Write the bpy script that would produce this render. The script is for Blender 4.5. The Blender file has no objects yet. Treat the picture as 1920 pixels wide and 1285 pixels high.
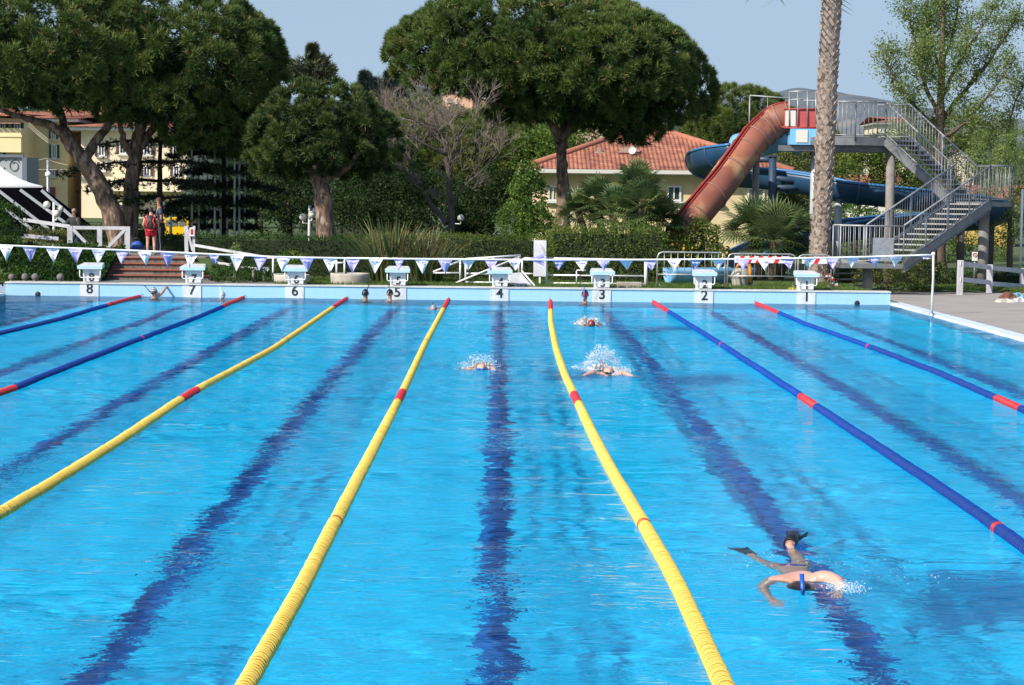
import bpy, math, random
import numpy as np
from mathutils import Vector, Matrix
R = math.radians
random.seed(7)
rng = np.random.default_rng(11)
sc = bpy.context.scene
col = sc.collection

# ------------------------------------------------------------------ camera
F, YAW, PITCH, ROLL, CAMX, CAMZ, D = 3897.5, -.0061442, -.0694039, .0113918, .0013, 2.50565, 50.7295
cam = bpy.data.cameras.new('camera')
camo = bpy.data.objects.new('camera', cam)
col.objects.link(camo)
sc.camera = camo
cam.sensor_width = 36
cam.lens = F / 1920 * 36
cam.clip_start = .1
cam.clip_end = 9000
CR = Matrix.Rotation(YAW, 3, 'Z') @ Matrix.Rotation(math.pi / 2 + PITCH, 3, 'X') @ Matrix.Rotation(ROLL, 3, 'Z')
camo.matrix_world = Matrix.Translation((CAMX, 0, CAMZ)) @ CR.to_4x4()

def ray(px, py):
    return CR @ Vector(((px - 960) / F, (642.5 - py) / F, -1))
def at(px, py, Y):
    d = ray(px, py)
    t = Y / d.y
    return Vector((CAMX + d.x * t, Y, CAMZ + d.z * t))
def hit(px, py, z=0.):
    d = ray(px, py)
    t = (z - CAMZ) / d.z
    return Vector((CAMX + d.x * t, d.y * t, z))
def pix(P):
    v = CR.transposed() @ (Vector(P) - Vector((CAMX, 0, CAMZ)))
    return 960 + F * v.x / -v.z, 642.5 - F * v.y / -v.z
def Zat(px, py, Y): return at(px, py, Y).z
def Xat(px, Y, py=400): return at(px, py, Y).x

# ------------------------------------------------------------------ sky, sun, exposure
SUN_AZ, SUN_EL = R(230), R(37)     # compass bearing of the sun (clockwise from +Y), its height
w = bpy.data.worlds.new("World"); sc.world = w; w.use_nodes = True
nt = w.node_tree
sky = nt.nodes.new('ShaderNodeTexSky'); sky.sky_type = 'NISHITA'; sky.sun_disc = False
sky.sun_elevation = SUN_EL; sky.sun_rotation = SUN_AZ
sky.air_density = 1.0; sky.dust_density = .8; sky.ozone_density = 1.5; sky.altitude = 0
# the hazy low sky is as blue as the sky some way up: look it up a little higher
tcw = nt.nodes.new('ShaderNodeTexCoord'); vm = nt.nodes.new('ShaderNodeVectorMath'); vm.operation = 'MULTIPLY_ADD'
vm.inputs[1].default_value = (1, 1, .8); vm.inputs[2].default_value = (0, 0, .16)
nt.links.new(tcw.outputs['Generated'], vm.inputs[0]); vn = nt.nodes.new('ShaderNodeVectorMath'); vn.operation = 'NORMALIZE'
nt.links.new(vm.outputs[0], vn.inputs[0]); nt.links.new(vn.outputs[0], sky.inputs[0])
# pale haze low in the sky, fading out by about 18 degrees up
sz = nt.nodes.new('ShaderNodeSeparateXYZ'); nt.links.new(tcw.outputs['Generated'], sz.inputs[0])
mr = nt.nodes.new('ShaderNodeMapRange'); mr.interpolation_type = 'SMOOTHSTEP'; mr.inputs[1].default_value = .04; mr.inputs[2].default_value = .32; mr.inputs[3].default_value = .85; mr.inputs[4].default_value = 0
nt.links.new(sz.outputs[2], mr.inputs[0]); hz = nt.nodes.new('ShaderNodeMix'); hz.data_type = 'RGBA'; hz.inputs[7].default_value = (2.28, 2.95, 3.72, 1)
nt.links.new(mr.outputs[0], hz.inputs[0]); nt.links.new(sky.outputs[0], hz.inputs[6])
nt.links.new(hz.outputs[2], nt.nodes['Background'].inputs[0])
nt.nodes['Background'].inputs[1].default_value = .14
sl = bpy.data.lights.new('sun', 'SUN'); sl.energy = 4.6; sl.angle = R(.5); sl.color = (1, .93, .82)
so = bpy.data.objects.new('sun', sl); col.objects.link(so)
sd = Vector((math.sin(SUN_AZ) * math.cos(SUN_EL), math.cos(SUN_AZ) * math.cos(SUN_EL), math.sin(SUN_EL)))
so.rotation_euler = sd.to_track_quat('Z', 'Y').to_euler(); so.location = sd * 200
sl.cycles.is_caustics_light = True
sc.view_settings.view_transform = 'Standard'; sc.view_settings.look = 'None'
sc.view_settings.exposure = 0.4; sc.view_settings.gamma = 1; sc.view_settings.use_curve_mapping = False
sc.cycles.use_denoising = True
sc.cycles.max_bounces = 8; sc.cycles.transparent_max_bounces = 12; sc.cycles.diffuse_bounces = 3
sc.cycles.sample_clamp_indirect = 6

# ------------------------------------------------------------------ helpers
def tag(o, label=None, cat=None, group=None, kind=None):
    if label: o['label'] = label
    if cat: o['category'] = cat
    if group: o['group'] = group
    if kind: o['kind'] = kind
    return o
def empty(name, loc, label=None, cat=None, group=None, kind=None):
    o = bpy.data.objects.new(name, None); o.location = loc; o.empty_display_size = .2
    col.objects.link(o)
    return tag(o, label, cat, group, kind)
def link(name, me, parent=None):
    o = bpy.data.objects.new(name, me); col.objects.link(o)
    if parent is not None:
        o.parent = parent
        o.matrix_parent_inverse = Matrix.Translation(-parent.location)
    return o
def npmesh(name, V, Fc, mat, smooth=False, attr=None):
    """V (n,3); Fc (m,k) one polygon size"""
    me = bpy.data.meshes.new(name)
    V = np.ascontiguousarray(V, dtype=np.float32); Fc = np.ascontiguousarray(Fc, dtype=np.int32)
    k = Fc.shape[1]
    me.vertices.add(len(V)); me.vertices.foreach_set('co', V.ravel())
    me.loops.add(Fc.size); me.loops.foreach_set('vertex_index', Fc.ravel())
    me.polygons.add(len(Fc)); me.polygons.foreach_set('loop_start', np.arange(0, Fc.size, k, dtype=np.int32))
    me.polygons.foreach_set('loop_total', np.full(len(Fc), k, dtype=np.int32))
    if smooth: me.polygons.foreach_set('use_smooth', np.ones(len(Fc), dtype=bool))
    me.update(calc_edges=True)
    if attr is not None:
        a = me.attributes.new('tint', 'FLOAT', 'POINT'); a.data.foreach_set('value', np.ascontiguousarray(attr, dtype=np.float32))
    if mat is not None: me.materials.append(mat)
    return me

class MB:
    def __init__(s): s.v = []; s.f = []; s.m = []; s.mi = 0; s.sm = []; s.smooth = False
    def face(s, *ids): s.f.append(ids); s.m.append(s.mi); s.sm.append(s.smooth)
    def add(s, pts):
        n = len(s.v); s.v.extend([tuple(p) for p in pts]); return n
    def poly(s, pts):
        n = s.add(pts); s.face(*range(n, n + len(pts))); return s
    def hexa(s, a, b):
        """two quads a,b (4 pts each, same order) joined"""
        n = s.add(list(a) + list(b))
        s.face(n + 3, n + 2, n + 1, n); s.face(n + 4, n + 5, n + 6, n + 7)
        for i in range(4):
            j = (i + 1) % 4; s.face(n + i, n + j, n + 4 + j, n + 4 + i)
        return s
    def box(s, c, d, rz=0., bev=0.):
        cx, cy, cz = c; hx, hy, hz = d[0] / 2, d[1] / 2, d[2] / 2
        cr, sr = math.cos(rz), math.sin(rz)
        def P(x, y, z): return (cx + x * cr - y * sr, cy + x * sr + y * cr, cz + z)
        if bev:
            b = bev
            ring = [(-hx + b, -hy), (hx - b, -hy), (hx, -hy + b), (hx, hy - b), (hx - b, hy), (-hx + b, hy), (-hx, hy - b), (-hx, -hy + b)]
            ins = [(x * (1 - b / hx) , y * (1 - b / hy)) for x, y in ring]
            n = s.add([P(x, y, -hz) for x, y in ins] + [P(x, y, -hz + b) for x, y in ring] + [P(x, y, hz - b) for x, y in ring] + [P(x, y, hz) for x, y in ins])
            s.face(*[n + 7 - i for i in range(8)]); s.face(*[n + 24 + i for i in range(8)])
            for r in range(3):
                for i in range(8):
                    j = (i + 1) % 8; s.face(n + r * 8 + i, n + r * 8 + j, n + r * 8 + 8 + j, n + r * 8 + 8 + i)
            return s
        return s.hexa([P(-hx, -hy, -hz), P(hx, -hy, -hz), P(hx, hy, -hz), P(-hx, hy, -hz)], [P(-hx, -hy, hz), P(hx, -hy, hz), P(hx, hy, hz), P(-hx, hy, hz)])
    def beam(s, p, q, wd, ht, up=(0, 0, 1)):
        p, q = Vector(p), Vector(q); d = (q - p).normalized(); u = Vector(up)
        sx = d.cross(u)
        if sx.length < 1e-4: sx = d.cross(Vector((0, 1, 0)))
        sx.normalize(); u = sx.cross(d)
        sx *= wd / 2; u *= ht / 2
        return s.hexa([p - sx - u, p + sx - u, p + sx + u, p - sx + u][::-1], [q - sx - u, q + sx - u, q + sx + u, q - sx + u][::-1])
    def tube(s, pts, r, n=8, caps=True, closed=False):
        pts = [Vector(p) for p in pts]; N = len(pts)
        rr = r if hasattr(r, '__len__') else [r] * N
        prev = None; base = len(s.v)
        for i, p in enumerate(pts):
            if closed: d = pts[(i + 1) % N] - pts[i - 1]
            else: d = pts[min(i + 1, N - 1)] - pts[max(i - 1, 0)]
            if d.length < 1e-9: d = Vector((0, 0, 1))
            d.normalize()
            if prev is None:
                a = Vector((0, 0, 1)) if abs(d.z) < .9 else Vector((1, 0, 0))
                prev = d.cross(a).normalized()
            a = (prev - d * prev.dot(d))
            if a.length < 1e-6: a = d.orthogonal()
            a.normalize(); prev = a; b = d.cross(a)
            for k in range(n):
                t = 2 * math.pi * k / n
                s.v.append(tuple(p + (a * math.cos(t) + b * math.sin(t)) * rr[i]))
        sm, s.smooth = s.smooth, True
        for i in range(N if closed else N - 1):
            j = (i + 1) % N
            for k in range(n):
                l = (k + 1) % n
                s.face(base + i * n + k, base + i * n + l, base + j * n + l, base + j * n + k)
        s.smooth = sm
        if caps and not closed:
            s.face(*[base + n - 1 - k for k in range(n)]); s.face(*[base + (N - 1) * n + k for k in range(n)])
        return s
    def cyl(s, p, q, r, n=12, r2=None): return s.tube([p, q], [r, r if r2 is None else r2], n)
    def lathe(s, c, prof, n=16, axis=(0, 0, 1)):
        ax = Vector(axis).normalized(); a = ax.orthogonal().normalized(); b = ax.cross(a); c = Vector(c)
        base = len(s.v)
        for r, h in prof:
            for k in range(n):
                t = 2 * math.pi * k / n
                s.v.append(tuple(c + ax * h + (a * math.cos(t) + b * math.sin(t)) * r))
        sm, s.smooth = s.smooth, True
        for i in range(len(prof) - 1):
            for k in range(n):
                l = (k + 1) % n
                s.face(base + i * n + k, base + i * n + l, base + (i + 1) * n + l, base + (i + 1) * n + k)
        s.smooth = sm
        return s
    def ball(s, c, r, n=10, m=7, jit=0.):
        rx, ry, rz = r if hasattr(r, '__len__') else (r, r, r)
        base = len(s.v); c = Vector(c)
        sm, s.smooth = s.smooth, True
        s.v.append(tuple(c + Vector((0, 0, -rz))))
        for i in range(1, m):
            ph = -math.pi / 2 + math.pi * i / m
            for k in range(n):
                t = 2 * math.pi * k / n; j = 1 + (random.random() - .5) * jit
                s.v.append((c.x + rx * math.cos(ph) * math.cos(t) * j, c.y + ry * math.cos(ph) * math.sin(t) * j, c.z + rz * math.sin(ph) * j))
        s.v.append(tuple(c + Vector((0, 0, rz)))); top = len(s.v) - 1
        for k in range(n):
            l = (k + 1) % n
            s.face(base, base + 1 + l, base + 1 + k); s.face(top, top - n + k, top - n + l)
            for i in range(m - 2):
                o = base + 1 + i * n; s.face(o + k, o + l, o + n + l, o + n + k)
        s.smooth = sm
        return s
    def mesh(s, name, mats):
        me = bpy.data.meshes.new(name); me.from_pydata(s.v, [], s.f)
        mats = mats if isinstance(mats, (list, tuple)) else [mats]
        for m in mats: me.materials.append(m)
        me.polygons.foreach_set('material_index', s.m); me.polygons.foreach_set('use_smooth', s.sm)
        me.update(); return me
    def build(s, name, mats, parent=None):
        return link(name, s.mesh(name, mats), parent)

# materials ---------------------------------------------------------
MC = {}
def mat(name, c, rough=.6, metal=0., c2=None, scale=4., detail=4., bump=0., bscale=None, spec=.5, contrast=(.35, .65), sub=0., stretch=None, c3=None, c3pos=.62, c3scale=None, trans=0., coat=0.):
    if name in MC: return MC[name]
    m = bpy.data.materials.new(name); m.use_nodes = True; MC[name] = m
    nt = m.node_tree; N = nt.nodes; L = nt.links; b = N['Principled BSDF']
    b.inputs['Base Color'].default_value = (*c, 1); b.inputs['Roughness'].default_value = rough
    b.inputs['Metallic'].default_value = metal; b.inputs['Specular IOR Level'].default_value = spec
    if coat: b.inputs['Coat Weight'].default_value = coat
    tc = N.new('ShaderNodeTexCoord'); src = tc.outputs['Object']
    if stretch:
        mp = N.new('ShaderNodeMapping'); mp.inputs['Scale'].default_value = stretch; L.new(src, mp.inputs[0]); src = mp.outputs[0]
    if c2 is not None:
        nz = N.new('ShaderNodeTexNoise'); nz.inputs['Scale'].default_value = scale; nz.inputs['Detail'].default_value = detail; L.new(src, nz.inputs[0])
        rp = N.new('ShaderNodeMapRange'); rp.inputs[1].default_value = contrast[0]; rp.inputs[2].default_value = contrast[1]; L.new(nz.outputs[0], rp.inputs[0])
        mx = N.new('ShaderNodeMix'); mx.data_type = 'RGBA'; mx.inputs[6].default_value = (*c, 1); mx.inputs[7].default_value = (*c2, 1)
        L.new(rp.outputs[0], mx.inputs[0]); out = mx.outputs[2]
        if c3 is not None:
            nz3 = N.new('ShaderNodeTexNoise'); nz3.inputs['Scale'].default_value = c3scale or scale * .3; nz3.inputs['Detail'].default_value = 6; L.new(src, nz3.inputs[0])
            r3 = N.new('ShaderNodeMapRange'); r3.inputs[1].default_value = c3pos - .06; r3.inputs[2].default_value = c3pos + .06; L.new(nz3.outputs[0], r3.inputs[0])
            m3 = N.new('ShaderNodeMix'); m3.data_type = 'RGBA'; L.new(out, m3.inputs[6]); m3.inputs[7].default_value = (*c3, 1); L.new(r3.outputs[0], m3.inputs[0]); out = m3.outputs[2]
        L.new(out, b.inputs['Base Color'])
    if bump:
        nb = N.new('ShaderNodeTexNoise'); nb.inputs['Scale'].default_value = bscale or scale * 2; nb.inputs['Detail'].default_value = 5; L.new(src, nb.inputs[0])
        bp = N.new('ShaderNodeBump'); bp.inputs['Strength'].default_value = min(1, bump * 10); bp.inputs['Distance'].default_value = bump; L.new(nb.outputs[0], bp.inputs['Height']); L.new(bp.outputs[0], b.inputs['Normal'])
    return m
def leafmat(name, cols, rough=.55, transl=.25, spec=.3):
    """colour by the per-tuft attribute 'tint' through a ramp of (pos, colour)"""
    m = bpy.data.materials.new(name); m.use_nodes = True; MC[name] = m
    nt = m.node_tree; N = nt.nodes; L = nt.links; b = N['Principled BSDF']
    at_ = N.new('ShaderNodeAttribute'); at_.attribute_name = 'tint'
    cr = N.new('ShaderNodeValToRGB'); e = cr.color_ramp.elements
    while len(e) < len(cols): e.new(.5)
    for i, (p, c) in enumerate(cols): e[i].position = p; e[i].color = (*c, 1)
    L.new(at_.outputs['Fac'], cr.inputs[0]); L.new(cr.outputs[0], b.inputs['Base Color'])
    b.inputs['Roughness'].default_value = rough; b.inputs['Specular IOR Level'].default_value = spec
    if transl:
        t = N.new('ShaderNodeBsdfTranslucent'); ms = N.new('ShaderNodeMixShader'); ms.inputs[0].default_value = transl
        hs = N.new('ShaderNodeHueSaturation'); hs.inputs['Value'].default_value = 1.6; hs.inputs['Hue'].default_value = .485; L.new(cr.outputs[0], hs.inputs['Color']); L.new(hs.outputs[0], t.inputs[0])
        L.new(b.outputs[0], ms.inputs[1]); L.new(t.outputs[0], ms.inputs[2]); L.new(ms.outputs[0], N['Material Output'].inputs[0])
    return m

white_paint = mat('white_paint', (.78, .78, .76), .45, c2=(.62, .62, .58), scale=3, contrast=(.5, .8))
galv = mat('galvanised_steel', (.42, .44, .46), .42, .55, c2=(.30, .32, .34), scale=9)
black_paint = mat('black_paint', (.015, .015, .018), .5)
# ------------------------------------------------------------------ pool
XL, XR = -12.05, 9.55
Y0 = D - 50
WT = Zat(361, 532.5, D)           # top of the end wall
DEPTH = -2.2
def tilemat(name, c, c2, grout, sx=.25, sz=.25, gw=.02):
    m = bpy.data.materials.new(name); m.use_nodes = True
    nt = m.node_tree; N = nt.nodes; L = nt.links; b = N['Principled BSDF']; b.inputs['Roughness'].default_value = .3
    tc = N.new('ShaderNodeTexCoord'); mp = N.new('ShaderNodeMapping'); L.new(tc.outputs['Object'], mp.inputs[0])
    sp = N.new('ShaderNodeSeparateXYZ'); L.new(mp.outputs[0], sp.inputs[0])
    outs = []
    for ax, s in ((0, sx), (1, sx), (2, sz)):
        a = N.new('ShaderNodeMath'); a.operation = 'PINGPONG'; a.inputs[1].default_value = s / 2; L.new(sp.outputs[ax], a.inputs[0])
        l = N.new('ShaderNodeMath'); l.operation = 'LESS_THAN'; l.inputs[1].default_value = gw / 2; L.new(a.outputs[0], l.inputs[0]); outs.append(l)
    ge = N.new('ShaderNodeNewGeometry'); ab = N.new('ShaderNodeVectorMath'); ab.operation = 'ABSOLUTE'; L.new(ge.outputs['Normal'], ab.inputs[0])
    sn = N.new('ShaderNodeSeparateXYZ'); L.new(ab.outputs[0], sn.inputs[0]); fac = None
    for i in range(3):
        om = N.new('ShaderNodeMath'); om.operation = 'LESS_THAN'; om.inputs[1].default_value = .5; L.new(sn.outputs[i], om.inputs[0])
        mu = N.new('ShaderNodeMath'); mu.operation = 'MULTIPLY'; L.new(om.outputs[0], mu.inputs[0]); L.new(outs[i].outputs[0], mu.inputs[1])
        if fac is None: fac = mu.outputs[0]
        else:
            mm = N.new('ShaderNodeMath'); mm.operation = 'MAXIMUM'; L.new(fac, mm.inputs[0]); L.new(mu.outputs[0], mm.inputs[1]); fac = mm.outputs[0]
    nz = N.new('ShaderNodeTexNoise'); nz.inputs['Scale'].default_value = 1.3; nz.inputs['Detail'].default_value = 5; L.new(tc.outputs['Object'], nz.inputs[0])
    mx = N.new('ShaderNodeMix'); mx.data_type = 'RGBA'; mx.inputs[6].default_value = (*c, 1); mx.inputs[7].default_value = (*c2, 1); L.new(nz.outputs[0], mx.inputs[0])
    m2 = N.new('ShaderNodeMix'); m2.data_type = 'RGBA'; L.new(mx.outputs[2], m2.inputs[6]); m2.inputs[7].default_value = (*grout, 1); L.new(fac, m2.inputs[0])
    L.new(m2.outputs[2], b.inputs['Base Color'])
    return m
tile_wall = tilemat('pale_blue_tile', (.33, .56, .73), (.36, .58, .75), (.305, .53, .70), .25, .12, .012)
tile_floor = tilemat('pool_floor_tile', (.004, .60, .97), (.006, .65, .98), (.003, .55, .95), .25, .25, .015)
line_mat = mat('lane_line_tile', (.002, .13, .46), .4, c2=(.003, .15, .50), scale=3)

b = MB(); b.poly([(XL, Y0, DEPTH), (XR, Y0, DEPTH), (XR, D, DEPTH), (XL, D, DEPTH)])
flo = b.build('pool_floor', tile_floor); tag(flo, kind='structure'); flo.cycles.is_caustics_receiver = True
b = MB()
for k in range(8):
    x = 7.5 - 2.5 * k + .0
    b.poly([(x - .125, Y0 + 2, DEPTH + .004), (x + .125, Y0 + 2, DEPTH + .004), (x + .125, D - 2, DEPTH + .004), (x - .125, D - 2, DEPTH + .004)])
    for y in (Y0 + 1.75, D - 2): b.poly([(x - .5, y, DEPTH + .004), (x + .5, y, DEPTH + .004), (x + .5, y + .25, DEPTH + .004), (x - .5, y + .25, DEPTH + .004)])
lm = b.build('pool_floor_markings', line_mat); tag(lm, kind='structure'); lm.cycles.is_caustics_receiver = True
# side and near walls (tile below, a white overflow kerb on top), far wall that stands proud of the water
b = MB()
b.poly([(XL, D, DEPTH), (XL, D, -.02), (XL, Y0, -.02), (XL, Y0, DEPTH)])
b.poly([(XR, Y0, DEPTH), (XR, Y0, -.02), (XR, D, -.02), (XR, D, DEPTH)])
b.poly([(XL, Y0, DEPTH), (XL, Y0, -.02), (XR, Y0, -.02), (XR, Y0, DEPTH)])
o = b.build('pool_side_walls', tile_wall); tag(o, kind='structure')
b = MB()
b.hexa([(XL, D, DEPTH), (XR, D, DEPTH), (XR, D + .45, DEPTH), (XL, D + .45, DEPTH)], [(XL, D, WT - .03), (XR, D, WT - .03), (XR, D + .45, WT - .03), (XL, D + .45, WT - .03)])
o = b.build('pool_end_wall', tile_wall); tag(o, kind='structure')
cope = mat('coping_stone', (.62, .60, .55), .7, c2=(.5, .48, .43), scale=5)
b = MB(); b.box(((XL + XR) / 2, D + .22, WT - .014), (XR - XL + .03, .50, .03)); o = b.build('pool_end_coping', cope); tag(o, kind='structure')
kerb = mat('white_overflow_kerb', (.66, .74, .80), .5, c2=(.55, .62, .68), scale=3)
b = MB()
b.hexa([(XR, Y0 - .4, -.02), (XR + .32, Y0 - .4, -.02), (XR + .32, D + .6, -.02), (XR, D - .003, -.02)], [(XR + .02, Y0 - .4, .045), (XR + .32, Y0 - .4, .055), (XR + .32, D + .6, .055), (XR + .02, D - .003, .045)])
b.hexa([(XL - .32, Y0 - .4, -.02), (XL, Y0 - .4, -.02), (XL, D, -.02), (XL - .32, D, -.02)], [(XL - .32, Y0 - .4, .055), (XL - .02, Y0 - .4, .045), (XL - .02, D, .045), (XL - .32, D, .055)])
b.hexa([(XL, Y0 - .4, -.02), (XR, Y0 - .4, -.02), (XR, Y0, -.02), (XL, Y0, -.02)], [(XL, Y0 - .4, .055), (XR, Y0 - .4, .055), (XR, Y0 - .02, .045), (XL, Y0 - .02, .045)])
o = b.build('pool_kerb', kerb); tag(o, kind='structure')

# water: a real wave surface that refracts and reflects
def fnoise(x, y, lmin, lmax, n, seed, slope, spread=math.pi, aim=math.pi / 2):
    g = np.random.default_rng(seed); z = np.zeros_like(x)
    for i in range(n):
        lam = lmin * (lmax / lmin) ** ((i + g.random()) / n); k = 2 * math.pi / lam
        th = aim + g.normal() * spread
        z += slope / k * np.sin(k * (x * math.cos(th) + y * math.sin(th)) + g.random() * 6.28 + .6 * np.sin(.31 * x * (1 + i % 3) + .23 * y * (1 + i % 4) + i))
    return z
swimmers = [(hit(1103, 612), .9), (hit(900, 697), 1.0), (hit(1138, 702), 1.2), (hit(1500, 1085), .9), (hit(830, 580), .6)]
def water_z(x, y):
    m = .55 + .45 * np.sin(.43 * x + .9 * np.sin(.21 * y + .3 * x)) * np.sin(.33 * y + 1.3 * np.sin(.37 * x + .15 * y) + 1)
    m = np.clip(m + .35 / (1 + np.exp(-(y - 24) / 4)) + .3 / (1 + np.exp((x + 3) / 1.5)) * (y > 18), .15, 1.35)
    m2 = .5 + .5 * np.sin(.9 * x + 1.7 * np.sin(.5 * y + 2) + .4) * np.sin(.7 * y - .5 * x + 1.1 * np.sin(.8 * x))
    z = fnoise(x, y, .15, .5, 26, 5, .0044, .8) * (.25 + m * 1.1) + fnoise(x, y, .5, 1.6, 16, 6, .0044, .9) * (.5 + .5 * m2) + fnoise(x, y, 1.6, 5, 9, 8, .0022, 1.2)
    z += fnoise(x, y, .13, .30, 16, 9, .003, .4) * np.clip(m2 * m * 1.3 - .15, 0, 1)
    for p, s in swimmers:
        d = np.hypot(x - p.x, (y - p.y) * .8)
        z += fnoise(x, y, .4, 1.0, 12, 21, .003, 2) * np.exp(-(d / (1.1 * s)) ** 2) + .0006 * s * np.sin(d * 8) * np.exp(-d / 1.6)
    return z
ys = [Y0]
while ys[-1] < D: ys.append(ys[-1] + (.06 if ys[-1] < 8 else .026 + .00105 * (ys[-1] - 8)))
ys[-1] = D
ys = np.array(ys); xs = np.linspace(XL, XR, 560)
xx, yy = np.meshgrid(xs, ys)
zz = water_z(xx, yy)
nx_, ny_ = len(xs), len(ys)
idx = np.arange(nx_ * ny_).reshape(ny_, nx_)
Q = np.stack([idx[:-1, :-1], idx[:-1, 1:], idx[1:, 1:], idx[1:, :-1]], -1).reshape(-1, 4)
wm = bpy.data.materials.new('pool_water'); wm.use_nodes = True; nt = wm.node_tree; N = nt.nodes; L = nt.links; N.remove(N['Principled BSDF'])
rf = N.new('ShaderNodeBsdfRefraction'); rf.inputs['IOR'].default_value = 1.33; rf.inputs['Roughness'].default_value = 0; rf.inputs['Color'].default_value = (.86, .985, 1, 1)
gl = N.new('ShaderNodeBsdfGlossy'); gl.inputs['Roughness'].default_value = .02; gl.inputs['Color'].default_value = (.95, .97, 1, 1)
fr = N.new('ShaderNodeFresnel'); fr.inputs['IOR'].default_value = 1.33
fm_ = N.new('ShaderNodeMath'); fm_.operation = 'MULTIPLY'; fm_.inputs[1].default_value = .48; L.new(fr.outputs[0], fm_.inputs[0])
mxs = N.new('ShaderNodeMixShader'); L.new(fm_.outputs[0], mxs.inputs[0]); L.new(rf.outputs[0], mxs.inputs[1]); L.new(gl.outputs[0], mxs.inputs[2])
tc = N.new('ShaderNodeTexCoord'); mp = N.new('ShaderNodeMapping'); mp.inputs['Scale'].default_value = (7, 13, 1); L.new(tc.outputs['Object'], mp.inputs[0])
nz = N.new('ShaderNodeTexNoise'); nz.inputs['Scale'].default_value = 1; nz.inputs['Detail'].default_value = 3; L.new(mp.outputs[0], nz.inputs[0])
def wnoise(scl, det, rgh=.5, dist=0.):
    mp_ = N.new('ShaderNodeMapping'); mp_.inputs['Scale'].default_value = scl; mp_.inputs['Rotation'].default_value = (0, 0, .08 * scl[1] % .5 - .2); L.new(tc.outputs['Object'], mp_.inputs[0])
    n_ = N.new('ShaderNodeTexNoise'); n_.inputs['Scale'].default_value = 1; n_.inputs['Detail'].default_value = det; n_.inputs['Roughness'].default_value = rgh; n_.inputs['Distortion'].default_value = dist; L.new(mp_.outputs[0], n_.inputs[0]); return n_.outputs[0]
def mth(op, a, c_):
    q = N.new('ShaderNodeMath'); q.operation = op
    for i_, v_ in enumerate((a, c_)):
        if hasattr(v_, 'links'): L.new(v_, q.inputs[i_])
        else: q.inputs[i_].default_value = v_
    return q.outputs[0]
big = wnoise((1.5, 3.4, 1), 2, .5, .4); fine = wnoise((5, 11, 1), 3, .55, .5); patch = wnoise((.22, .42, 1), 2); patch2 = wnoise((.6, .9, 1), 1)
pf_ = mth('ADD', .35, mth('MULTIPLY', mth('MAXIMUM', mth('SUBTRACT', patch, .42), 0.), 11.)); pf2_ = mth('ADD', .5, mth('MULTIPLY', mth('MAXIMUM', mth('SUBTRACT', patch2, .42), 0.), 5.))
hgt = mth('ADD', mth('MULTIPLY', mth('MULTIPLY', fine, .0088), pf_), mth('MULTIPLY', mth('MULTIPLY', big, .019), pf2_))
bp = N.new('ShaderNodeBump'); bp.inputs['Strength'].default_value = 1; bp.inputs['Distance'].default_value = 1; L.new(hgt, bp.inputs['Height'])
for n_ in (rf, gl, fr): L.new(bp.outputs[0], n_.inputs['Normal'])
L.new(mxs.outputs[0], N['Material Output'].inputs[0])
me = npmesh('water', np.stack([xx, yy, zz], -1).reshape(-1, 3), Q, wm, True)
wo = link('water', me); tag(wo, kind='structure'); wo.cycles.is_caustics_caster = True

# ------------------------------------------------------------------ starting blocks
blk_blue = mat('block_pale_blue', (.46, .66, .75), .5, c2=(.54, .70, .77), scale=6)
blk_white = mat('block_white', (.64, .65, .66), .5, c2=(.50, .52, .53), scale=4, contrast=(.45, .7), c3=(.40, .38, .33), c3pos=.66, c3scale=7, stretch=(2.5, 1, .7))
numcol = mat('number_black', (.02, .022, .03), .5)
steel = mat('stainless', (.55, .56, .58), .28, .9)
def textmesh(s, size, mt, bold=.0):
    cu = bpy.data.curves.new('lettering', 'FONT'); cu.body = s; cu.size = size; cu.align_x = 'CENTER'; cu.align_y = 'CENTER'; cu.extrude = .003; cu.offset = bold; cu.resolution_u = 4
    t = bpy.data.objects.new('tmp', cu); col.objects.link(t); dg = bpy.context.evaluated_depsgraph_get(); dg.update()
    me = bpy.data.meshes.new_from_object(t.evaluated_get(dg)); bpy.data.objects.remove(t); bpy.data.curves.remove(cu)
    me.name = 'lettering'; me.materials.clear(); me.materials.append(mt)
    return me
def textobj(s, size, loc, mt, parent, rz=0., bold=.006, name='number', sx=1., rx=math.pi / 2):
    o = bpy.data.objects.new(name, textmesh(s, size, mt, bold)); col.objects.link(o)
    o.parent = parent; o.matrix_parent_inverse = Matrix.Translation(-parent.location)
    o.location = loc; o.rotation_euler = (rx, 0, rz); o.scale = (sx, 1, 1); return o
BL = ['white starting block numbered one, nearest the palm trunk and slide tower', 'white starting block numbered two, in front of the blue splash basin', 'white starting block numbered three, beside the swimmer with the blue snorkel',
      'white starting block numbered four, in front of the white sloping slab', 'white starting block numbered five, in front of the flax clumps', 'white starting block numbered six, in front of a round concrete tub', 'white starting block numbered seven, at the right end of the stairs', 'white starting block numbered eight, at the left end of the stairs']
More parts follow.
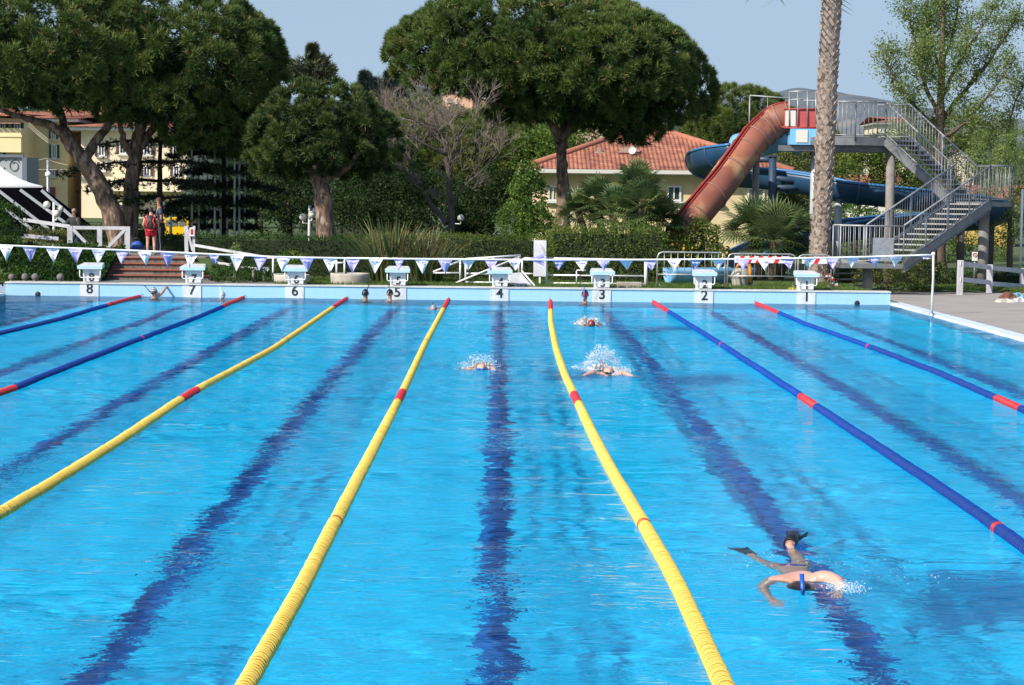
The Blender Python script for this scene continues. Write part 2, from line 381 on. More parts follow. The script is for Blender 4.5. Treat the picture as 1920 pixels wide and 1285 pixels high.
for k in range(8):
    n = k + 1; x = 7.5 - 2.5 * k
    r = empty('starting_block', (x, D + .2, WT), BL[k], 'starting block', 'numbered starting blocks along the end wall')
    zb = WT
    b = MB(); yf = D + .13
    b.hexa([(x - .185, yf, zb), (x + .185, yf, zb), (x + .185, yf + .30, zb), (x - .185, yf + .30, zb)], [(x - .2, yf, zb + .33), (x + .2, yf, zb + .33), (x + .2, yf + .32, zb + .37), (x - .2, yf + .32, zb + .37)])
    b.build('pedestal', blk_white, r)
    b = MB(); b.hexa([(x - .30, yf - .14, zb + .33), (x + .30, yf - .14, zb + .33), (x + .26, yf + .42, zb + .38), (x - .26, yf + .42, zb + .38)],
                     [(x - .31, yf - .15, zb + .41), (x + .31, yf - .15, zb + .41), (x + .25, yf + .42, zb + .47), (x - .25, yf + .42, zb + .47)])
    b.build('platform', blk_blue, r)
    b = MB(); b.hexa([(x - .29, yf - .13, zb + .4125), (x + .29, yf - .13, zb + .4125), (x + .235, yf + .40, zb + .470), (x - .235, yf + .40, zb + .470)],
                     [(x - .29, yf - .13, zb + .418), (x + .29, yf - .13, zb + .418), (x + .235, yf + .40, zb + .476), (x - .235, yf + .40, zb + .476)])
    b.build('grip_mat', blk_white, r)
    b = MB(); yb = yf - .10
    P = [(x - .25, yb, zb + .335), (x - .25, yb, zb + .15), (x - .225, yb, zb + .125), (x + .225, yb, zb + .125), (x + .25, yb, zb + .15), (x + .25, yb, zb + .335)]
    b.tube(P, .014, 8); b.build('grab_bar', white_paint, r)
    b = MB(); b.box((x - .01, D - .012, (WT - .05) / 2 - .06), (.45, .02, WT + .07)); b.build('number_plate', blk_white, r)
    textobj(str(n), .34, (x, D - .026, WT / 2 + .012), numcol, r)
    textobj(str(n), .27, (x + .02, yf - .006, zb + .12), numcol, r)

# small inlets on the end wall
for px, py in ((71, 552), (1607, 569)):
    p = at(px, py, D); b = MB(); b.lathe((p.x, D - .001, p.z), [(.001, -.03), (.06, -.03), (.07, 0), (.04, .012), (.001, .012)], 12, (0, -1, 0))
    o = b.build('inlet_nozzle', black_paint); tag(o, 'small black inlet nozzle on the blue wall %s' % ('left of block 8' if px < 100 else 'right of block 1'), 'pool inlet', 'pool inlets')

# ------------------------------------------------------------------ lane ropes
yel = mat('float_yellow', (.78, .60, .14), .55, c2=(.70, .46, .06), scale=5, spec=.3)
blu = mat('float_blue', (.003, .045, .28), .55, c2=(.005, .06, .33), scale=3, spec=.25)
red = mat('float_red', (.62, .025, .03), .42, c2=(.55, .03, .05), scale=3)
HUBS = {'y': mat('hub_amber', (.47, .27, .025), .6), 'b': mat('hub_navy', (.002, .008, .07), .6), 'r': mat('hub_dark_red', (.22, .008, .01), .6), 'o': mat('hub_amber', (.42, .25, .03), .6)}
ora = mat('float_orange', (.45, .10, .03), .45)
cable_m = mat('rope_cable', (.25, .25, .25), .5, .5)
PITCH_F = .11
def floatmesh(m, seg=14, lod=0, hub=None):
    b = MB()
    if lod == 0:
        prof = [(.010, -.052), (.026, -.052)]
        for c in (-.0275, .0275): prof += [(.026, c - .007), (.0485, c - .0065), (.054, c - .0055), (.055, c), (.054, c + .0055), (.0485, c + .0065), (.026, c + .007)]
        prof += [(.026, .052), (.010, .052)]
        b.lathe((0, 0, 0), prof, seg, (0, 1, 0))
        for a in range(8):      # ribs between the discs, gaps show between them
            t = a * math.pi / 4; b.beam((math.cos(t) * .036, -.050, math.sin(t) * .036), (math.cos(t) * .036, .050, math.sin(t) * .036), .004, .016, (math.cos(t), 0, math.sin(t)))
    else:
        b.lathe((0, 0, 0), [(.012, -.054), (.034, -.052), (.036, -.040), (.055, -.036), (.055, -.018), (.036, -.012), (.036, .012), (.055, .018), (.055, .036), (.036, .040), (.034, .052), (.012, .054)], 8, (0, 1, 0))
    for i, f_ in enumerate(b.f):
        if lod == 0 and min(math.hypot(b.v[j][0], b.v[j][2]) for j in f_) < .0480: b.m[i] = 1
        if lod == 1 and max(math.hypot(b.v[j][0], b.v[j][2]) for j in f_) < .0365: b.m[i] = 1
    return b.mesh('float', [m, hub])
FM = {(c, l): floatmesh(m, 14, l, HUBS[c]) for c, m in (('y', yel), ('b', blu), ('r', red), ('o', ora)) for l in (0, 1)}
FA = {}
for k_, me_ in FM.items():
    V = np.array([v.co[:] for v in me_.vertices]); FA[k_] = (V, [tuple(p.vertices) for p in me_.polygons], [p.material_index for p in me_.polygons])
ropes = [  # pixel tracks, kind, label
    ('y', [(841, 562), (797, 645), (753, 740), (693, 855), (632, 972), (560, 1113), (461, 1285)], 'straight yellow lane rope running from block five down to the bottom edge'),
    ('y', [(1032, 564), (1033, 605), (1043, 655), (1058, 700), (1078, 743), (1118, 828), (1160, 905), (1206, 981), (1268, 1090), (1357, 1285)], 'bowed yellow lane rope curving past the splashing butterfly swimmer'),
    ('y', [(650, 560), (512, 655), (357, 738), (235, 820), (120, 893), (0, 962)], 'yellow lane rope that starts beside block six and leaves at the left edge'),
    ('b', [(1222, 565), (1350, 645), (1505, 746), (1620, 822), (1740, 900), (1862, 984), (1920, 1027)], 'blue lane rope beside the snorkelling swimmer, starting left of block two'),
    ('b', [(1415, 568), (1510, 608), (1620, 647), (1760, 700), (1887, 756), (1960, 787)], 'blue lane rope starting left of block one, nearest the paved deck'),
    ('b', [(457, 558), (380, 592), (290, 626), (150, 679), (15, 733), (-60, 757)], 'blue lane rope starting right of block seven, next to a yellow one'),
    ('b', [(267, 555), (190, 576), (110, 600), (0, 626), (-90, 645)], 'blue lane rope ending by the swimmer who raises an arm'),
]
for ci, (c, tr, lab) in enumerate(ropes):
    P = [hit(px, py, .02) for px, py in tr]
    if P[-1].y > Y0 + .6:
        d = (P[-1] - P[-2]); nx = round((P[0].x) / 2.5 - .5) * 2.5 + 1.25
        P.append(Vector((P[-1].x * .6 + nx * .4, max(Y0 + 3, P[-1].y - 9), .02))) if P[-1].y > 13 else None
        P.append(Vector((nx, Y0 + .1, .02)))
    P.insert(0, Vector((P[0].x, D - .03, .05)))
    ya = np.array([p.y for p in P])[::-1]; xa = np.array([p.x for p in P])[::-1]
    # smooth monotone track x(y)
    fine = np.linspace(Y0 + .15, D - .25, 2400)
    xi = np.interp(fine, ya, xa); ker = np.hanning(121); ker /= ker.sum()
    xi = np.convolve(np.pad(xi, 60, mode='edge'), ker, 'valid')
    fx = lambda y: float(np.interp(y, fine, xi))
    root = empty('lane_rope', (fx(25), 25, 0), lab, 'lane rope', 'lane ropes along the pool')
    yv = np.arange(Y0 + .3, D - .35, PITCH_F)
    fl = []
    for y in yv:
        e = D - y; x = fx(y); sl_ = (fx(y + .1) - fx(y - .1)) / .2
        kc = c
        if e < 4.6 or y - Y0 < 4.6: kc = 'r'
        elif abs(y - (D - 25)) < .62: kc = 'r'
        elif abs(y - (D - 15)) < .06 or abs(y - (Y0 + 15)) < .06: kc = 'r' if c == 'b' else 'o'
        z = .018 + .6 * float(water_z(np.array([x]), np.array([y]))[0]); u, v = pix((x, y, z))
        fl.append((y, x, z, math.atan(-sl_), kc, -20 < u < 1940 and v < 1300))
    vis = [f for f in fl if f[5]][:100]; vs = set(f[0] for f in vis)
    for f in vis:
        o = bpy.data.objects.new('float', FM[(f[4], 0)]); col.objects.link(o); o.parent = root; o.matrix_parent_inverse = Matrix.Translation(-root.location)
        o.location = (f[1], f[0], f[2]); o.rotation_euler = (random.uniform(-.06, .06), random.random() * .5, f[3] + random.uniform(-.04, .04))
        s = random.uniform(.97, 1.03); o.scale = (s, 1, s)
    V = []; Fc = []; mi = []; nv = 0; keys = ['y', 'b', 'r', 'o']
    for f in fl:
        if f[0] in vs: continue
        A, Fs, Ms = FA[(f[4], 0 if f[0] < 24 else 1)]
        cs, sn = math.cos(f[3]), math.sin(f[3]); B = np.empty_like(A)
        B[:, 0] = A[:, 0] * cs - A[:, 1] * sn + f[1]; B[:, 1] = A[:, 0] * sn + A[:, 1] * cs + f[0]; B[:, 2] = A[:, 2] + f[2]
        V.append(B); Fc.extend([tuple(i + nv for i in q) for q in Fs]); mi.extend([keys.index(f[4]) + 4 * q for q in Ms]); nv += len(A)
    me = bpy.data.meshes.new('further_floats'); me.from_pydata(np.concatenate(V).tolist(), [], Fc)
    for m_ in (yel, blu, red, ora, HUBS['y'], HUBS['b'], HUBS['r'], HUBS['o']): me.materials.append(m_)
    me.polygons.foreach_set('material_index', mi); me.polygons.foreach_set('use_smooth', [True] * len(mi)); me.update()
    o = link('floats', me, root); o['kind'] = 'stuff'
    b = MB(); b.tube([(fx(y), y, .02) for y in np.linspace(Y0 + .15, D - .1, 60)] + [(fx(D - .1), D, .07)], .008, 6); b.build('cable', cable_m, root)
# ------------------------------------------------------------------ ground, decks, stairs, hills
GL = WT - .02
grass_m = mat('grass_ground', (.045, .085, .018), .95, c2=(.075, .11, .03), scale=2.5, c3=(.12, .09, .05), c3pos=.66, c3scale=1.2, bump=.03, bscale=30)
deck_m = mat('deck_paving', (.30, .27, .245), .85, c2=(.35, .32, .29), scale=1.8, c3=(.20, .185, .17), c3pos=.63, c3scale=.55, stretch=(.5, 1.5, 1), bump=.004, bscale=40)
ZT = Zat(300, 483, 54.2)     # terrace by the stairs
def sst(a, b_, v):
    t = min(1, max(0, (v - a) / (b_ - a))); return t * t * (3 - 2 * t)
def gz(x, y):
    base = GL + (.05 - GL + .0) * sst(8.9, 9.8, x)
    if y > 57: base = base + .08 * sst(57, 58, y) * sst(9.8, 11, x)
    left = sst(-6.9, -7.6, x) * sst(53.9, 54.3, y) + 0
    if x < -10.2: left = max(left, sst(51.6, 55.0, y) * sst(-10.2, -10.9, x))
    z = base + (ZT - GL) * left * (1 if x < 0 else 0)
    z += sst(62, 85, y) * .35 * (1 if x < 9 else .6)
    return z - .012
gx = sorted(set([-400, -200, -120, -80, -60, -45, -35, -28] + [round(-24 + .4 * i, 3) for i in range(106)] + [20, 24, 30, 40, 60, 90, 150, 300, 500]))
gy = [51.16 + .25 * i for i in range(50)] + [64, 66, 69, 73, 78, 84, 92, 102, 115, 135, 160, 200, 280, 400, 700, 1500, 4000]
b = MB(); n0 = b.add([(x, y, gz(x, y)) for y in gy for x in gx]); W_ = len(gx); b.smooth = True
for j in range(len(gy) - 1):
    for i in range(W_ - 1): b.face(n0 + j * W_ + i, n0 + j * W_ + i + 1, n0 + (j + 1) * W_ + i + 1, n0 + (j + 1) * W_ + i)
tag(b.build('ground', grass_m), kind='structure')
b = MB(); b.poly([(XR + .32, -15, .05), (90, -15, .05), (90, 57.2, .05), (10.6, 57.2, .05), (9.95, 56.2, .05), (9.72, 52, .05), (9.72, D + .6, .05), (XR + .32, D + .6, .05)])
b.poly([(-90, -15, .05), (XL - .32, -15, .05), (XL - .32, D, .05), (-90, D, .05)]); b.poly([(XL - .32, -15, .05), (XR + .32, -15, .05), (XR + .32, Y0 - .4, .05), (XL - .32, Y0 - .4, .05)])
b.poly([(-90, D, .05), (XL, D, .05), (XL, D + .43, .05), (-90, D + .43, .05)])
tag(b.build('deck', deck_m), kind='structure')
# paved strip behind the left blocks
b = MB(); b.box(((XL - 5.6) / 2, D + .45 + .95, GL - .02), (-5.6 - XL, 1.85, .05)); tag(b.build('walkway', mat('walkway_concrete', (.22, .20, .18), .9, c2=(.15, .14, .13), scale=3, bump=.005)), kind='structure')

stone_r = mat('stair_stone', (.20, .17, .145), .9, c2=(.10, .09, .08), scale=5, contrast=(.4, .6), bump=.01, bscale=20, stretch=(2.5, 1, .6))
terra = mat('terracotta_edge', (.30, .095, .055), .75, c2=(.20, .07, .05), scale=8)
st = empty('stairs', (-8.7, 53, GL), 'low broad stone stairs with terracotta tread edges, behind blocks 7 and 8', 'stairs')
zprev = GL - .02
for i, (py, rx, y) in enumerate(((516, 396, 53.0), (505.4, 376, 53.4), (493.8, 371, 53.8), (483, 366, 54.2))):
    z = Zat(300, py, y); x0, x1 = Xat(196, y), Xat(rx, y)
    b = MB(); b.box(((x0 + x1) / 2, y + .27, (zprev + z - .035) / 2), (x1 - x0 - .02, .5, z - .035 - zprev)); b.build('riser', stone_r, st)
    b = MB(); b.box(((x0 + x1) / 2, y + .25, z - .0155), (x1 - x0 + .02, .56, .035), bev=.008); b.build('tread', terra, st); zprev = z - .033
b = MB(); b.box((Xat(280, 56), 56.2, ZT - .02), (3.4, 3.4, .05)); tag(b.build('landing_paving', mat('landing_paving_stone', (.26, .22, .19), .9, c2=(.2, .17, .15), scale=4)), kind='structure')

hill_g = mat('wooded_hill', (.022, .040, .018), .95, c2=(.055, .078, .036), scale=.05, detail=9, c3=(.10, .10, .06), c3pos=.68, c3scale=.03, bump=3, bscale=.2)
hill_f = mat('hazed_far_hill', (.075, .10, .12), 1, c2=(.12, .14, .15), scale=.012, detail=9, c3=(.2, .19, .18), c3pos=.66, c3scale=.02)  # blue-grey of distance haze mixed into the hill's own colour
def ridge(name, prof, Y, dep, m, n=120, rough=.02, z0=-2):
    xs_ = [p[0] for p in prof]; g = np.random.default_rng(int(Y)); b = MB(); b.smooth = True
    px = np.linspace(xs_[0], xs_[-1], n); py = np.interp(px, xs_, [p[1] for p in prof])
    hh = np.array([Zat(a, c, Y) for a, c in zip(px, py)]); X = np.array([Xat(a, Y) for a in px])
    hh = hh + np.convolve(g.normal(size=n + 4), np.ones(5) / 5, 'valid') * rough * hh.max()
    rows = []
    for t in np.linspace(-1, 1, 15):
        k = math.cos(t * math.pi / 2) ** 1.1 if abs(t) < 1 else 0
        rows.append([(X[i], Y + dep * t, z0 + (hh[i] - z0) * k * (1 + (.05 * math.sin(i * .3 + t * 9) if abs(t) > .05 else 0))) for i in range(n)])
    s = b.add([p for r_ in rows for p in r_])
    for j in range(14):
        for i in range(n - 1): b.face(s + j * n + i, s + j * n + i + 1, s + (j + 1) * n + i + 1, s + (j + 1) * n + i)
    return tag(b.build(name, m), kind='structure')
ridge('hills', [(-900, 240), (-300, 215), (0, 210), (200, 190), (330, 200), (560, 200), (680, 178), (740, 168), (800, 172), (860, 188), (960, 196), (1100, 205), (1250, 225), (1400, 245), (1600, 262), (1760, 262), (1900, 268), (2300, 280), (2900, 300)], 420, 84, hill_g, 260)
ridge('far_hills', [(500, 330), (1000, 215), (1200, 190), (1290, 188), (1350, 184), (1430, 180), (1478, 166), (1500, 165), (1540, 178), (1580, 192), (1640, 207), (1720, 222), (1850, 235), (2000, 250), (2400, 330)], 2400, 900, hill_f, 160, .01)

# ------------------------------------------------------------------ buildings
def plaster(name, c, k=.82): return mat(name, c, .85, c2=tuple(v * k for v in c), scale=.6, contrast=(.3, .7), detail=7)
tile_red = bpy.data.materials.new('roof_tile'); tile_red.use_nodes = True
nt = tile_red.node_tree; N = nt.nodes; L = nt.links; bs = N['Principled BSDF']; bs.inputs['Roughness'].default_value = .8
tc = N.new('ShaderNodeTexCoord'); wv = N.new('ShaderNodeTexWave'); wv.bands_direction = 'Z'; wv.inputs['Scale'].default_value = 3.6; wv.inputs['Distortion'].default_value = .35; wv.inputs['Detail'].default_value = 2; wv.inputs['Detail Scale'].default_value = 6
wv2 = N.new('ShaderNodeTexWave'); wv2.bands_direction = 'X'; wv2.inputs['Scale'].default_value = 1.9
L.new(tc.outputs['Object'], wv.inputs[0]); L.new(tc.outputs['Object'], wv2.inputs[0])
nz = N.new('ShaderNodeTexNoise'); nz.inputs['Scale'].default_value = 2.2; nz.inputs['Detail'].default_value = 8; L.new(tc.outputs['Object'], nz.inputs[0])
cr = N.new('ShaderNodeValToRGB'); cr.color_ramp.elements[0].color = (.22, .07, .04, 1); cr.color_ramp.elements[0].position = .35; cr.color_ramp.elements[1].color = (.44, .175, .10, 1); cr.color_ramp.elements[1].position = .65
L.new(nz.outputs[0], cr.inputs[0]); L.new(cr.outputs[0], bs.inputs['Base Color'])
ad = N.new('ShaderNodeMath'); ad.operation = 'ADD'; L.new(wv.outputs[1], ad.inputs[0]); L.new(wv2.outputs[1], ad.inputs[1])
bp = N.new('ShaderNodeBump'); bp.inputs['Strength'].default_value = .9; bp.inputs['Distance'].default_value = .035; L.new(ad.outputs[0], bp.inputs['Height']); L.new(bp.outputs[0], bs.inputs['Normal'])
glass_d = mat('window_glass', (.03, .04, .05), .12, spec=.8)
sh_green = mat('shutter_green', (.012, .09, .055), .6); sh_brown = mat('shutter_brown', (.10, .055, .05), .65); sh_olive = mat('shutter_olive', (.28, .30, .16), .65)
white_fr = mat('window_white', (.65, .65, .62), .5)
def window(root, px0, px1, py0, py1, Y, shut=None, frame=white_fr, glass=glass_d, bars=2, sill=True):
    """window on the facade plane y=Y; px0..px1 is the opening, shutters stand outside it"""
    a, c = at(px0, py0, Y), at(px1, py1, Y); x0, x1, z1, z0 = a.x, c.x, a.z, c.z; wd = x1 - x0
    b = MB(); t = .07
    for cx, cz, dx, dz in (((x0 + x1) / 2, z1, wd + t, t), ((x0 + x1) / 2, z0, wd + t, t), (x0, (z0 + z1) / 2, t, z1 - z0 - t), (x1, (z0 + z1) / 2, t, z1 - z0 - t)): b.box((cx, Y - .03, cz), (dx, .10, dz))
    for k in range(1, bars): b.box((x0 + wd * k / bars, Y - .03, (z0 + z1) / 2), (.05, .07, z1 - z0 - t))
    f = b.build('window', frame, root)
    b = MB(); b.box(((x0 + x1) / 2, Y - .012, (z0 + z1) / 2), (wd - t + .01, .02, z1 - z0 - t + .01)); g = b.build('pane', glass, root); g.parent = f; g.matrix_parent_inverse = Matrix()
    if sill:
        b = MB(); b.box(((x0 + x1) / 2, Y - .09, z0 - .075), (wd + .3, .2, .06)); g = b.build('sill', white_fr, root); g.parent = f; g.matrix_parent_inverse = Matrix()
    if shut:
        for s in (-1, 1):
            b = MB(); cx = (x0 - wd * .27 - .04) if s < 0 else (x1 + wd * .27 + .04)
            b.box((cx, Y - .05, (z0 + z1) / 2), (wd * .5, .05, z1 - z0 + .05))
            for q in range(9): b.box((cx, Y - .078, z0 + (z1 - z0) * (q + .5) / 9), (wd * .4, .02, (z1 - z0) / 16))
            b.build('shutter', shut, root)
def hiproof(b, x0, x1, y0, y1, ze, zr, ins=None, th=.14):
    ins = ins if ins is not None else (y1 - y0) / 2; ym = (y0 + y1) / 2
    A = [(x0, y0, ze), (x1, y0, ze), (x1, y1, ze), (x0, y1, ze)]; R1, R2 = (x0 + ins, ym, zr), (x1 - ins, ym, zr)
    b.poly([A[0], A[1], R2, R1]); b.poly([A[1], A[2], R2]); b.poly([A[2], A[3], R1, R2]); b.poly([A[3], A[0], R1]); b.poly([A[3], A[2], A[1], A[0]])
def walls(root, x0, x1, y0, y1, z0, z1, m, name='wall'):
    b = MB(); b.box(((x0 + x1) / 2, (y0 + y1) / 2, (z0 + z1) / 2), (x1 - x0, y1 - y0, z1 - z0)); return b.build(name, m, root)
# the house under the slide
YH = 80.; xa, xb = Xat(1006, YH), Xat(1450, YH); ze = Zat(1100, 323, YH - .5)
hs = empty('house', ((xa + xb) / 2, YH, .4), 'single storey cream house with a red tiled hip roof, behind the palms', 'house')
walls(hs, xa, xb, YH, YH + 11, .2, ze, plaster('cream_plaster', (.72, .58, .34)))
b = MB(); hiproof(b, xa - .6, xb + .7, YH - .6, YH + 11.6, ze + .12, Zat(1200, 233, YH + 5.5), 5.4); rf_ = b.build('roof', tile_red, hs)
b = MB()
for (p, q) in (((xa - .6, YH - .6), (xb + .7, YH - .6)), ((xa - .6, YH + 11.6), (xa - .6, YH - .6)), ((xb + .7, YH - .6), (xb + .7, YH + 11.6))): b.beam((*p, ze + .03), (*q, ze + .03), .12, .15)
b.box(((xa + xb) / 2, YH + 5.5, ze - .06), (xb - xa + 1.1, 12.0, .05)); b.build('gutter', mat('gutter_white', (.6, .58, .52), .5), hs)
b = MB(); zr_ = Zat(1200, 233, YH + 5.5)
for p, q in (((xa - .6, YH - .6, ze + .14), (xa + 4.8, YH + 5.5, zr_)), ((xb + .7, YH - .6, ze + .14), (xb - 4.7, YH + 5.5, zr_)), ((xa + 4.8, YH + 5.5, zr_), (xb - 4.7, YH + 5.5, zr_))): b.tube([p, q], .13, 6)
b.build('ridge_tiles', mat('ridge_tile', (.42, .16, .09), .8, c2=(.3, .12, .08), scale=5), hs)
for px, py, s in ((1123, 297, .22), (1172, 296, .38), (1188, 294, .34)):
    y = YH + 1.6; p = at(px, py, y); b = MB(); b.box((p.x, y, p.z - .35), (s, s, 1.1)); b.box((p.x, y, p.z + .22), (s + .12, s + .12, .06)); b.box((p.x, y, p.z + .34), (s * .7, s * .7, .16)); b.build('chimney', mat('chimney_plaster', (.48, .36, .28), .85, c2=(.3, .2, .16), scale=4), hs)
p = at(1186, 283, YH + 1.2); b = MB(); b.lathe((p.x, p.y, p.z), [(.001, -.02), (.09, .02), (.15, .06)], 14, (-.4, -1, .3)); b.cyl((p.x, p.y + .05, p.z), (p.x + .05, p.y + .1, p.z - .7), .025, 6); b.build('satellite_dish', mat('dish_grey', (.62, .62, .62), .5), hs)
window(hs, 1403, 1431, 354, 392, YH, None, bars=2, glass=sh_olive)
window(hs, 1029, 1045, 350, 376, YH, None, glass=sh_olive)
window(hs, 1252, 1275, 350, 376, YH, None, glass=glass_d)
window(hs, 1330, 1350, 352, 380, YH, None, glass=sh_olive)
# left apartment block
def block(label, x0, x1, Y, dep, ytop, zg, m, wins, roof=None, ov=.6, rise=1.8, cat='building', name='apartment_building', extra=None, lit=None):
    X0, X1 = Xat(x0, Y), Xat(x1, Y); z1 = Zat((x0 + x1) / 2, ytop, Y)
    r = empty(name, ((X0 + X1) / 2, Y, zg), label, cat)
    walls(r, X0, X1, Y, Y + dep, zg, z1, m)
    if roof:
        b = MB(); hiproof(b, X0 - ov, X1 + ov, Y - ov, Y + dep + ov, z1 + .1, z1 + rise); b.build('roof', roof, r)
        b = MB(); b.box(((X0 + X1) / 2, Y + dep / 2, z1 + .0), (X1 - X0 + ov * 1.6, dep + ov * 1.6, .16)); b.build('cornice', white_fr, r)
    else:
        b = MB(); b.box(((X0 + X1) / 2, Y + dep / 2, z1 + .1), (X1 - X0 + .3, dep + .3, .22)); b.build('parapet', white_fr, r)
    for wv_ in wins: window(r, *wv_[:4], Y, *wv_[4:])
    return r
yel_p = plaster('yellow_plaster', (.84, .68, .38)); yel_d = plaster('ochre_plaster', (.62, .42, .12)); pale_p = plaster('pale_yellow_plaster', (.84, .72, .50)); pink_p = plaster('pink_plaster', (.66, .33, .20)); peach_p = plaster('peach_plaster', (.72, .46, .30))
YB = 112.
r = block('yellow apartment building with green shutters at the left edge', 44, 127, YB, 12, 226, 0, yel_p,
          [(97, 104, 237, 260, sh_green), (98, 106, 272, 296, sh_green), (93, 103, 318, 330, sh_brown)], tile_red, .9, .7)
X0, X1 = Xat(-60, YB - 2.5), Xat(46, YB - 2.5); z1 = Zat(0, 222, YB - 2.5)
walls(r, X0, X1, YB - 2.5, YB - .01, 0, z1, yel_p, 'wing')
for w_ in ((1, 10, 232, 251, sh_green), (28, 38, 232, 252, sh_green), (-6, 4, 271, 292, sh_green)): window(r, *w_[:4], YB - 2.5, *w_[4:])
b = MB(); b.box(((X0 + X1) / 2, YB - 2.85, Zat(0, 261, YB - 5.4)), (X1 - X0, .7, 1.25)); b.box(((X0 + X1) / 2, YB - 2.85, Zat(0, 253, YB - 5.4)), (X1 - X0 + .1, .8, .1)); b.build('balcony', yel_p, r)
b = MB()
for i in range(9): b.poly([(X0 + (X1 - X0) * i / 9, YB - 2.55, Zat(0, 226, YB - 5)), (X0 + (X1 - X0) * (i + 1) / 9, YB - 2.55, Zat(0, 226, YB - 5)), (X0 + (X1 - X0) * (i + .95) / 9, YB - 3.6, Zat(0, 229, YB - 5.6)), (X0 + (X1 - X0) * (i + .05) / 9, YB - 3.6, Zat(0, 229, YB - 5.6))])
b.build('awning', mat('awning_stripe', (.5, .18, .10), .8, c2=(.6, .5, .4), scale=1.4), r)
b = MB(); hiproof(b, X0 - .5, X1 + .4, YB - 3.4, YB, z1 + .1, z1 + .7, 2.6); b.build('roof', tile_red, r)
b = MB(); b.box(((Xat(75, YB) + Xat(104, YB)) / 2, YB - .06, Zat(90, 372, YB) - 1), (Xat(104, YB) - Xat(75, YB), .1, 3.2)); b.build('garage_door', mat('brown_door', (.22, .045, .03), .6), r)
block('narrow pink apartment building squeezed between two yellow ones', 127.5, 152, YB + 3, 10, 238, 0, pink_p, [(136, 143, 262, 280, sh_brown), (136, 143, 312, 330, sh_brown)], tile_red, .3)
r = block('pale yellow apartment building with a red roof and brown shutters, seen between pine trunks', 152.5, 350, YB - 1, 12, 243, 0, pale_p,
          [(185, 196, 270, 292, sh_brown), (189, 199, 305, 320, sh_brown, white_fr, mat('lit_orange_curtain', (.55, .17, .04), .6)), (270, 282, 266, 290, sh_brown), (270, 281, 312, 330, sh_brown), (325, 335, 270, 292, sh_brown), (326, 336, 312, 330, sh_brown), (255, 265, 357, 368, None), (225, 236, 266, 288, sh_brown)], tile_red, .9, 1.0)
X0, X1 = Xat(218, YB - 2), Xat(246, YB - 2)
b = MB(); z = Zat(230, 292, YB - 2); b.box(((X0 + X1) / 2, YB - 1.5, z - .3), (X1 - X0, .95, .12)); b.build('balcony', white_fr, r)
b = MB(); X0, X1 = Xat(200, YB - 2), Xat(340, YB - 2); z = Zat(260, 350, YB - 2); b.box(((X0 + X1) / 2, YB - 1.6, z), (X1 - X0, 1.15, .5)); b.build('ledge', pale_p, r)
block('olive roofed grey building rising behind the pale yellow one', 150, 262, 150, 12, 198, 0, plaster('grey_plaster', (.40, .36, .28)), [(154, 162, 200, 212, None), (172, 180, 200, 212, None), (215, 223, 203, 214, None)], mat('olive_roof', (.20, .17, .09), .9), .6)
block('peach house glimpsed behind the bare tree', 840, 906, 96, 8, 343, .4, peach_p, [(851, 866, 371, 396, None, sh_olive, sh_olive)], None, name='house', cat='house')
block('peach block high on the hill, left of the big pine trunk', 828, 884, 330, 14, 176, 0, peach_p, [(838, 842, 184, 192, None), (856, 860, 186, 194, None)], None)
block('brown stone tower on the hill beside the peach block', 884.5, 908, 325, 10, 186, 0, plaster('brown_stone', (.26, .15, .12)), [], None, name='tower', cat='tower')
block('long beige block high on the hill, behind the pine crown', 925, 1010, 335, 14, 184, 0, plaster('beige_plaster', (.62, .45, .34)), [(940, 944, 190, 196, None), (968, 972, 190, 196, None), (990, 994, 190, 196, None)], None)
block('pink block on the hill right of the pine trunk', 1075, 1200, 300, 14, 196, 0, plaster('rose_plaster', (.66, .42, .34)), [(1090, 1095, 203, 211, None), (1120, 1125, 203, 211, None), (1160, 1165, 203, 211, None)], tile_red, 1)
block('low white house behind the slide columns', 1582, 1660, 118, 8, 366, 0, plaster('white_plaster', (.72, .70, .64)), [(1598, 1606, 375, 388, sh_brown), (1630, 1638, 375, 388, sh_brown)], tile_red, .5, 1.2, name='house', cat='house')
block('yellow house in the trees beneath the upper stair landing', 1862, 1895, 105, 7, 384, 0, yel_d, [(1872, 1878, 396, 408, sh_green)], tile_red, .3, 1, name='house', cat='house')
block('small pale house with an orange roof on the far slope, right of the stairs', 1798, 1824, 260, 7, 270, 0, plaster('cream_far', (.66, .56, .44)), [(1803, 1807, 275, 281, None)], tile_red, .6, .9, name='house', cat='house')
block('beige house on the slope seen through the platform railing', 1640, 1700, 240, 8, 232, 0, plaster('sand_far', (.62, .55, .42)), [(1652, 1657, 240, 248, None), (1680, 1685, 240, 248, None)], tile_red, .6, .9, name='house', cat='house')

# grey box with script lettering, tent and grandstand at the left edge
gy_p = mat('sign_grey', (.38, .40, .41), .6, c2=(.33, .35, .36), scale=1)
YS = 90.; r = empty('sign_box', (Xat(20, YS), YS, 1), 'grey sign box with curly lettering, above the white tent', 'sign')
X0, X1, z0, z1 = Xat(-60, YS), Xat(43, YS), .6, Zat(20, 295, YS)
walls(r, X0, X1, YS, YS + 2.2, z0, z1, gy_p, 'panel')
b = MB(); b.box(((X0 + X1) / 2, YS - .03, z1 + .05), (X1 - X0 + .1, .2, .12)); b.box((X1 + .11, YS + 1, (z0 + z1) / 2), (.2, 2.3, z1 - z0)); b.build('trim', mat('sign_trim', (.13, .15, .19), .5), r)
b = MB(); cx, cz = at(22, 311, YS).x, at(22, 311, YS).z; s = .05
def curl(cx, cz, r0, turns, ph, n=26): return [(cx + r0 * (1 - .5 * i / n) * math.cos(ph + turns * 2 * math.pi * i / n), YS - .03, cz + r0 * 1.2 * (1 - .5 * i / n) * math.sin(ph + turns * 2 * math.pi * i / n)) for i in range(n + 1)]
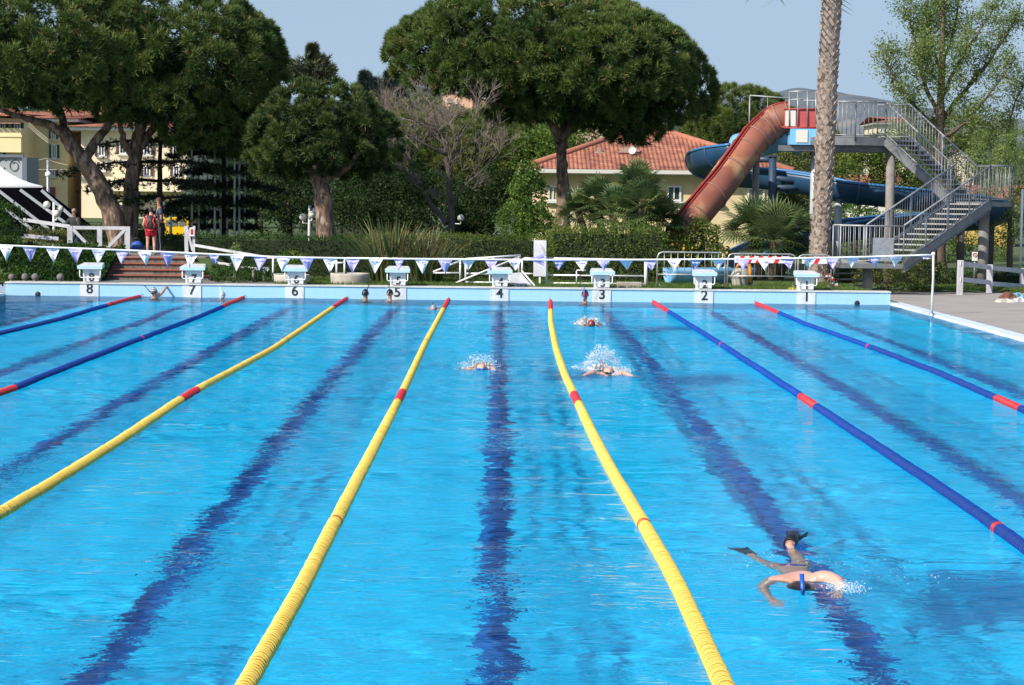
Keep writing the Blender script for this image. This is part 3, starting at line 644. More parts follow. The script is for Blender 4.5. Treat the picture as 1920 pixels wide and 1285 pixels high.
b.tube(curl(cx + .12, cz, .24, 1.3, .5), .018, 4); b.tube(curl(cx - .42, cz, .24, .8, .8), .018, 4); b.tube(curl(cx - .9, cz - .02, .2, .9, 2.2), .018, 4); b.build('lettering', mat('letter_grey', (.16, .18, .2), .6), r)
YT = 74.; tw = mat('tent_white', (.60, .60, .60), .6, c2=(.52, .52, .52), scale=.7)
r = empty('tent', (Xat(-60, YT), YT, 1), 'white pointed tent roof over dark seating, at the left edge', 'tent')
apex = at(-50, 262, YT + 2.2); e = [at(-150, 352, YT), at(80, 349, YT), at(80, 349, YT + 4.4), at(-150, 352, YT + 4.4)]; e[2].z = e[1].z; e[3].z = e[0].z
b = MB(); b.smooth = True
for i in range(4):
    p, q = e[i], e[(i + 1) % 4]; rows = []
    for t in np.linspace(0, 1, 7):
        l = 1 - t; sg = -.35 * math.sin(math.pi * t); pp = p.lerp(apex, t); qq = q.lerp(apex, t); pp.z += sg; qq.z += sg; rows.append([pp.lerp(qq, u) for u in (0, .25, .5, .75, 1)])
    s = b.add([v for rr in rows for v in rr])
    for j in range(6):
        for k in range(4): b.face(s + j * 5 + k, s + j * 5 + k + 1, s + j * 5 + 6 + k, s + j * 5 + 5 + k)
b.build('canopy', tw, r)
b = MB()
for i in range(4): p, q = e[i], e[(i + 1) % 4]; b.beam(p - Vector((0, 0, .1)), q - Vector((0, 0, .1)), .03, .2)
b.build('valance', mat('tent_valance', (.45, .45, .46), .6), r)
r = empty('grandstand', (Xat(40, YT), YT - 2, .5), 'dark sloping covered stand with grey rails, under the white tent', 'grandstand')
dk = mat('dark_awning', (.004, .004, .006), .95, spec=0.)
P = lambda x, y, dy=0: at(x, y, YT - 1.5 + dy)
b = MB()
for k in range(4):
    dy = k * .9
    b.hexa([P(-120, 352, dy), P(70, 352, dy), P(172, 430, dy), P(-120, 430, dy)], [v + Vector((0, .82, 0)) for v in (P(-120, 352, dy), P(70, 352, dy), P(172, 430, dy), P(-120, 430, dy))])
b.build('sloping_panel', dk, r)
rail_g = mat('rail_grey', (.36, .38, .42), .5)
for x0, y0, x1, y1 in ((-2, 358, 92, 430), (38, 356, 125, 420), (78, 357, 150, 420), (8, 390, 60, 430)):
    b = MB(); b.beam(P(x0, y0, -.1), P(x1, y1, -.1), .09, .10); b.build('rail', rail_g, r)
# ------------------------------------------------------------------ vegetation generators
def nrm(v): return v / np.maximum(np.linalg.norm(v, axis=-1, keepdims=True), 1e-9)
def rdir(n): return nrm(rng.normal(size=(n, 3)))
def needles(C, Dn, n, Ln, Wd, spread, tint, jl=.35):
    """tufts of narrow pointed blades"""
    m = len(C); Cx = np.repeat(C, n, 0); Dx = nrm(np.repeat(Dn, n, 0) + spread * rng.normal(size=(m * n, 3)))
    ln = np.repeat(Ln, n) if hasattr(Ln, '__len__') else np.full(m * n, Ln)
    ln = ln * (1 - jl * rng.random(m * n)); side = nrm(np.cross(Dx, rdir(m * n)))
    w_ = Wd * (.7 + .6 * rng.random(m * n))[:, None]
    a = Cx - side * w_ * .5 + Dx * ln[:, None] * .05; c = Cx + side * w_ * .5 + Dx * ln[:, None] * .05; t = Cx + Dx * ln[:, None]
    V = np.stack([a, c, t], 1).reshape(-1, 3)
    T = np.repeat(np.repeat(tint, n) + .12 * (rng.random(m * n) - .5), 3)
    return V, T
def leaves(C, size, tint, asp=.55, up=None, k=1):
    """diamond leaves, randomly turned"""
    m = len(C); d = rdir(m)
    if up is not None: d = nrm(d + up)
    s = nrm(np.cross(d, rdir(m))); sz = (size * (.6 + .8 * rng.random(m)))[:, None]
    V = np.stack([C - d * sz * .5, C + s * sz * asp * .5, C + d * sz * .5, C - s * sz * asp * .5], 1).reshape(-1, 3)
    return V, np.repeat(tint + .15 * (rng.random(m) - .5), 4)
def tri_obj(name, VT, m, parent, k=3):
    V = np.concatenate([v for v, t in VT]); T = np.concatenate([t for v, t in VT])
    me = npmesh(name, V, np.arange(len(V)).reshape(-1, k), m, False, T)
    return link(name, me, parent)
def ell(px, py, rx, ry, Y, ryd=None, dY=0.):
    """ellipsoid given in photograph pixels at distance Y -> centre, radii in metres"""
    s = (Y + dY) / F; c = at(px, py, Y + dY)
    return np.array(c[:]), np.array([rx * s, (ryd if ryd else rx * s), ry * s])
def shell(E, n, lob=.22, seed=0, upper=-.6, inner=.15, per=70):
    """points and outward directions over clumps that sit on an ellipsoid's surface"""
    c, r = E; g = np.random.default_rng(seed)
    nl = max(10, int(n / per)); fi = np.arange(nl) + .5; zf = 1 - 2 * fi / nl; af = fi * 2.39996 + g.random()
    ld = np.stack([np.sqrt(1 - zf ** 2) * np.cos(af), np.sqrt(1 - zf ** 2) * np.sin(af), zf], 1); ld = nrm(ld + .14 * g.normal(size=ld.shape)); ld = ld[ld[:, 2] > upper]; nl = len(ld)
    lc = ld * (1 - lob * (.7 + .6 * g.random((nl, 1)))); lr = lob * (1. + .9 * g.random(nl)); lt = g.random(nl)
    k = g.integers(0, nl, n); d = nrm(g.normal(size=(n, 3)) + 1.2 * ld[k] + [0, 0, .25])
    rad = (1 - inner * g.random(n) ** 2)[:, None]
    p = lc[k] + d * lr[k][:, None] * rad * np.array([1, 1, 1.])
    # the lobe radius is relative to the smallest half axis so that clumps stay round
    q = c + lc[k] * r + d * (lr[k] * (r.min() * .5 + r.mean() * .5))[:, None] * rad
    nrml = nrm(d + .35 * ld[k] / 1.0 + [0, 0, .35])
    return q, nrml, lt[k]
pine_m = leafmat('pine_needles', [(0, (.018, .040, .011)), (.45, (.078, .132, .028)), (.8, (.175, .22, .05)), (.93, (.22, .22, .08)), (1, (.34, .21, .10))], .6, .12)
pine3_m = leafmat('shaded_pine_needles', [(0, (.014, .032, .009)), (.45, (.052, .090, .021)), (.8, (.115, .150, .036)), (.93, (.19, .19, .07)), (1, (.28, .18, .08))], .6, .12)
pine2_m = leafmat('yellow_pine_needles', [(0, (.022, .045, .012)), (.45, (.095, .145, .032)), (.8, (.19, .22, .05)), (.93, (.26, .24, .08)), (1, (.34, .21, .09))], .6, .15)
dark_m = leafmat('cedar_needles', [(0, (.008, .018, .010)), (.5, (.020, .040, .017)), (1, (.070, .10, .032))], .65, .08)
leaf_m = leafmat('laurel_leaves', [(0, (.025, .06, .012)), (.5, (.07, .14, .025)), (1, (.19, .25, .05))], .55, .3, .15)
hedge_m = leafmat('hedge_leaves', [(0, (.03, .06, .012)), (.5, (.09, .14, .028)), (1, (.23, .25, .06))], .6, .3, .12)
olive_m = leafmat('olive_leaves', [(0, (.04, .06, .02)), (.5, (.10, .13, .035)), (1, (.24, .24, .08))], .5, .3)
fresh_m = leafmat('spring_leaves', [(0, (.06, .11, .03)), (.5, (.13, .20, .05)), (1, (.26, .31, .10))], .45, .4)
ivy_m = leafmat('ivy_leaves', [(0, (.010, .028, .008)), (.5, (.032, .075, .016)), (1, (.08, .14, .03))], .65, .2, .08)
palm_m = leafmat('palm_fronds', [(0, (.018, .04, .014)), (.5, (.05, .095, .028)), (1, (.20, .24, .09))], .45, .2, .4)
flax_m = leafmat('flax_blades', [(0, (.03, .06, .018)), (.5, (.085, .12, .04)), (.8, (.20, .19, .08)), (1, (.26, .11, .04))], .5, .25)
shade_leaf_m = leafmat('shaded_evergreen_leaves', [(0, (.007, .018, .006)), (.5, (.020, .042, .013)), (1, (.055, .085, .028))], .65, .15, .08)  # evergreen leaves darkened: the canopy's shade is put into their colour
bark_pine = mat('pine_bark', (.22, .14, .10), .95, c2=(.08, .055, .042), scale=7, contrast=(.42, .58), bump=.05, bscale=9, stretch=(1.4, 1.4, .45), c3=(.36, .27, .20), c3pos=.60, c3scale=5)
bark_dark = mat('dark_bark', (.035, .026, .022), .95, c2=(.06, .045, .036), scale=8, bump=.03, stretch=(1, 1, .4))
bark_grey = mat('grey_bark', (.19, .165, .14), .9, c2=(.10, .085, .07), scale=9, bump=.02, stretch=(1, 1, .4))
twig_m = mat('bare_twigs', (.25, .20, .165), .9, c2=(.16, .125, .10), scale=2)
bark_brown = mat('brown_bark', (.13, .09, .06), .9, c2=(.08, .06, .045), scale=8, bump=.02, stretch=(1, 1, .4))
def limb(b, pts, r0, r1, n=9, wob=.0, sub=5):
    """tapered, slightly crooked limb through points"""
    P = [Vector(p) for p in pts]; out = []; K = len(P)
    for i in range(K - 1):
        p0, p1, p2, p3 = P[max(i - 1, 0)], P[i], P[i + 1], P[min(i + 2, K - 1)]
        for j in range(sub):
            t = j / sub
            out.append(.5 * ((2 * p1) + (-p0 + p2) * t + (2 * p0 - 5 * p1 + 4 * p2 - p3) * t * t + (-p0 + 3 * p1 - 3 * p2 + p3) * t ** 3))
    out.append(P[-1]); M = len(out)
    if wob: out = [p + Vector((random.uniform(-1, 1), random.uniform(-1, 1), random.uniform(-.5, .5))) * wob * (i > 0) for i, p in enumerate(out)]
    rr = [r0 + (r1 - r0) * (i / (M - 1)) ** .9 for i in range(M)]; rr[0] *= 1.25
    b.tube(out, [r * (1 + random.uniform(-.07, .07)) for r in rr], n); return out
def pine(name, label, Y, trunk, tr, limbs, lobes, dens=1., m=None, group=None, seed=1, bark=None, needle=.26, cat='pine tree', zg=None):
    m = m or pine_m; base = at(*trunk[0], Y)
    if zg is not None: base.z = zg
    r = empty(name, base, label, cat, group)
    b = MB(); P = [base] + [at(x, y, Y + (dy[0] if dy else 0)) for x, y, *dy in trunk[1:]]; limb(b, P, tr, tr * .55, 11, .02)
    b.build('trunk', bark or bark_pine, r)
    for pts, rad in limbs:
        b = MB(); limb(b, [at(x, y, Y + dy) for x, y, dy in pts], rad, rad * .3, 8, .04); b.build('limb', bark or bark_pine, r)
    VT = []
    for i, (px, py, rx, ry, dY, *ct) in enumerate(lobes):
        cut = ct[0] if ct else -.55
        E = ell(px, py, rx, ry, Y, None, dY); E[1][1] = min(E[1][0], 3.6)
        a = 4 * math.pi * ((E[1][0] * E[1][1]) ** 1.6 / 3 + 2 * (E[1][0] * E[1][2]) ** 1.6 / 3) ** (1 / 1.6)
        n = int(a * 78 * dens)
        q, d, lt = shell(E, n, .055, seed * 31 + i, cut, .45, 20); kp = (q[:, 2] - E[0][2]) / E[1][2] > cut + .10 * np.sin(q[:, 0] * 2.1) + .08 * rng.normal(size=n); q, d, lt = q[kp], d[kp], lt[kp]; n = len(q); d = nrm(d * .6 + nrm((q - E[0]) / E[1]) * .5 + [0, 0, .45])
        tnt = .20 + .30 * lt + .25 * rng.random(n) + .10 * np.sin(q[:, 0] * 1.9 + q[:, 1]) * np.sin(q[:, 2] * 2.3 + q[:, 1] * 1.3); nb = 10
        bud = rng.random(n) < .02; tnt = np.where(bud, 1.02, tnt)
        VT.append(needles(q, d, nb, needle, .030, .55, tnt))
        # young candles stand upright on the lit side
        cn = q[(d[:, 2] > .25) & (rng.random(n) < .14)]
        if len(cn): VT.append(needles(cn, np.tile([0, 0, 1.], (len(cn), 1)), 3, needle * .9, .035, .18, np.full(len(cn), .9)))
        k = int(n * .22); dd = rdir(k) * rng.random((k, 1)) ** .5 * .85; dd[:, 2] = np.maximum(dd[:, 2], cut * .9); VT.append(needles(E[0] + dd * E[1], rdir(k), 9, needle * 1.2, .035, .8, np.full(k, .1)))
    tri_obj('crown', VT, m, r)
    return r

pine('umbrella_pine', 'big umbrella pine with a single bare trunk, standing before the red roofed house', 66,
     [(1056, 450), (1056, 400), (1055, 350), (1054, 300), (1052, 255)], .26,
     [([(1053, 262, 0), (1075, 225, .2), (1110, 205, .5), (1160, 185, .8), (1210, 150, 1)], .17), ([(1052, 262, 0), (1030, 225, -.2), (985, 190, -.4), (930, 150, 0), (880, 110, .3)], .18),
      ([(1054, 258, 0), (1060, 210, .6), (1050, 150, 1.5), (1040, 80, 2)], .17), ([(1110, 205, .5), (1140, 215, .8), (1180, 215, 1), (1215, 200, 1.4)], .08), ([(930, 150, 0), (870, 160, -.6), (815, 140, -1)], .08), ([(985, 190, -.4), (960, 200, -1.4), (900, 185, -2)], .07)],
     [(1000, 110, 255, 135, 0, -.42), (850, 100, 128, 78, .3, -.55), (1190, 175, 148, 125, .4, -.40), (1110, 130, 190, 120, -.8, -.5), (930, 150, 130, 52, -1.2, -.6), (1060, 195, 110, 48, -.9, -.6), (1170, 225, 105, 42, .2, -.5), (1190, 255, 50, 26, 0, -.6), (985, 212, 75, 30, -.9, -.6)], 1., None, None, 3)
pine('umbrella_pine', 'leaning pine with a forked trunk, over the stairs at the left', 60, [(228, 432), (205, 388), (170, 322), (142, 282), (118, 246)], .34,
     [([(118, 248, 0), (85, 232, -.3), (40, 220, -.6), (-30, 195, -.6)], .16), ([(158, 296, 0), (190, 250, .3), (215, 218, .5), (240, 170, .8), (250, 120, 1)], .17), ([(120, 250, 0), (115, 215, .5), (90, 150, 1), (70, 90, 1)], .14)],
     [(60, 110, 240, 150, 0, -.4), (-60, 130, 130, 100, 0, -.6), (60, 160, 140, 52, -1.2, -.7), (128, 190, 44, 28, -1, -.8), (30, 186, 85, 26, -.5, -.7), (180, 130, 90, 60, -.5, -.6)], 1., None, None, 5, zg=ZT - .05)
pine('umbrella_pine', 'straight pine with a scaly sunlit trunk, right behind the landing of the stairs', 61, [(243, 434), (246, 380), (249, 330), (254, 290), (262, 245), (275, 190)], .27,
     [([(253, 300, 0), (232, 262, -.3), (226, 215, -.4), (215, 150, -.4)], .13), ([(258, 285, 0), (290, 240, .2), (335, 205, .3), (400, 165, .4), (450, 140, .6)], .14), ([(270, 215, 0), (300, 150, .5), (330, 90, .8)], .13)],
     [(320, 120, 200, 150, 0, -.5), (425, 170, 112, 125, .5, -.75), (300, 200, 125, 50, -.9, -.7), (395, 240, 95, 50, -.3, -.8), (475, 100, 58, 62, .3, -.7), (455, 60, 38, 30, 0), (462, 240, 48, 70, .8, -.8), (262, 212, 52, 28, 0), (505, 130, 30, 34, 0)], 1., None, None, 7, zg=ZT - .05)
pine('umbrella_pine', 'low spreading pine with a thick pale trunk, behind the globe lamp and long hedge', 58.6, [(612, 446), (610, 400), (600, 350), (592, 322)], .32,
     [([(596, 335, 0), (575, 305, .2), (550, 285, .3), (520, 260, .3)], .16), ([(600, 340, 0), (640, 322, -.3), (668, 295, -.4), (700, 260, -.4)], .15), ([(594, 325, 0), (600, 280, .4), (610, 220, .8)], .17)],
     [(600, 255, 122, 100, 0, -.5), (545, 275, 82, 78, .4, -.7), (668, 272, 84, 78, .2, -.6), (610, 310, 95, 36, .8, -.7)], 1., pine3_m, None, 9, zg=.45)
pine('umbrella_pine', 'broad yellowish pine filling the gap behind the bare tree', 95, [(770, 440), (765, 400), (775, 350), (790, 310)], .34,
     [([(770, 380, 0), (735, 345, .2), (700, 320, .3)], .16), ([(785, 325, 0), (850, 290, .2), (900, 270, .3)], .15)],
     [(775, 300, 115, 82, 0, -.6), (885, 300, 135, 86, .4, -.6), (965, 312, 100, 80, .2, -.7), (840, 345, 150, 50, .8, -.8), (715, 318, 55, 55, 0), (1020, 290, 52, 46, .6)], .8, pine2_m, None, 12, zg=.5, needle=.3)
pine('umbrella_pine', 'round topped pine beyond the house roof, behind the orange tube', 100, [(1385, 330), (1385, 290), (1385, 250)], .4,
     [([(1385, 265, 0), (1350, 240, 0), (1330, 220, 0)], .2)],
     [(1385, 235, 100, 70, 0, -.6), (1330, 245, 52, 44, .4), (1440, 250, 70, 52, 0), (1510, 262, 60, 46, 1)], .75, pine2_m, None, 14, zg=.6, needle=.34)

# cedars: tiers of flat drooping pads
def cedar(label, Y, trunk, tr, tiers, m=dark_m, seed=2, zg=.6, name='cedar', padn=130, group=None, ndl=.16):
    g = random.Random(seed); base = at(*trunk[0], Y); base.z = zg
    r = empty(name, base, label, 'cedar', group); b = MB(); limb(b, [base] + [at(x, y, Y) for x, y in trunk[1:]], tr, tr * .3, 9, .01); b.build('trunk', bark_dark, r)
    VT = []; bb = MB()
    for (px, py, ln, k, droop) in tiers:
        c = at(px, py, Y)
        for i in range(k):
            a = 2 * math.pi * (i + g.random() * .8) / k; L_ = ln * g.uniform(.6, 1.15); d = Vector((math.cos(a), math.sin(a), 0))
            pts = [c + d * L_ * t + Vector((0, 0, -droop * L_ * t * t + .25 * t)) for t in (0, .25, .5, .75, 1)]
            bb.tube(pts, [.05, .04, .03, .02, .008], 5)
            n = int(padn * L_); t = .2 + .8 * rng.random(n) ** .7; wd = .16 + .22 * L_ * np.sin(np.pi * np.clip(t, 0, 1) * .8)
            sd_ = np.array([-d.y, d.x, 0]); o = rng.normal(size=n) * wd * .6
            q = np.array(c[:]) + np.outer(t * L_, [d.x, d.y, 0]) + np.outer(o, sd_); q[:, 2] += -droop * L_ * t ** 2 + .25 * t - .25 * np.abs(o) + .04 * rng.normal(size=n)
            VT.append(needles(q, np.tile([d.x * .6, d.y * .6, .35], (n, 1)) + .5 * rng.normal(size=(n, 3)) * [1, 1, .3], 7, ndl, .028, .5, .2 + .5 * rng.random(n)))
    bb.build('limb', bark_dark, r); tri_obj('crown', VT, m, r); return r
cedar('dark tiered cedar with drooping black-green pads, right of the two pine trunks', 62.5, [(298, 432), (299, 380), (300, 300), (302, 180)], .13,
      [(299, 400, 1.3, 4, .15), (299, 372, 2.2, 5, .16), (299, 340, 2.7, 5, .18), (299, 305, 2.6, 5, .2), (300, 265, 2.4, 5, .2)], padn=50)
cedar('dark cedar with sagging branches, in front of the white flagpoles', 64.5, [(420, 440), (420, 360), (420, 200)], .16,
      [(424, 428, 1.0, 5, .2), (424, 402, 1.5, 7, .24), (424, 374, 1.7, 7, .24), (424, 345, 1.7, 7, .24), (424, 316, 1.7, 7, .24), (424, 286, 1.6, 7, .22), (424, 256, 1.5, 7, .22), (424, 224, 1.3, 6, .22)], seed=5, padn=85)
# skyline conifers
def conifer(label, Y, px, ytop, ybot, wpx, m, seed, arms=(), dens=1., spire=.25):
    g = random.Random(seed); base = at(px, ybot, Y); top = at(px, ytop, Y); s = Y / F
    r = empty('conifer', base, label, 'conifer', 'conifers on the skyline'); b = MB(); b.tube([base, top], [.3, .05], 7); b.build('trunk', bark_dark, r)
    VT = []; H = top.z - base.z; n = int(2600 * dens); t = rng.random(n) ** 1.3
    prof = np.where(t > 1 - spire, .16 * (1 - t) / spire + .02, .16 + .84 * np.clip((1 - spire - t) / (1 - spire), 0, 1) ** 1.0)
    if not arms: prof = np.clip(1.25 * (1 - t), .04, 1)
    prof = prof * (.75 + .3 * np.sin(t * 34 + 2)) ; a = rng.random(n) * 6.283; lob = .75 + .35 * np.sin(a * 5 + t * 21)
    rad = wpx * s * prof * lob * rng.random(n) ** .35
    q = np.stack([base.x + rad * np.cos(a), Y + rad * np.sin(a), base.z + t * H], 1)
    VT.append(needles(q, np.stack([np.cos(a), np.sin(a), np.full(n, .6)], 1), 7, .011 * Y * .4, .0011 * Y * .45, .4, .2 + .6 * rng.random(n)))
    for ax, ay in arms:
        e = at(ax, ay, Y); k = 160; t = rng.random(k); st_ = at(px, ay + 26, Y); q = np.array(st_[:]) + np.outer(t, np.array(e[:]) - np.array(st_[:])) + rng.normal(size=(k, 3)) * (.35 * (1.1 - t))[:, None]
        VT.append(needles(q, np.tile(np.array((e - st_).normalized()[:]), (k, 1)), 7, .4, .06, .5, .2 + .6 * rng.random(k)))
    tri_obj('crown', VT, m, r); return r
cyp_m = leafmat('cypress_needles', [(0, (.025, .035, .018)), (.5, (.06, .072, .032)), (1, (.12, .12, .06))], .7, .05)
blue_m = leafmat('blue_conifer_needles', [(0, (.02, .04, .035)), (1, (.06, .10, .08))], .7, .05)
conifer('dark spired conifer with upturned arms on the skyline, above the low spreading pine', 95, 585, 88, 250, 46, cyp_m, 1, [(549, 122), (622, 131), (602, 112), (606, 118), (535, 132)], 1.5, .3)
conifer('bluish conifer, leftmost of the small distant group on the skyline', 150, 684, 140, 230, 24, blue_m, 2, (), .8, .2)
conifer('thin spindly conifer between two fuller ones on the skyline', 155, 705, 152, 230, 9, blue_m, 3, (), .4, .4)
conifer('bluish conifer with a sharp tip, rightmost of the distant group on the skyline', 150, 730, 139, 240, 26, blue_m, 4, (), .8, .3)
conifer('faint conifer peeping beside the left edge of the big pine crown', 170, 752, 144, 230, 14, blue_m, 6, (), .5, .4)

# leafy trees and shrubs
def bushy(name, label, cat, Y, lobes, m, size=.07, dens=420, trunk=None, tr=.09, bark=None, zg=None, group=None, fruit=None, seed=3, lob=.25):
    px, py = lobes[0][0], max(l[1] + l[3] for l in lobes); base = at(px, py, Y)
    if trunk: base = at(*trunk[0], Y)
    if zg is not None: base.z = zg
    r = empty(name, base, label, cat, group)
    b = MB(); top = at(lobes[0][0], lobes[0][1], Y); tr = .03 if name == 'shrub' else tr
    P = [base] + ([at(x, y, Y) for x, y in trunk[1:]] if trunk else [base.lerp(top, .5), top]); limb(b, P, tr, tr * .4, 7, .01)
    for l in lobes[1:5]: limb(b, [P[len(P) // 2], at(l[0], l[1], Y + l[4])], tr * .45, tr * .12, 5, .03)
    b.build('trunk', bark or bark_dark, r)
    VT = []
    for i, (x, y, rx, ry, dY) in enumerate(lobes):
        E = ell(x, y, rx, ry, Y, None, dY); E[1][1] = min(E[1][0] * 1.0, 2.6); v = E[1]
        n = int(4 * math.pi * (v[0] * v[2] + v[0] * v[1] + v[1] * v[2]) / 3 * dens); n = max(n, 150)
        q, d, lt = shell(E, n, lob, seed * 17 + i, -.8, .45); q = q + rng.normal(size=q.shape) * size * .6
        VT.append(leaves(q, size, .15 + .5 * lt + .3 * rng.random(n), .55, d * .6))
    tri_obj('crown' if trunk or 'tree' in name else 'foliage', VT, m, r, 4)
    if fruit:
        for i in range(fruit[0]):
            l = random.choice(lobes); a = random.uniform(-2.6, -.5); u, v_ = random.uniform(-.85, .85), random.uniform(-.7, .8)
            p = at(l[0] + l[2] * u, l[1] + l[3] * v_ * math.sqrt(max(.05, 1 - u * u)), Y + l[4]); p.y -= (l[2] * Y / F) * .9 * math.sqrt(max(0, 1 - u * u))
            bf = MB(); bf.ball(p, (.035, .035, .045), 7, 5); bf.build('fruit', fruit[1], r)
    return r
bushy('laurel_tree', 'tall narrow laurel with glossy leaves, left of the cream house', 'tree', 60, [(985, 375, 34, 70, 0), (1000, 415, 34, 38, -.3), (965, 415, 34, 38, 0), (992, 335, 22, 34, 0), (1020, 420, 20, 28, -.2)], leaf_m, .085, 420, seed=4, zg=.4)
bushy('evergreen_tree', 'dark round evergreen between the bare tree and the tall laurel', 'tree', 66, [(905, 390, 48, 55, 0), (930, 350, 40, 40, .5), (890, 425, 40, 25, -.4)], shade_leaf_m, .09, 330, seed=5, zg=.4)
bushy('evergreen_tree', 'olive leaved tree in shade, left of the globe lamp by the hedge', 'tree', 72, [(535, 370, 45, 55, 0), (505, 400, 45, 45, .3), (560, 405, 30, 40, 0)], shade_leaf_m, .09, 220, [(545, 445), (543, 410), (540, 380)], .14, zg=.45, seed=6)
bushy('evergreen_tree', 'tall shadowy evergreen mass flanking the low spreading pine', 'tree', 74, [(490, 320, 55, 85, 0), (735, 330, 62, 75, 0), (560, 380, 60, 50, 0), (690, 380, 60, 50, .5), (770, 380, 50, 50, 0)], shade_leaf_m, .10, 240, seed=41, zg=.45)
bushy('evergreen_tree', 'dense green shrub tree under the boughs, right of the pale pine trunk', 'tree', 70, [(670, 405, 42, 38, 0), (720, 415, 50, 32, .3), (770, 420, 50, 30, 0), (650, 380, 25, 30, 1)], shade_leaf_m, .09, 330, seed=7, zg=.4)
bushy('evergreen_tree', 'dark bushy tree filling the gap behind the flax and pale pine trunk', 'tree', 90, [(640, 370, 70, 60, 0), (720, 380, 80, 60, 0), (800, 385, 80, 60, 0), (880, 400, 40, 50, 0)], shade_leaf_m, .13, 170, seed=8, zg=.5)
bushy('evergreen_tree', 'dark bushy tree behind the white flagpoles', 'tree', 84, [(480, 350, 80, 70, 0), (400, 400, 60, 50, 0), (520, 300, 60, 60, 0), (450, 290, 50, 60, 1), (350, 412, 40, 30, 0)], shade_leaf_m, .13, 170, seed=9, zg=.5)
bushy('evergreen_tree', 'leafy green tree tucked behind the roof left slope and big pine trunk', 'tree', 93, [(1060, 270, 60, 45, 0), (1000, 300, 50, 50, 0), (1110, 255, 45, 30, 0), (960, 340, 40, 40, 0)], leaf_m, .13, 150, seed=10, zg=.5)
bushy('evergreen_tree', 'yellow green tree behind the blue slide, left of the palm trunk', 'tree', 86, [(1480, 330, 60, 60, 0), (1520, 290, 60, 42, 0), (1460, 400, 50, 60, 0), (1540, 370, 50, 60, 0)], olive_m, .11, 230, seed=11, zg=.4)
bushy('evergreen_tree', 'low spreading tree behind the right slide column', 'tree', 84, [(1610, 320, 62, 48, 0), (1690, 320, 60, 50, 0), (1640, 290, 60, 32, 0), (1740, 350, 50, 50, 0)], hedge_m, .11, 230, seed=12, zg=.3)
bushy('evergreen_tree', 'dull green tree under the lower blue slide', 'tree', 78, [(1600, 440, 60, 55, 0), (1530, 450, 50, 50, 0), (1700, 440, 60, 60, 0), (1760, 450, 45, 60, 0)], leaf_m, .10, 230, seed=13, zg=.2)
bushy('leafy_tree', 'bushy yellow green tree with a thin brown trunk, beside the stair landing', 'tree', 66, [(1890, 330, 45, 65, 0), (1860, 290, 45, 45, .4), (1925, 300, 50, 60, 0), (1885, 420, 42, 50, 0), (1920, 400, 30, 60, 0)], fresh_m, .075, 240, [(1892, 556), (1893, 480), (1894, 400), (1893, 330)], .12, bark_brown, .1, seed=14)
bushy('leafy_tree', 'soft green tree behind the upper stair flight', 'tree', 80, [(1800, 330, 60, 50, 0), (1850, 250, 55, 45, 0), (1790, 250, 50, 40, 0), (1840, 440, 60, 70, 0), (1740, 260, 30, 30, 0)], hedge_m, .09, 200, seed=15, zg=.2)
bushy('lemon_tree', 'lemon tree dotted with yellow fruit, behind the crowd barriers', 'lemon tree', 58, [(1300, 455, 52, 40, 0), (1325, 440, 26, 22, .4), (1275, 480, 36, 38, -.3), (1330, 490, 40, 35, -.2)], hedge_m, .075, 360, seed=16, zg=.4, fruit=(26, mat('lemon_fruit', (.75, .52, .03), .4)))
bushy('shrub', 'leggy olive shrub growing beneath the slide stairs', 'shrub', 57, [(1665, 520, 34, 28, 0), (1700, 518, 42, 30, 0), (1740, 516, 36, 26, .3), (1625, 522, 30, 22, 0)], olive_m, .06, 420, seed=17, zg=.1)
bushy('shrub', 'light green shrub trailing over the end of the handrail', 'shrub', 53.4, [(545, 492, 30, 22, 0), (530, 505, 22, 18, 0), (562, 505, 20, 16, 0)], leaf_m, .06, 420, seed=18, zg=GL)
bushy('shrub', 'dark green clipped shrub at the far left, above the boulders', 'shrub', 54.5, [(0, 430, 44, 52, 0), (-30, 440, 50, 60, 0), (15, 480, 40, 30, -.3)], ivy_m, .06, 520, seed=19, zg=GL + .2)
bushy('shrub', 'low bright green shrub at the left end of the end wall', 'shrub', 51.9, [(-5, 520, 32, 12, 0), (14, 524, 18, 8, 0), (-30, 515, 30, 16, .2)], fresh_m, .045, 700, seed=20, zg=GL - .1)
bushy('shrub', 'climbing green shoots on the ramp, right of the stairs', 'shrub', 54.4, [(442, 470, 10, 16, 0), (450, 495, 12, 20, 0), (438, 505, 9, 14, 0)], fresh_m, .05, 500, seed=21, zg=GL)

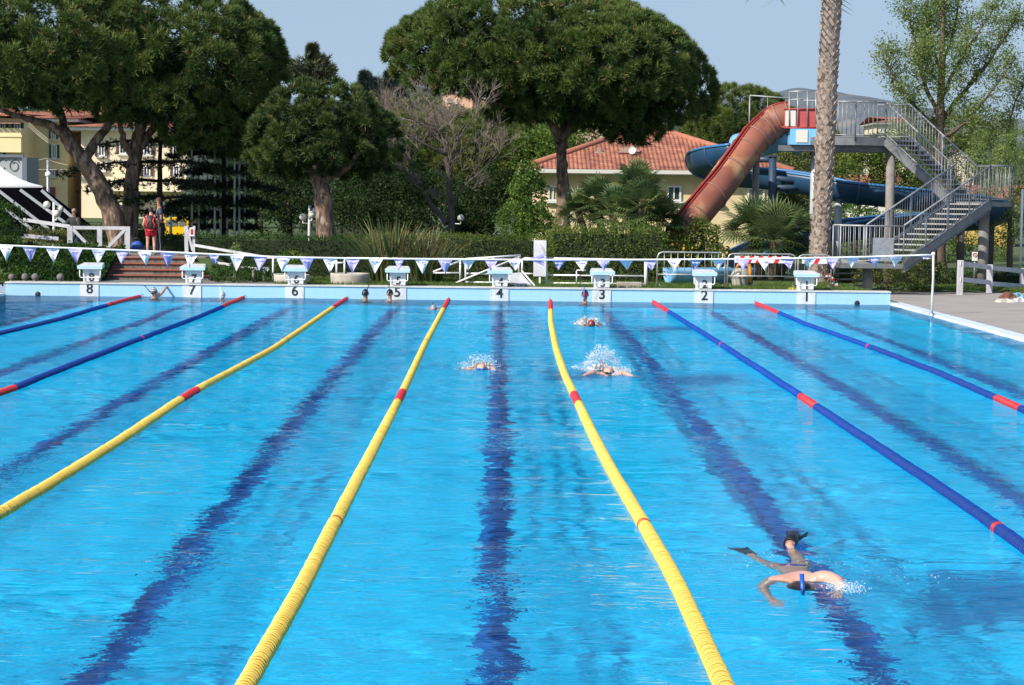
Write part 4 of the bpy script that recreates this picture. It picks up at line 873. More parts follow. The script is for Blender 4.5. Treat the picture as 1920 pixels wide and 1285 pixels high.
def tree_open(name, label, Y, trunk, tr, branches, m, size, cat='tree', zg=.2, seed=5, clump=.75, per=260, bark=bark_brown):
    """light tree: visible limbs carrying loose leaf sprays with gaps"""
    g = random.Random(seed); base = at(*trunk[0], Y); base.z = zg; r = empty(name, base, label, cat)
    b = MB(); T = limb(b, [base] + [at(x, y, Y) for x, y in trunk[1:]], tr, tr * .25, 8, .02); b.build('trunk', bark, r)
    VT = []; b = MB()
    def spray(p, rad, n):
        q = np.array(p[:]) + rng.normal(size=(n, 3)) * rad * .42 * [1, 1, 1.15]; VT.append(leaves(q, size, .15 + .7 * rng.random() + .2 * rng.random(n), .5, [0, 0, -.2]))
    for bi, (pts, rad) in enumerate(branches):
        O = limb(b, [at(x, y, Y + dy) for x, y, dy in pts], rad, rad * .2, 6, .03)
        for i, p in enumerate(O):
            if i < len(O) * .28: continue
            for k in range(3):
                d = Vector((g.uniform(-1, 1), g.uniform(-1, 1), g.uniform(-.3, 1))).normalized() * g.uniform(.3, clump)
                b.tube([p, p + d * .6, p + d], [rad * .16 + .006, .008, .004], 4); spray(p + d * g.uniform(.5, 1), clump * g.uniform(.3, .65), int(per * g.uniform(.25, 1) * .34))
    for i, p in enumerate(T):
        if i < len(T) * .35: continue
        for k in range(4):
            d = Vector((g.uniform(-1, 1), g.uniform(-1, 1), g.uniform(-.4, .8))).normalized() * g.uniform(.3, clump * 1.1); spray(p + d, clump * .5, int(per * .3))
    b.build('limb', bark, r); tri_obj('crown', VT, m, r, 4); return r
tree_open('leafy_tree', 'tall airy tree with loose young foliage and sky between its limbs, behind the slide stairs', 72, [(1762, 500), (1762, 380), (1762, 260), (1766, 150), (1768, 60), (1768, -40)], .24,
          [([(1763, 250, 0), (1730, 215, -.3), (1700, 180, -.5), (1672, 140, -.6), (1655, 100, -.6)], .09), ([(1763, 220, 0), (1738, 170, .4), (1722, 110, .6), (1712, 60, .7), (1700, 20, .8)], .09), ([(1764, 230, 0), (1800, 180, .3), (1850, 120, .5), (1890, 60, .6), (1905, 30, .6)], .10),
           ([(1765, 190, 0), (1795, 120, -.4), (1835, 60, -.6), (1865, 15, -.6)], .08), ([(1764, 260, 0), (1810, 230, -.3), (1860, 170, -.5), (1905, 110, -.6)], .09), ([(1766, 140, 0), (1745, 80, .5), (1740, 20, .6), (1745, -30, .6)], .07), ([(1766, 120, 0), (1790, 50, .5), (1800, -20, .6)], .07),
           ([(1763, 300, 0), (1725, 270, .3), (1690, 255, .3)], .06), ([(1763, 300, 0), (1800, 280, .3), (1850, 265, .3), (1900, 235, .3)], .08), ([(1766, 160, 0), (1740, 130, -.4), (1725, 90, -.5)], .05), ([(1890, 250, .6), (1900, 200, .5), (1925, 150, .4)], .06)],
          fresh_m, .085, per=430, seed=8, clump=.85)
# the bare deciduous tree
bark_tw = mat('weathered_bark', (.11, .09, .075), .9, c2=(.06, .05, .042), scale=9, bump=.02, stretch=(1, 1, .4))
def bare(label, Y, stems, zg, seed=4, depth=4):
    g = random.Random(seed); base = at(*stems[0][0][0][:2], Y); base.z = zg; r = empty('bare_tree', base, label, 'tree'); b = MB(); tw_ = MB()
    def grow(p, d, L_, rad, k):
        if k == 0: return
        rad = max(rad, .0045)
        q = [p]; dd = d.copy()
        for i in range(4):
            dd = (dd + Vector((g.uniform(-.25, .25), g.uniform(-.25, .25), g.uniform(-.12, .2)))).normalized(); q.append(q[-1] + dd * L_ / 4)
        (b if k > 3 else tw_).tube(q, [rad * (1 - .12 * i) for i in range(5)], 5 if k > 3 else 4, False)
        for j in range(g.randint(3, 5)):
            s = q[g.choice((2, 3, 4, 4))]; nd = (dd + Vector((g.uniform(-1, 1), g.uniform(-1, 1), g.uniform(-.45, .75))) * .85).normalized(); grow(s, nd, L_ * g.uniform(.55, .85), rad * g.uniform(.45, .62), k - 1)
    for pts, r0, r1 in stems:
        P = [at(x, y, Y + dy) for x, y, dy in pts]
        if pts is stems[0][0]: P[0].z = zg
        O = limb(b, P, r0, r1, 8, .02)
        for i in range(4, len(O), 2):
            d = (O[i] - O[i - 1]).normalized(); grow(O[i], (d * .5 + Vector((g.uniform(-1, 1), g.uniform(-1, 1), g.uniform(-.1, .8)))).normalized(), g.uniform(.5, .85), r1 * .7, depth)
        grow(O[-1], (O[-1] - O[-2]).normalized(), .7, r1, depth)
    b.build('trunk', bark_tw, r); tg = tw_.build('twigs', twig_m, r); tg['kind'] = 'stuff'; return r
bare('leafless grey tree with a tangle of pale twigs, behind the flax', 61, [([(848, 440, 0), (846, 380, 0), (838, 310, 0), (834, 275, 0), (824, 240, 0)], .11, .03), ([(842, 330, 0), (855, 275, .3), (876, 235, .4)], .07, .02), ([(846, 395, 0), (870, 350, -.3), (905, 320, -.4)], .06, .018),
      ([(838, 420, 0), (800, 370, .3), (775, 320, .4), (768, 285, .5)], .09, .025), ([(790, 345, .3), (745, 312, 0), (714, 285, 0)], .06, .02), ([(775, 310, .4), (748, 275, .5), (735, 248, .5)], .05, .02), ([(836, 290, 0), (793, 268, -.3), (760, 250, -.4)], .05, .018)], .4, 4, 4)

# ------------------------------------------------------------------ hedges, ivy, grass
def hedge(label, x0, x1, Y, dep, ytop, zb, m, size=.05, dens=900, name='hedge', rough=.06, cat='hedge', topv=None):
    X0, X1 = Xat(x0, Y), Xat(x1, Y); z1 = Zat((x0 + x1) / 2, ytop, Y); r = empty(name, ((X0 + X1) / 2, Y, zb), label, cat)
    b = MB(); b.box(((X0 + X1) / 2, Y + dep / 2 + .05, (zb + z1) / 2 - .04), (X1 - X0 - .1, dep - .1, z1 - zb - .1)); b.build('branches', mat('hedge_inner', (.012, .022, .006), .95, c2=(.02, .03, .01), scale=6), r)
    VT = []
    for nm, ar in (('f', (X1 - X0) * (z1 - zb)), ('t', (X1 - X0) * dep), ('l', dep * (z1 - zb)), ('r', dep * (z1 - zb))):
        n = int(ar * dens); u, v = rng.random(n), rng.random(n); bump_ = rough * (np.sin(u * (X1 - X0) * 5 + v * 7) * np.sin(v * 6 + u * (X1 - X0) * 2.3) + .8 * rng.normal(size=n))
        if nm == 'f': q = np.stack([X0 + (X1 - X0) * u, Y - bump_, zb + (z1 - zb) * v], 1); up = [0, -.8, .5]
        elif nm == 't': q = np.stack([X0 + (X1 - X0) * u, Y + dep * v, z1 + bump_], 1); up = [0, -.2, .9]
        else: q = np.stack([np.full(n, X0 if nm == 'l' else X1) + bump_, Y + dep * u, zb + (z1 - zb) * v], 1); up = [0, 0, .4]
        tn = .30 + .22 * np.sin(q[:, 0] * 1.7 + q[:, 2] * 3.1) * np.sin(q[:, 0] * .63 + 1) + .35 * rng.random(n)
        VT.append(leaves(q, size, tn, .6, np.array(up)))
    tri_obj('foliage', VT, m, r, 4); return r
hedge('long clipped hedge, left part behind the flax and tubs', 352, 690, 56.2, 1.0, 446, GL, ivy_m, .05, 650)
hedge('long clipped hedge, middle part between the flax and the white board', 690.5, 1036, 56.0, 1.0, 445, GL, hedge_m, .05, 750)
hedge('taller shaggy hedge between the white board and the crowd barriers', 1036, 1248, 54.6, 1.3, 433, GL, hedge_m, .06, 800, rough=.11)
hedge('dark hedge behind the white timber rail at the right edge', 1770, 2010, 61.5, 1., 512, .05, ivy_m, .06, 500)
hedge('dark hedge in shade beneath the slide stairs', 1560, 1770, 62, 1., 492, .05, ivy_m, .06, 450)
hedge('dark hedge in shade behind the pine trunks, left of the yellow van', 108, 300, 66, 1.2, 426, .5, ivy_m, .06, 450)
hedge('low leafy hedge in front of the yellow van', 302, 372, 60.5, 1., 446, ZT - .4, ivy_m, .06, 600)
bushy('evergreen_tree', 'distant green treetops below the hillside blocks, behind the bare tree', 'tree', 150, [(860, 232, 75, 28, 0), (715, 225, 60, 40, 0), (785, 222, 62, 34, 3), (950, 226, 70, 30, 0), (1030, 236, 60, 34, 2), (900, 250, 90, 30, -3)], olive_m, .22, 60, seed=31, zg=1)
bushy('shrub', 'dark low ground cover beneath the ramp rail, right of the stairs', 'shrub', 52.6, [(440, 520, 50, 13, 0), (490, 520, 40, 13, .1), (405, 512, 26, 16, .5), (465, 505, 40, 14, 1.2)], ivy_m, .05, 700, seed=32, zg=GL)
# ivy bank left of the stairs
n = 26000; px_ = rng.random(n); u = rng.random(n)
X0, X1 = Xat(-60, 53), Xat(204, 53); x = X0 + (X1 - X0) * px_; y = 51.9 + 3.6 * u; z = GL + (Zat(100, 468, 55.4) - GL) * np.clip(u * 1.25, 0, 1) ** .8 + .07 * np.sin(x * 4 + y * 3) + .05 * rng.normal(size=n)
r = empty('ivy_bank', ((X0 + X1) / 2, 53, GL), 'dark ivy covered bank left of the stairs', 'ivy'); tag(r, kind='thing')
tri_obj('foliage', [leaves(np.stack([x, y, z], 1), .085, .1 + .5 * rng.random(n) + .25 * np.sin(x * 3) * np.sin(y * 4), .8, np.array([0, -.4, .6]))], ivy_m, r, 4)
b = MB(); b.smooth = True; s = b.add([(X0 + (X1 - X0) * i / 12, 51.9 + 3.6 * j / 8, GL - .05 + (Zat(100, 468, 55.4) - GL) * min(1, j / 8 * 1.25) ** .8) for j in range(9) for i in range(13)])
for j in range(8):
    for i in range(12): b.face(s + j * 13 + i, s + j * 13 + i + 1, s + (j + 1) * 13 + i + 1, s + (j + 1) * 13 + i)
b.build('soil', mat('dark_soil', (.02, .018, .012), 1), r)
# flower bed tops above the bank
n = 2500; x = rng.uniform(Xat(45, 56), Xat(125, 56), n); z = Zat(80, 437, 56) + .10 * rng.normal(size=n); 
r = empty('flower_bed', (float(x.mean()), 56, GL), 'low yellowish flowering plants behind the left fence', 'plants')
tri_obj('foliage', [leaves(np.stack([x, 56 + .4 * rng.random(n), z - .1], 1), .06, .5 + .5 * rng.random(n))], olive_m, r, 4)
# grass blades on the visible strip and beside the deck
def grassfield(name, n, fx_, hgt, m):
    q = fx_(n); d = np.stack([.35 * rng.normal(size=n), .35 * rng.normal(size=n), np.ones(n)], 1); V, T = needles(q, nrm(d), 4, hgt, .012, .3, .3 + .6 * rng.random(n))
    me = npmesh(name, V, np.arange(len(V)).reshape(-1, 3), m, False, T); o = link(name, me); tag(o, kind='stuff'); return o
grass_b = leafmat('grass_blades', [(0, (.03, .07, .012)), (.6, (.08, .15, .025)), (1, (.20, .24, .07))], .6, .3)
def g1(n):
    x = rng.uniform(-5.6, 9.3, n); y = 51.3 + 4.2 * rng.random(n) ** 1.3; k = .5 + .5 * np.sin(x * 1.3 + np.sin(y * 2)) * np.sin(y * 1.1 + x * .4); keep = rng.random(n) < .35 + .65 * k
    x, y = x[keep], y[keep]; return np.stack([x, y, np.array([gz(a, c) for a, c in zip(x, y)])], 1)
o = None
def mkgrass(name, q, hgt, label):
    n = len(q); d = np.stack([.35 * rng.normal(size=n), .35 * rng.normal(size=n), np.ones(n)], 1); V, T = needles(q, nrm(d), 4, hgt, .014, .3, .3 + .6 * rng.random(n))
    return tag(link(name, npmesh(name, V, np.arange(len(V)).reshape(-1, 3), grass_b, False, T)), label, 'grass', kind='stuff')
mkgrass('grass', g1(16000), .13, 'green grass strip behind the end wall')
n = 9000; x = rng.uniform(11.2, 18, n); y = rng.uniform(57.1, 60.5, n); mkgrass('grass', np.stack([x, y, np.full(n, .12)], 1), .10, 'short green grass beyond the paved deck')
# flax
def flax(label, px, py, Y, n, hgt, rad):
    c = at(px, py, Y); c.z = GL; r = empty('flax_plant', c, label, 'flax', 'flax clumps'); V = []; T = []; Fq = []
    for i in range(n):
        a = random.random() * 6.283; lean = random.random() ** .7 * .75; L_ = hgt * random.uniform(.6, 1.08); rr = rad * random.random() ** .5
        p = Vector((c.x + rr * math.cos(a), c.y + rr * math.sin(a), GL)); az = a + random.uniform(-.6, .6); h = Vector((math.cos(az), math.sin(az), 0)); sd_ = Vector((-h.y, h.x, 0)).lerp(h, random.uniform(-.6, .6)).normalized()
        tt = random.random(); bend = random.uniform(.0, .5)
        for j in range(6):
            t = j / 5; q = p + Vector((0, 0, 1)) * L_ * (t - .22 * lean * t * t * 1.4 - bend * .25 * t ** 3) + h * L_ * lean * (t ** 1.35); wd = .022 * (1 - t ** 2.5) + .003
            V += [tuple(q - sd_ * wd), tuple(q + sd_ * wd)]; T += [tt * .75 + .25 * t] * 2
            if j: k = len(V); Fq.append((k - 4, k - 3, k - 1, k - 2))
    link('blades', npmesh('blades', np.array(V), np.array(Fq), flax_m, True, np.array(T)), r)
flax('large spiky flax clump with brown tipped blades, left of a smaller clump', 735, 520, 53.3, 300, 1.85, .50)
flax('smaller spiky flax clump leaning right, behind block 5', 795, 524, 53.1, 200, 1.55, .45)
# fan palms
def fanpalm(label, px, py, Y, zg, crowns, group=None):
    r = empty('fan_palm', (Xat(px, Y), Y, zg), label, 'palm', group); VT = []; b = MB(); bt = MB(); bt.smooth = True
    fib = mat('palm_fibre', (.15, .10, .065), .95, c2=(.07, .045, .03), scale=12, bump=.03)
    for (cx, cy, dY, n, pl, fr_, tr) in crowns:
        c = at(cx, cy, Y + dY); g0 = Vector((Xat(px, Y) + (c.x - Xat(px, Y)) * .5, Y + dY * .6, zg))
        bt.tube([g0, g0.lerp(c, .5) + Vector((.03, 0, 0)), c], [tr * 1.1, tr, tr * 1.1], 9)
        for i in range(n):
            a = i * 2.399 + random.random() * .4; el = math.asin(min(1, max(-.45, 1.0 - 1.45 * (i / n)))) ; el = max(-.35, el)
            d = Vector((math.cos(a) * math.cos(el), math.sin(a) * math.cos(el), math.sin(el))); L_ = pl * random.uniform(.8, 1.15)
            e = c + d * L_ + Vector((0, 0, -.10 * L_ * math.cos(el))); b.tube([c, c.lerp(e, .5) + Vector((0, 0, .04)), e], [.014, .011, .008], 4)
            # the fan: blades radiating in a plane that contains d
            sd_ = d.cross(Vector((0, 0, 1))); sd_ = sd_.normalized() if sd_.length > .1 else Vector((1, 0, 0)); up_ = sd_.cross(d).normalized()
            sd_ = (sd_ + up_ * random.uniform(-.5, .5)).normalized(); up2 = sd_.cross(d).normalized(); tn = .15 + .6 * random.random(); V = []
            for k in range(20):
                th = -1.9 + 3.8 * k / 19; bd = (d * math.cos(th) + sd_ * math.sin(th)).normalized(); bl = fr_ * (1 - .12 * abs(th)) * random.uniform(.85, 1.08)
                pe = bd.cross(up2).normalized() * .026 ; m_ = e + bd * bl * .6 + up2 * .03; tp = e + bd * bl + Vector((0, 0, -.10 * bl)) * (.3 + random.random())
                V += [e, m_ - pe, m_ + pe, m_ - pe, tp, m_ + pe]
            VT.append((np.array([v[:] for v in V]), np.repeat(tn + .2 * rng.random(20), 6)))
    bt.build('trunk', fib, r); b.build('stalks', mat('palm_stalk', (.12, .15, .05), .6), r); tri_obj('crown', VT, palm_m, r); return r
fanpalm('big many-headed fan palm in front of the cream house, beside the orange tube', 1160, 450, 58, .4, [(1195, 348, 0, 26, .42, .52, .10), (1120, 380, .4, 26, .42, .52, .10), (1205, 392, -.6, 30, .5, .6, .10), (1150, 405, -.3, 24, .45, .55, .1), (1085, 400, .8, 20, .4, .5, .09), (1240, 415, -.4, 22, .42, .5, .09)])
fanpalm('pale green fan palm with two stumpy trunks, behind the striped barrier', 1450, 530, 57.5, .35, [(1410, 425, .3, 26, .5, .68, .12), (1452, 450, -.2, 32, .55, .72, .13), (1480, 440, .4, 22, .5, .62, .1)])
# the tall palm trunk with leaf scars
YP = 56.6; zb = .3; pts = [at(1537, 512, YP), at(1538, 470, YP), at(1545, 330, YP), at(1552, 150, YP), at(1560, 0, YP), at(1566, -160, YP)]; pts[0].z = zb
r = empty('palm_tree', pts[0], 'tall palm with a pale diamond scarred trunk, in front of the slide tower', 'palm')
b = MB(); Tk = []
for i in range(61):
    t = i / 60 * 5; k = min(4, int(t)); Tk.append(pts[k].lerp(pts[k + 1], t - k))
def prad(z): return .245 + .055 * max(0, 1 - (z - zb) / 2.0)
b.tube(Tk, [prad(p.z) for p in Tk], 18); sm_ = b; 
N_ = 0; z = zb + .06; rowi = 0; ztop = pts[-1].z
while z < ztop - .1:
    t = (z - zb) / (ztop - zb) * 60; i = min(59, int(t)); c = Tk[i].lerp(Tk[i + 1], t - i); R_ = prad(z)
    for k in range(8):
        a = 2 * math.pi * (k + .5 * (rowi % 2)) / 8 + random.uniform(-.1, .1) + z * .25; h = Vector((math.cos(a), math.sin(a), 0)); s_ = Vector((-h.y, h.x, 0)); w_ = .085 * random.uniform(.8, 1.15); hh_ = .15 * random.uniform(.8, 1.25); o_ = .055 * random.uniform(.4, 1.4)
        p0 = c + h * (R_ - .01); n0 = b.add([p0 - s_ * w_, p0 + s_ * w_, p0 + s_ * w_ * .35 + h * o_ + Vector((0, 0, hh_)), p0 - s_ * w_ * .35 + h * o_ + Vector((0, 0, hh_)), p0 - s_ * w_ * .5 + Vector((0, 0, hh_ * .9)) - h * .02, p0 + s_ * w_ * .5 + Vector((0, 0, hh_ * .9)) - h * .02, p0 - h * .02 - s_ * w_, p0 - h * .02 + s_ * w_])
        b.face(n0, n0 + 1, n0 + 2, n0 + 3); b.face(n0 + 3, n0 + 2, n0 + 5, n0 + 4); b.face(n0 + 1, n0 + 7, n0 + 5, n0 + 2); b.face(n0 + 6, n0, n0 + 3, n0 + 4)
    z += .105; rowi += 1
b.build('trunk', mat('palm_trunk', (.36, .29, .24), .95, c2=(.24, .185, .15), scale=9, bump=.012, bscale=30, c3=(.09, .06, .045), c3pos=.58, c3scale=8), r)
V_ = []; bs_ = MB(); c = pts[-1]
for i in range(34):
    a = i * 2.399; el = 1.2 - 1.9 * i / 34; d = Vector((math.cos(a) * math.cos(el), math.sin(a) * math.cos(el), math.sin(el))); L_ = 2.6; prev = c
    side = d.cross(Vector((0, 0, 1))).normalized(); sp_ = []
    for j in range(9): t = j / 8; sp_.append(c + d * L_ * t + Vector((0, 0, -1.1 * t * t * math.cos(el))))
    bs_.tube(sp_, [.03 - .003 * j for j in range(9)], 4); P = []
    for j in range(1, 9):
        for q in range(3):
            o_ = sp_[j - 1].lerp(sp_[j], q / 3)
            for s_ in (-1, 1): tip = o_ + side * s_ * .5 + d * .3 - Vector((0, 0, .15)); P += [o_, o_ + d * .06, tip]
    V_.append((np.array([v[:] for v in P]), np.full(len(P), .4)))
bs_.build('stalks', mat('palm_stalk', (.12, .15, .05), .6), r); tri_obj('crown', V_, palm_m, r)
# ------------------------------------------------------------------ slide tower and slides
stl = mat('tower_steel', (.36, .37, .38), .5, .35, c2=(.27, .28, .285), scale=6)
stl_d = mat('stringer_steel', (.20, .21, .22), .5, .3, c2=(.15, .155, .16), scale=5)
conc = mat('column_concrete', (.25, .235, .215), .85, c2=(.17, .16, .15), scale=5, bump=.004)
tread_m = mat('tread_grating', (.44, .44, .43), .6, .2, c2=(.34, .34, .33), scale=12)
def lrp(a, c, t): return Vector(a).lerp(Vector(c), t)
def railing(parent, p, q, h=1.0, sp=.125, post=None, name='railing', zoff=.06):
    """flat panel of bars between p and q (feet of the rail)"""
    p, q = Vector(p), Vector(q); u = Vector((0, 0, 1)); b = MB()
    b.tube([p + u * h, q + u * h], .024, 6); b.tube([p + u * zoff, q + u * zoff], .016, 5)
    L_ = (q - p).length; n = max(1, int(L_ / sp))
    for i in range(1, n): s = p.lerp(q, i / n); b.cyl(s + u * zoff, s + u * h, .0085, 5)
    for i in range((post or max(1, int(L_ / 1.1))) + 1): s = p.lerp(q, i / (post or max(1, int(L_ / 1.1)))); b.cyl(s - u * .12, s + u * h, .022, 6)
    return b.build(name, stl, parent)
# keypoints: mid landing is a square standing on its corner; flights leave its two left edges
YM = 58.6
cL, cF, cR = at(1787, 376, YM), at(1843, 378, YM - .82), at(1898, 377, YM)
zm = cF.z; sq = .84
M_c = Vector((at(1843, 377, YM).x, YM, zm)); A_l = M_c + Vector((-sq, 0, 0)); A_f = M_c + Vector((0, -sq, 0)); A_r = M_c + Vector((sq, 0, 0)); A_b = M_c + Vector((0, sq, 0))
dU = Vector((-1, 1, 0)).normalized()   # upper flight climbs away to the left
dL = Vector((-1, -1, 0)).normalized()  # lower flight drops towards the pool, to the left
tower = empty('slide_tower', (M_c.x - 2.5, YM + 1, .05), 'grey steel stair tower with two flights and a high platform, serving the water slides', 'slide tower')
b = MB(); th = .14
b.hexa([tuple(v - Vector((0, 0, th))) for v in (A_f, A_r, A_b, A_l)], [tuple(v - Vector((0, 0, .012))) for v in (A_f, A_r, A_b, A_l)]); b.build('landing', stl_d, tower)
def flight(top_a, top_b, d, run, drop, nst, near):
    """flight leaving edge top_a-top_b in direction d"""
    e = Vector((0, 0, -drop)); a1, b1 = top_a + d * run + e, top_b + d * run + e
    for k, (s, t) in enumerate(((top_a, a1), (top_b, b1))):
        b = MB(); sd = d.cross(Vector((0, 0, 1))).normalized() * (1 if k == 0 else -1); o = Vector((0, 0, -.10))
        b.beam(s + o, t + o, .05, .24); b.beam(s + o + Vector((0, 0, .13)), t + o + Vector((0, 0, .13)), .10, .02); b.beam(s + o - Vector((0, 0, .13)), t + o - Vector((0, 0, .13)), .10, .02); b.build('stringer', stl_d, tower)
    for i in range(nst):
        t = (i + .5) / nst; c = (top_a + top_b) / 2 + d * run * t + e * t; wv_ = (top_b - top_a); b = MB()
        rz = math.atan2(wv_.y, wv_.x); b.box(c + Vector((0, 0, -.01)), (wv_.length - .10, .27, .035), rz); b.build('tread', tread_m, tower)
    return a1, b1
run_u = (A_l.x - at(1655, 300, YM + 2).x) / .7071 ; top = at(1657, 258, YM + run_u * .707); 
rise_u = top.z - zm
# upper flight described from its top: edge at the platform, falling to the landing's edge A_l - A_b ... upper left edge of the square
UpA, UpB = A_l - Vector((0, 0, 0)) + dU * run_u + Vector((0, 0, rise_u)), A_b + dU * run_u + Vector((0, 0, rise_u))
flight(UpA, UpB, -dU, run_u, rise_u, 13, 0)
run_l = (A_f.x - at(1683, 500, YM - 3).x) / .7071; zl = Zat(1640, 492, 55.6); rise_l = zm - zl
LoA, LoB = flight(A_f, A_l, dL, run_l, rise_l, 12, 1)
railing(tower, A_f, A_r, 1.0); railing(tower, A_r, A_b, 1.0)
railing(tower, A_f + Vector((0, 0, .05)), LoA + Vector((0, 0, .05)), .95); railing(tower, A_l + Vector((0, 0, .05)), LoB + Vector((0, 0, .05)), .95)
railing(tower, UpA + Vector((0, 0, .05)), A_l + Vector((0, 0, .05)), .95); railing(tower, UpB + Vector((0, 0, .05)), A_b + Vector((0, 0, .05)), .95)
# lower landing: runs left from the foot of the lower flight
l0, l1 = Vector((at(1562, 490, 56).x, LoA.y, zl)), LoA
lb0, lb1 = Vector((l0.x, LoA.y + 1.25, zl)), Vector((LoB.x, LoA.y + 1.25, zl))
b = MB(); b.hexa([v - Vector((0, 0, .14)) for v in (l0, l1, lb1, lb0)], [v - Vector((0, 0, .012)) for v in (l0, l1, lb1, lb0)]); b.build('landing', stl_d, tower)
b = MB(); b.box(((l0.x + lb1.x) / 2, l0.y + .62, zl), (lb1.x - l0.x - .08, 1.15, .02)); b.build('deck_plate', tread_m, tower)
railing(tower, l0 + Vector((0, .02, 0)), l1, .98); railing(tower, lb0, lb1, .98); pass
b = MB(); p = l1 + Vector((-.55, -.035, 0)); b.box((p.x, p.y, zl + .36), (.55, .02, .62)); b.build('kick_plate', galv, tower)
# last steps down to the ground behind the palm
for i in range(4): b = MB(); b.box((l0.x + .55 - .0 * i, lb0.y + .0 + .25 * i + .1, zl - .17 * (i + 1)), (.9, .26, .03)); b.build('tread', stl_d, tower)
b = MB(); b.beam((l0.x + .1, lb0.y, zl - .1), (l0.x + .1, lb0.y + 1.2, zl - .85), .04, .18); b.beam((l0.x + 1, lb0.y, zl - .1), (l0.x + 1, lb0.y + 1.2, zl - .85), .04, .18); b.build('stringer', stl_d, tower)
# platform
pz = UpA.z; PA, PB = UpA, UpB
xl = at(1522, 238, PA.y).x
pc = [Vector((xl, PA.y - .1, pz)), Vector((at(1600, 240, PA.y).x, PA.y - .35, pz)), PA + Vector((0, 0, 0)), PB, Vector((PB.x - .8, PB.y + .7, pz)), Vector((xl, PB.y + .9, pz))]
b = MB(); n0 = b.add([v - Vector((0, 0, .24)) for v in pc] + [v - Vector((0, 0, .015)) for v in pc]); k = len(pc)
b.face(*[n0 + k - 1 - i for i in range(k)]); b.face(*[n0 + k + i for i in range(k)])
for i in range(k): j = (i + 1) % k; b.face(n0 + i, n0 + j, n0 + k + j, n0 + k + i)
b.build('platform', stl_d, tower)
railing(tower, pc[0] + Vector((.6, 0, 0)), pc[1], 1.0); railing(tower, pc[1], pc[2], 1.0); railing(tower, pc[3], pc[4], 1.0); railing(tower, pc[4], pc[5], 1.12); railing(tower, pc[5], pc[5] + Vector((-1.6, 0, .1)), 1.15, sp=.5)
b = MB()
for y in (pc[0].y + .5, pc[0].y + 1.6): b.beam((xl - .9, y, pz - .33), (PA.x + .3, y, pz - .33), .12, .16)
b.build('beam', stl_d, tower)
def column(px, py0, Y, zt, r_, m=conc, zb_=.0, parent=tower, name='column'):
    x = Xat(px, Y, py0); b = MB(); b.cyl((x, Y, zb_), (x, Y, zt), r_, 16); b.box((x, Y, zt - .02), (r_ * 2.3, r_ * 2.3, .05)); return b.build(name, m, parent)
lt_grey = mat('painted_column', (.42, .46, .50), .55, c2=(.34, .37, .40), scale=3)
column(1668, 400, PA.y + .35, pz - .24, .135); column(1528, 350, PA.y + .9, pz - .24, .14, lt_grey); column(1844, 450, M_c.y + .2, zm - .14, .15)
column(1627, 520, l0.y + .6, zl - .14, .13)
# orange tube slide ------------------------------------------------
or_m = mat('orange_fibreglass', (.34, .125, .072), .55, c2=(.21, .07, .048), scale=.9, contrast=(.3, .7), c3=(.52, .33, .15), c3pos=.60, c3scale=.7)
or_rim = mat('red_rim', (.30, .03, .025), .5, c2=(.22, .025, .02), scale=4)
seam_m = mat('flange', (.27, .13, .09), .6, c2=(.25, .14, .11), scale=9)
sl1 = empty('tube_slide', at(1300, 430, 59), 'weathered orange tube slide descending steeply to the left', 'water slide')
tr = [(1480, 222, 0.0), (1462, 224, .0), (1443, 236, 0), (1420, 256, -.3), (1399, 282, -.6), (1376, 313, -1.0), (1345, 354, -1.6), (1315, 390, -2.1), (1290, 422, -2.5), (1270, 452, -2.8), (1252, 482, -3.0)]
YO = PA.y + .9
def spline(P, sub=8):
    out = []; K = len(P)
    for i in range(K - 1):
        p0, p1, p2, p3 = P[max(i - 1, 0)], P[i], P[i + 1], P[min(i + 2, K - 1)]
        for j in range(sub):
            t = j / sub; out.append(.5 * ((2 * p1) + (-p0 + p2) * t + (2 * p0 - 5 * p1 + 4 * p2 - p3) * t * t + (-p0 + 3 * p1 - 3 * p2 + p3) * t ** 3))
    return out + [P[-1]]
OT = spline([at(x, y, YO + dy) for x, y, dy in tr], 6)
def pipe(b, P, r, a0, a1, n=18, th=.035, close=False):
    """channel of arc a0..a1 (0 = right side, -90 deg = bottom) swept along P, with thickness"""
    rows = []
    for i, p in enumerate(P):
        d = (P[min(i + 1, len(P) - 1)] - P[max(i - 1, 0)]).normalized(); s = d.cross(Vector((0, 0, 1))).normalized(); u = s.cross(d).normalized()
        o = [p + (s * math.cos(a0 + (a1 - a0) * k / n) + u * math.sin(a0 + (a1 - a0) * k / n)) * (r if not hasattr(r, '__len__') else r[i]) for k in range(n + 1)]
        q = [p + (s * math.cos(a0 + (a1 - a0) * k / n) + u * math.sin(a0 + (a1 - a0) * k / n)) * ((r if not hasattr(r, '__len__') else r[i]) - th) for k in range(n, -1, -1)]
        rows.append(o + q)
    W2 = len(rows[0]); s0 = b.add([v for rr in rows for v in rr]); sm, b.smooth = b.smooth, True
    for i in range(len(P) - 1):
        for k in range(W2): l = (k + 1) % W2; b.face(s0 + i * W2 + k, s0 + i * W2 + l, s0 + (i + 1) * W2 + l, s0 + (i + 1) * W2 + k)
    b.smooth = sm
    b.face(*[s0 + k for k in range(W2)][::-1]); b.face(*[s0 + (len(P) - 1) * W2 + k for k in range(W2)])
b = MB(); pipe(b, OT, .45, -math.pi * 1.455, math.pi * .455, 28); b.build('tube', or_m, sl1)
for i in (3, 7, 11, 15, 19, 24, 31, 38, 45, 52):
    if i < len(OT) - 1:
        b = MB(); d = (OT[i + 1] - OT[i - 1]).normalized(); pipe(b, [OT[i] - d * .025, OT[i] + d * .025], .475, -math.pi * 1.45, math.pi * .45, 24, .05); b.build('flange', seam_m, sl1)
b = MB()
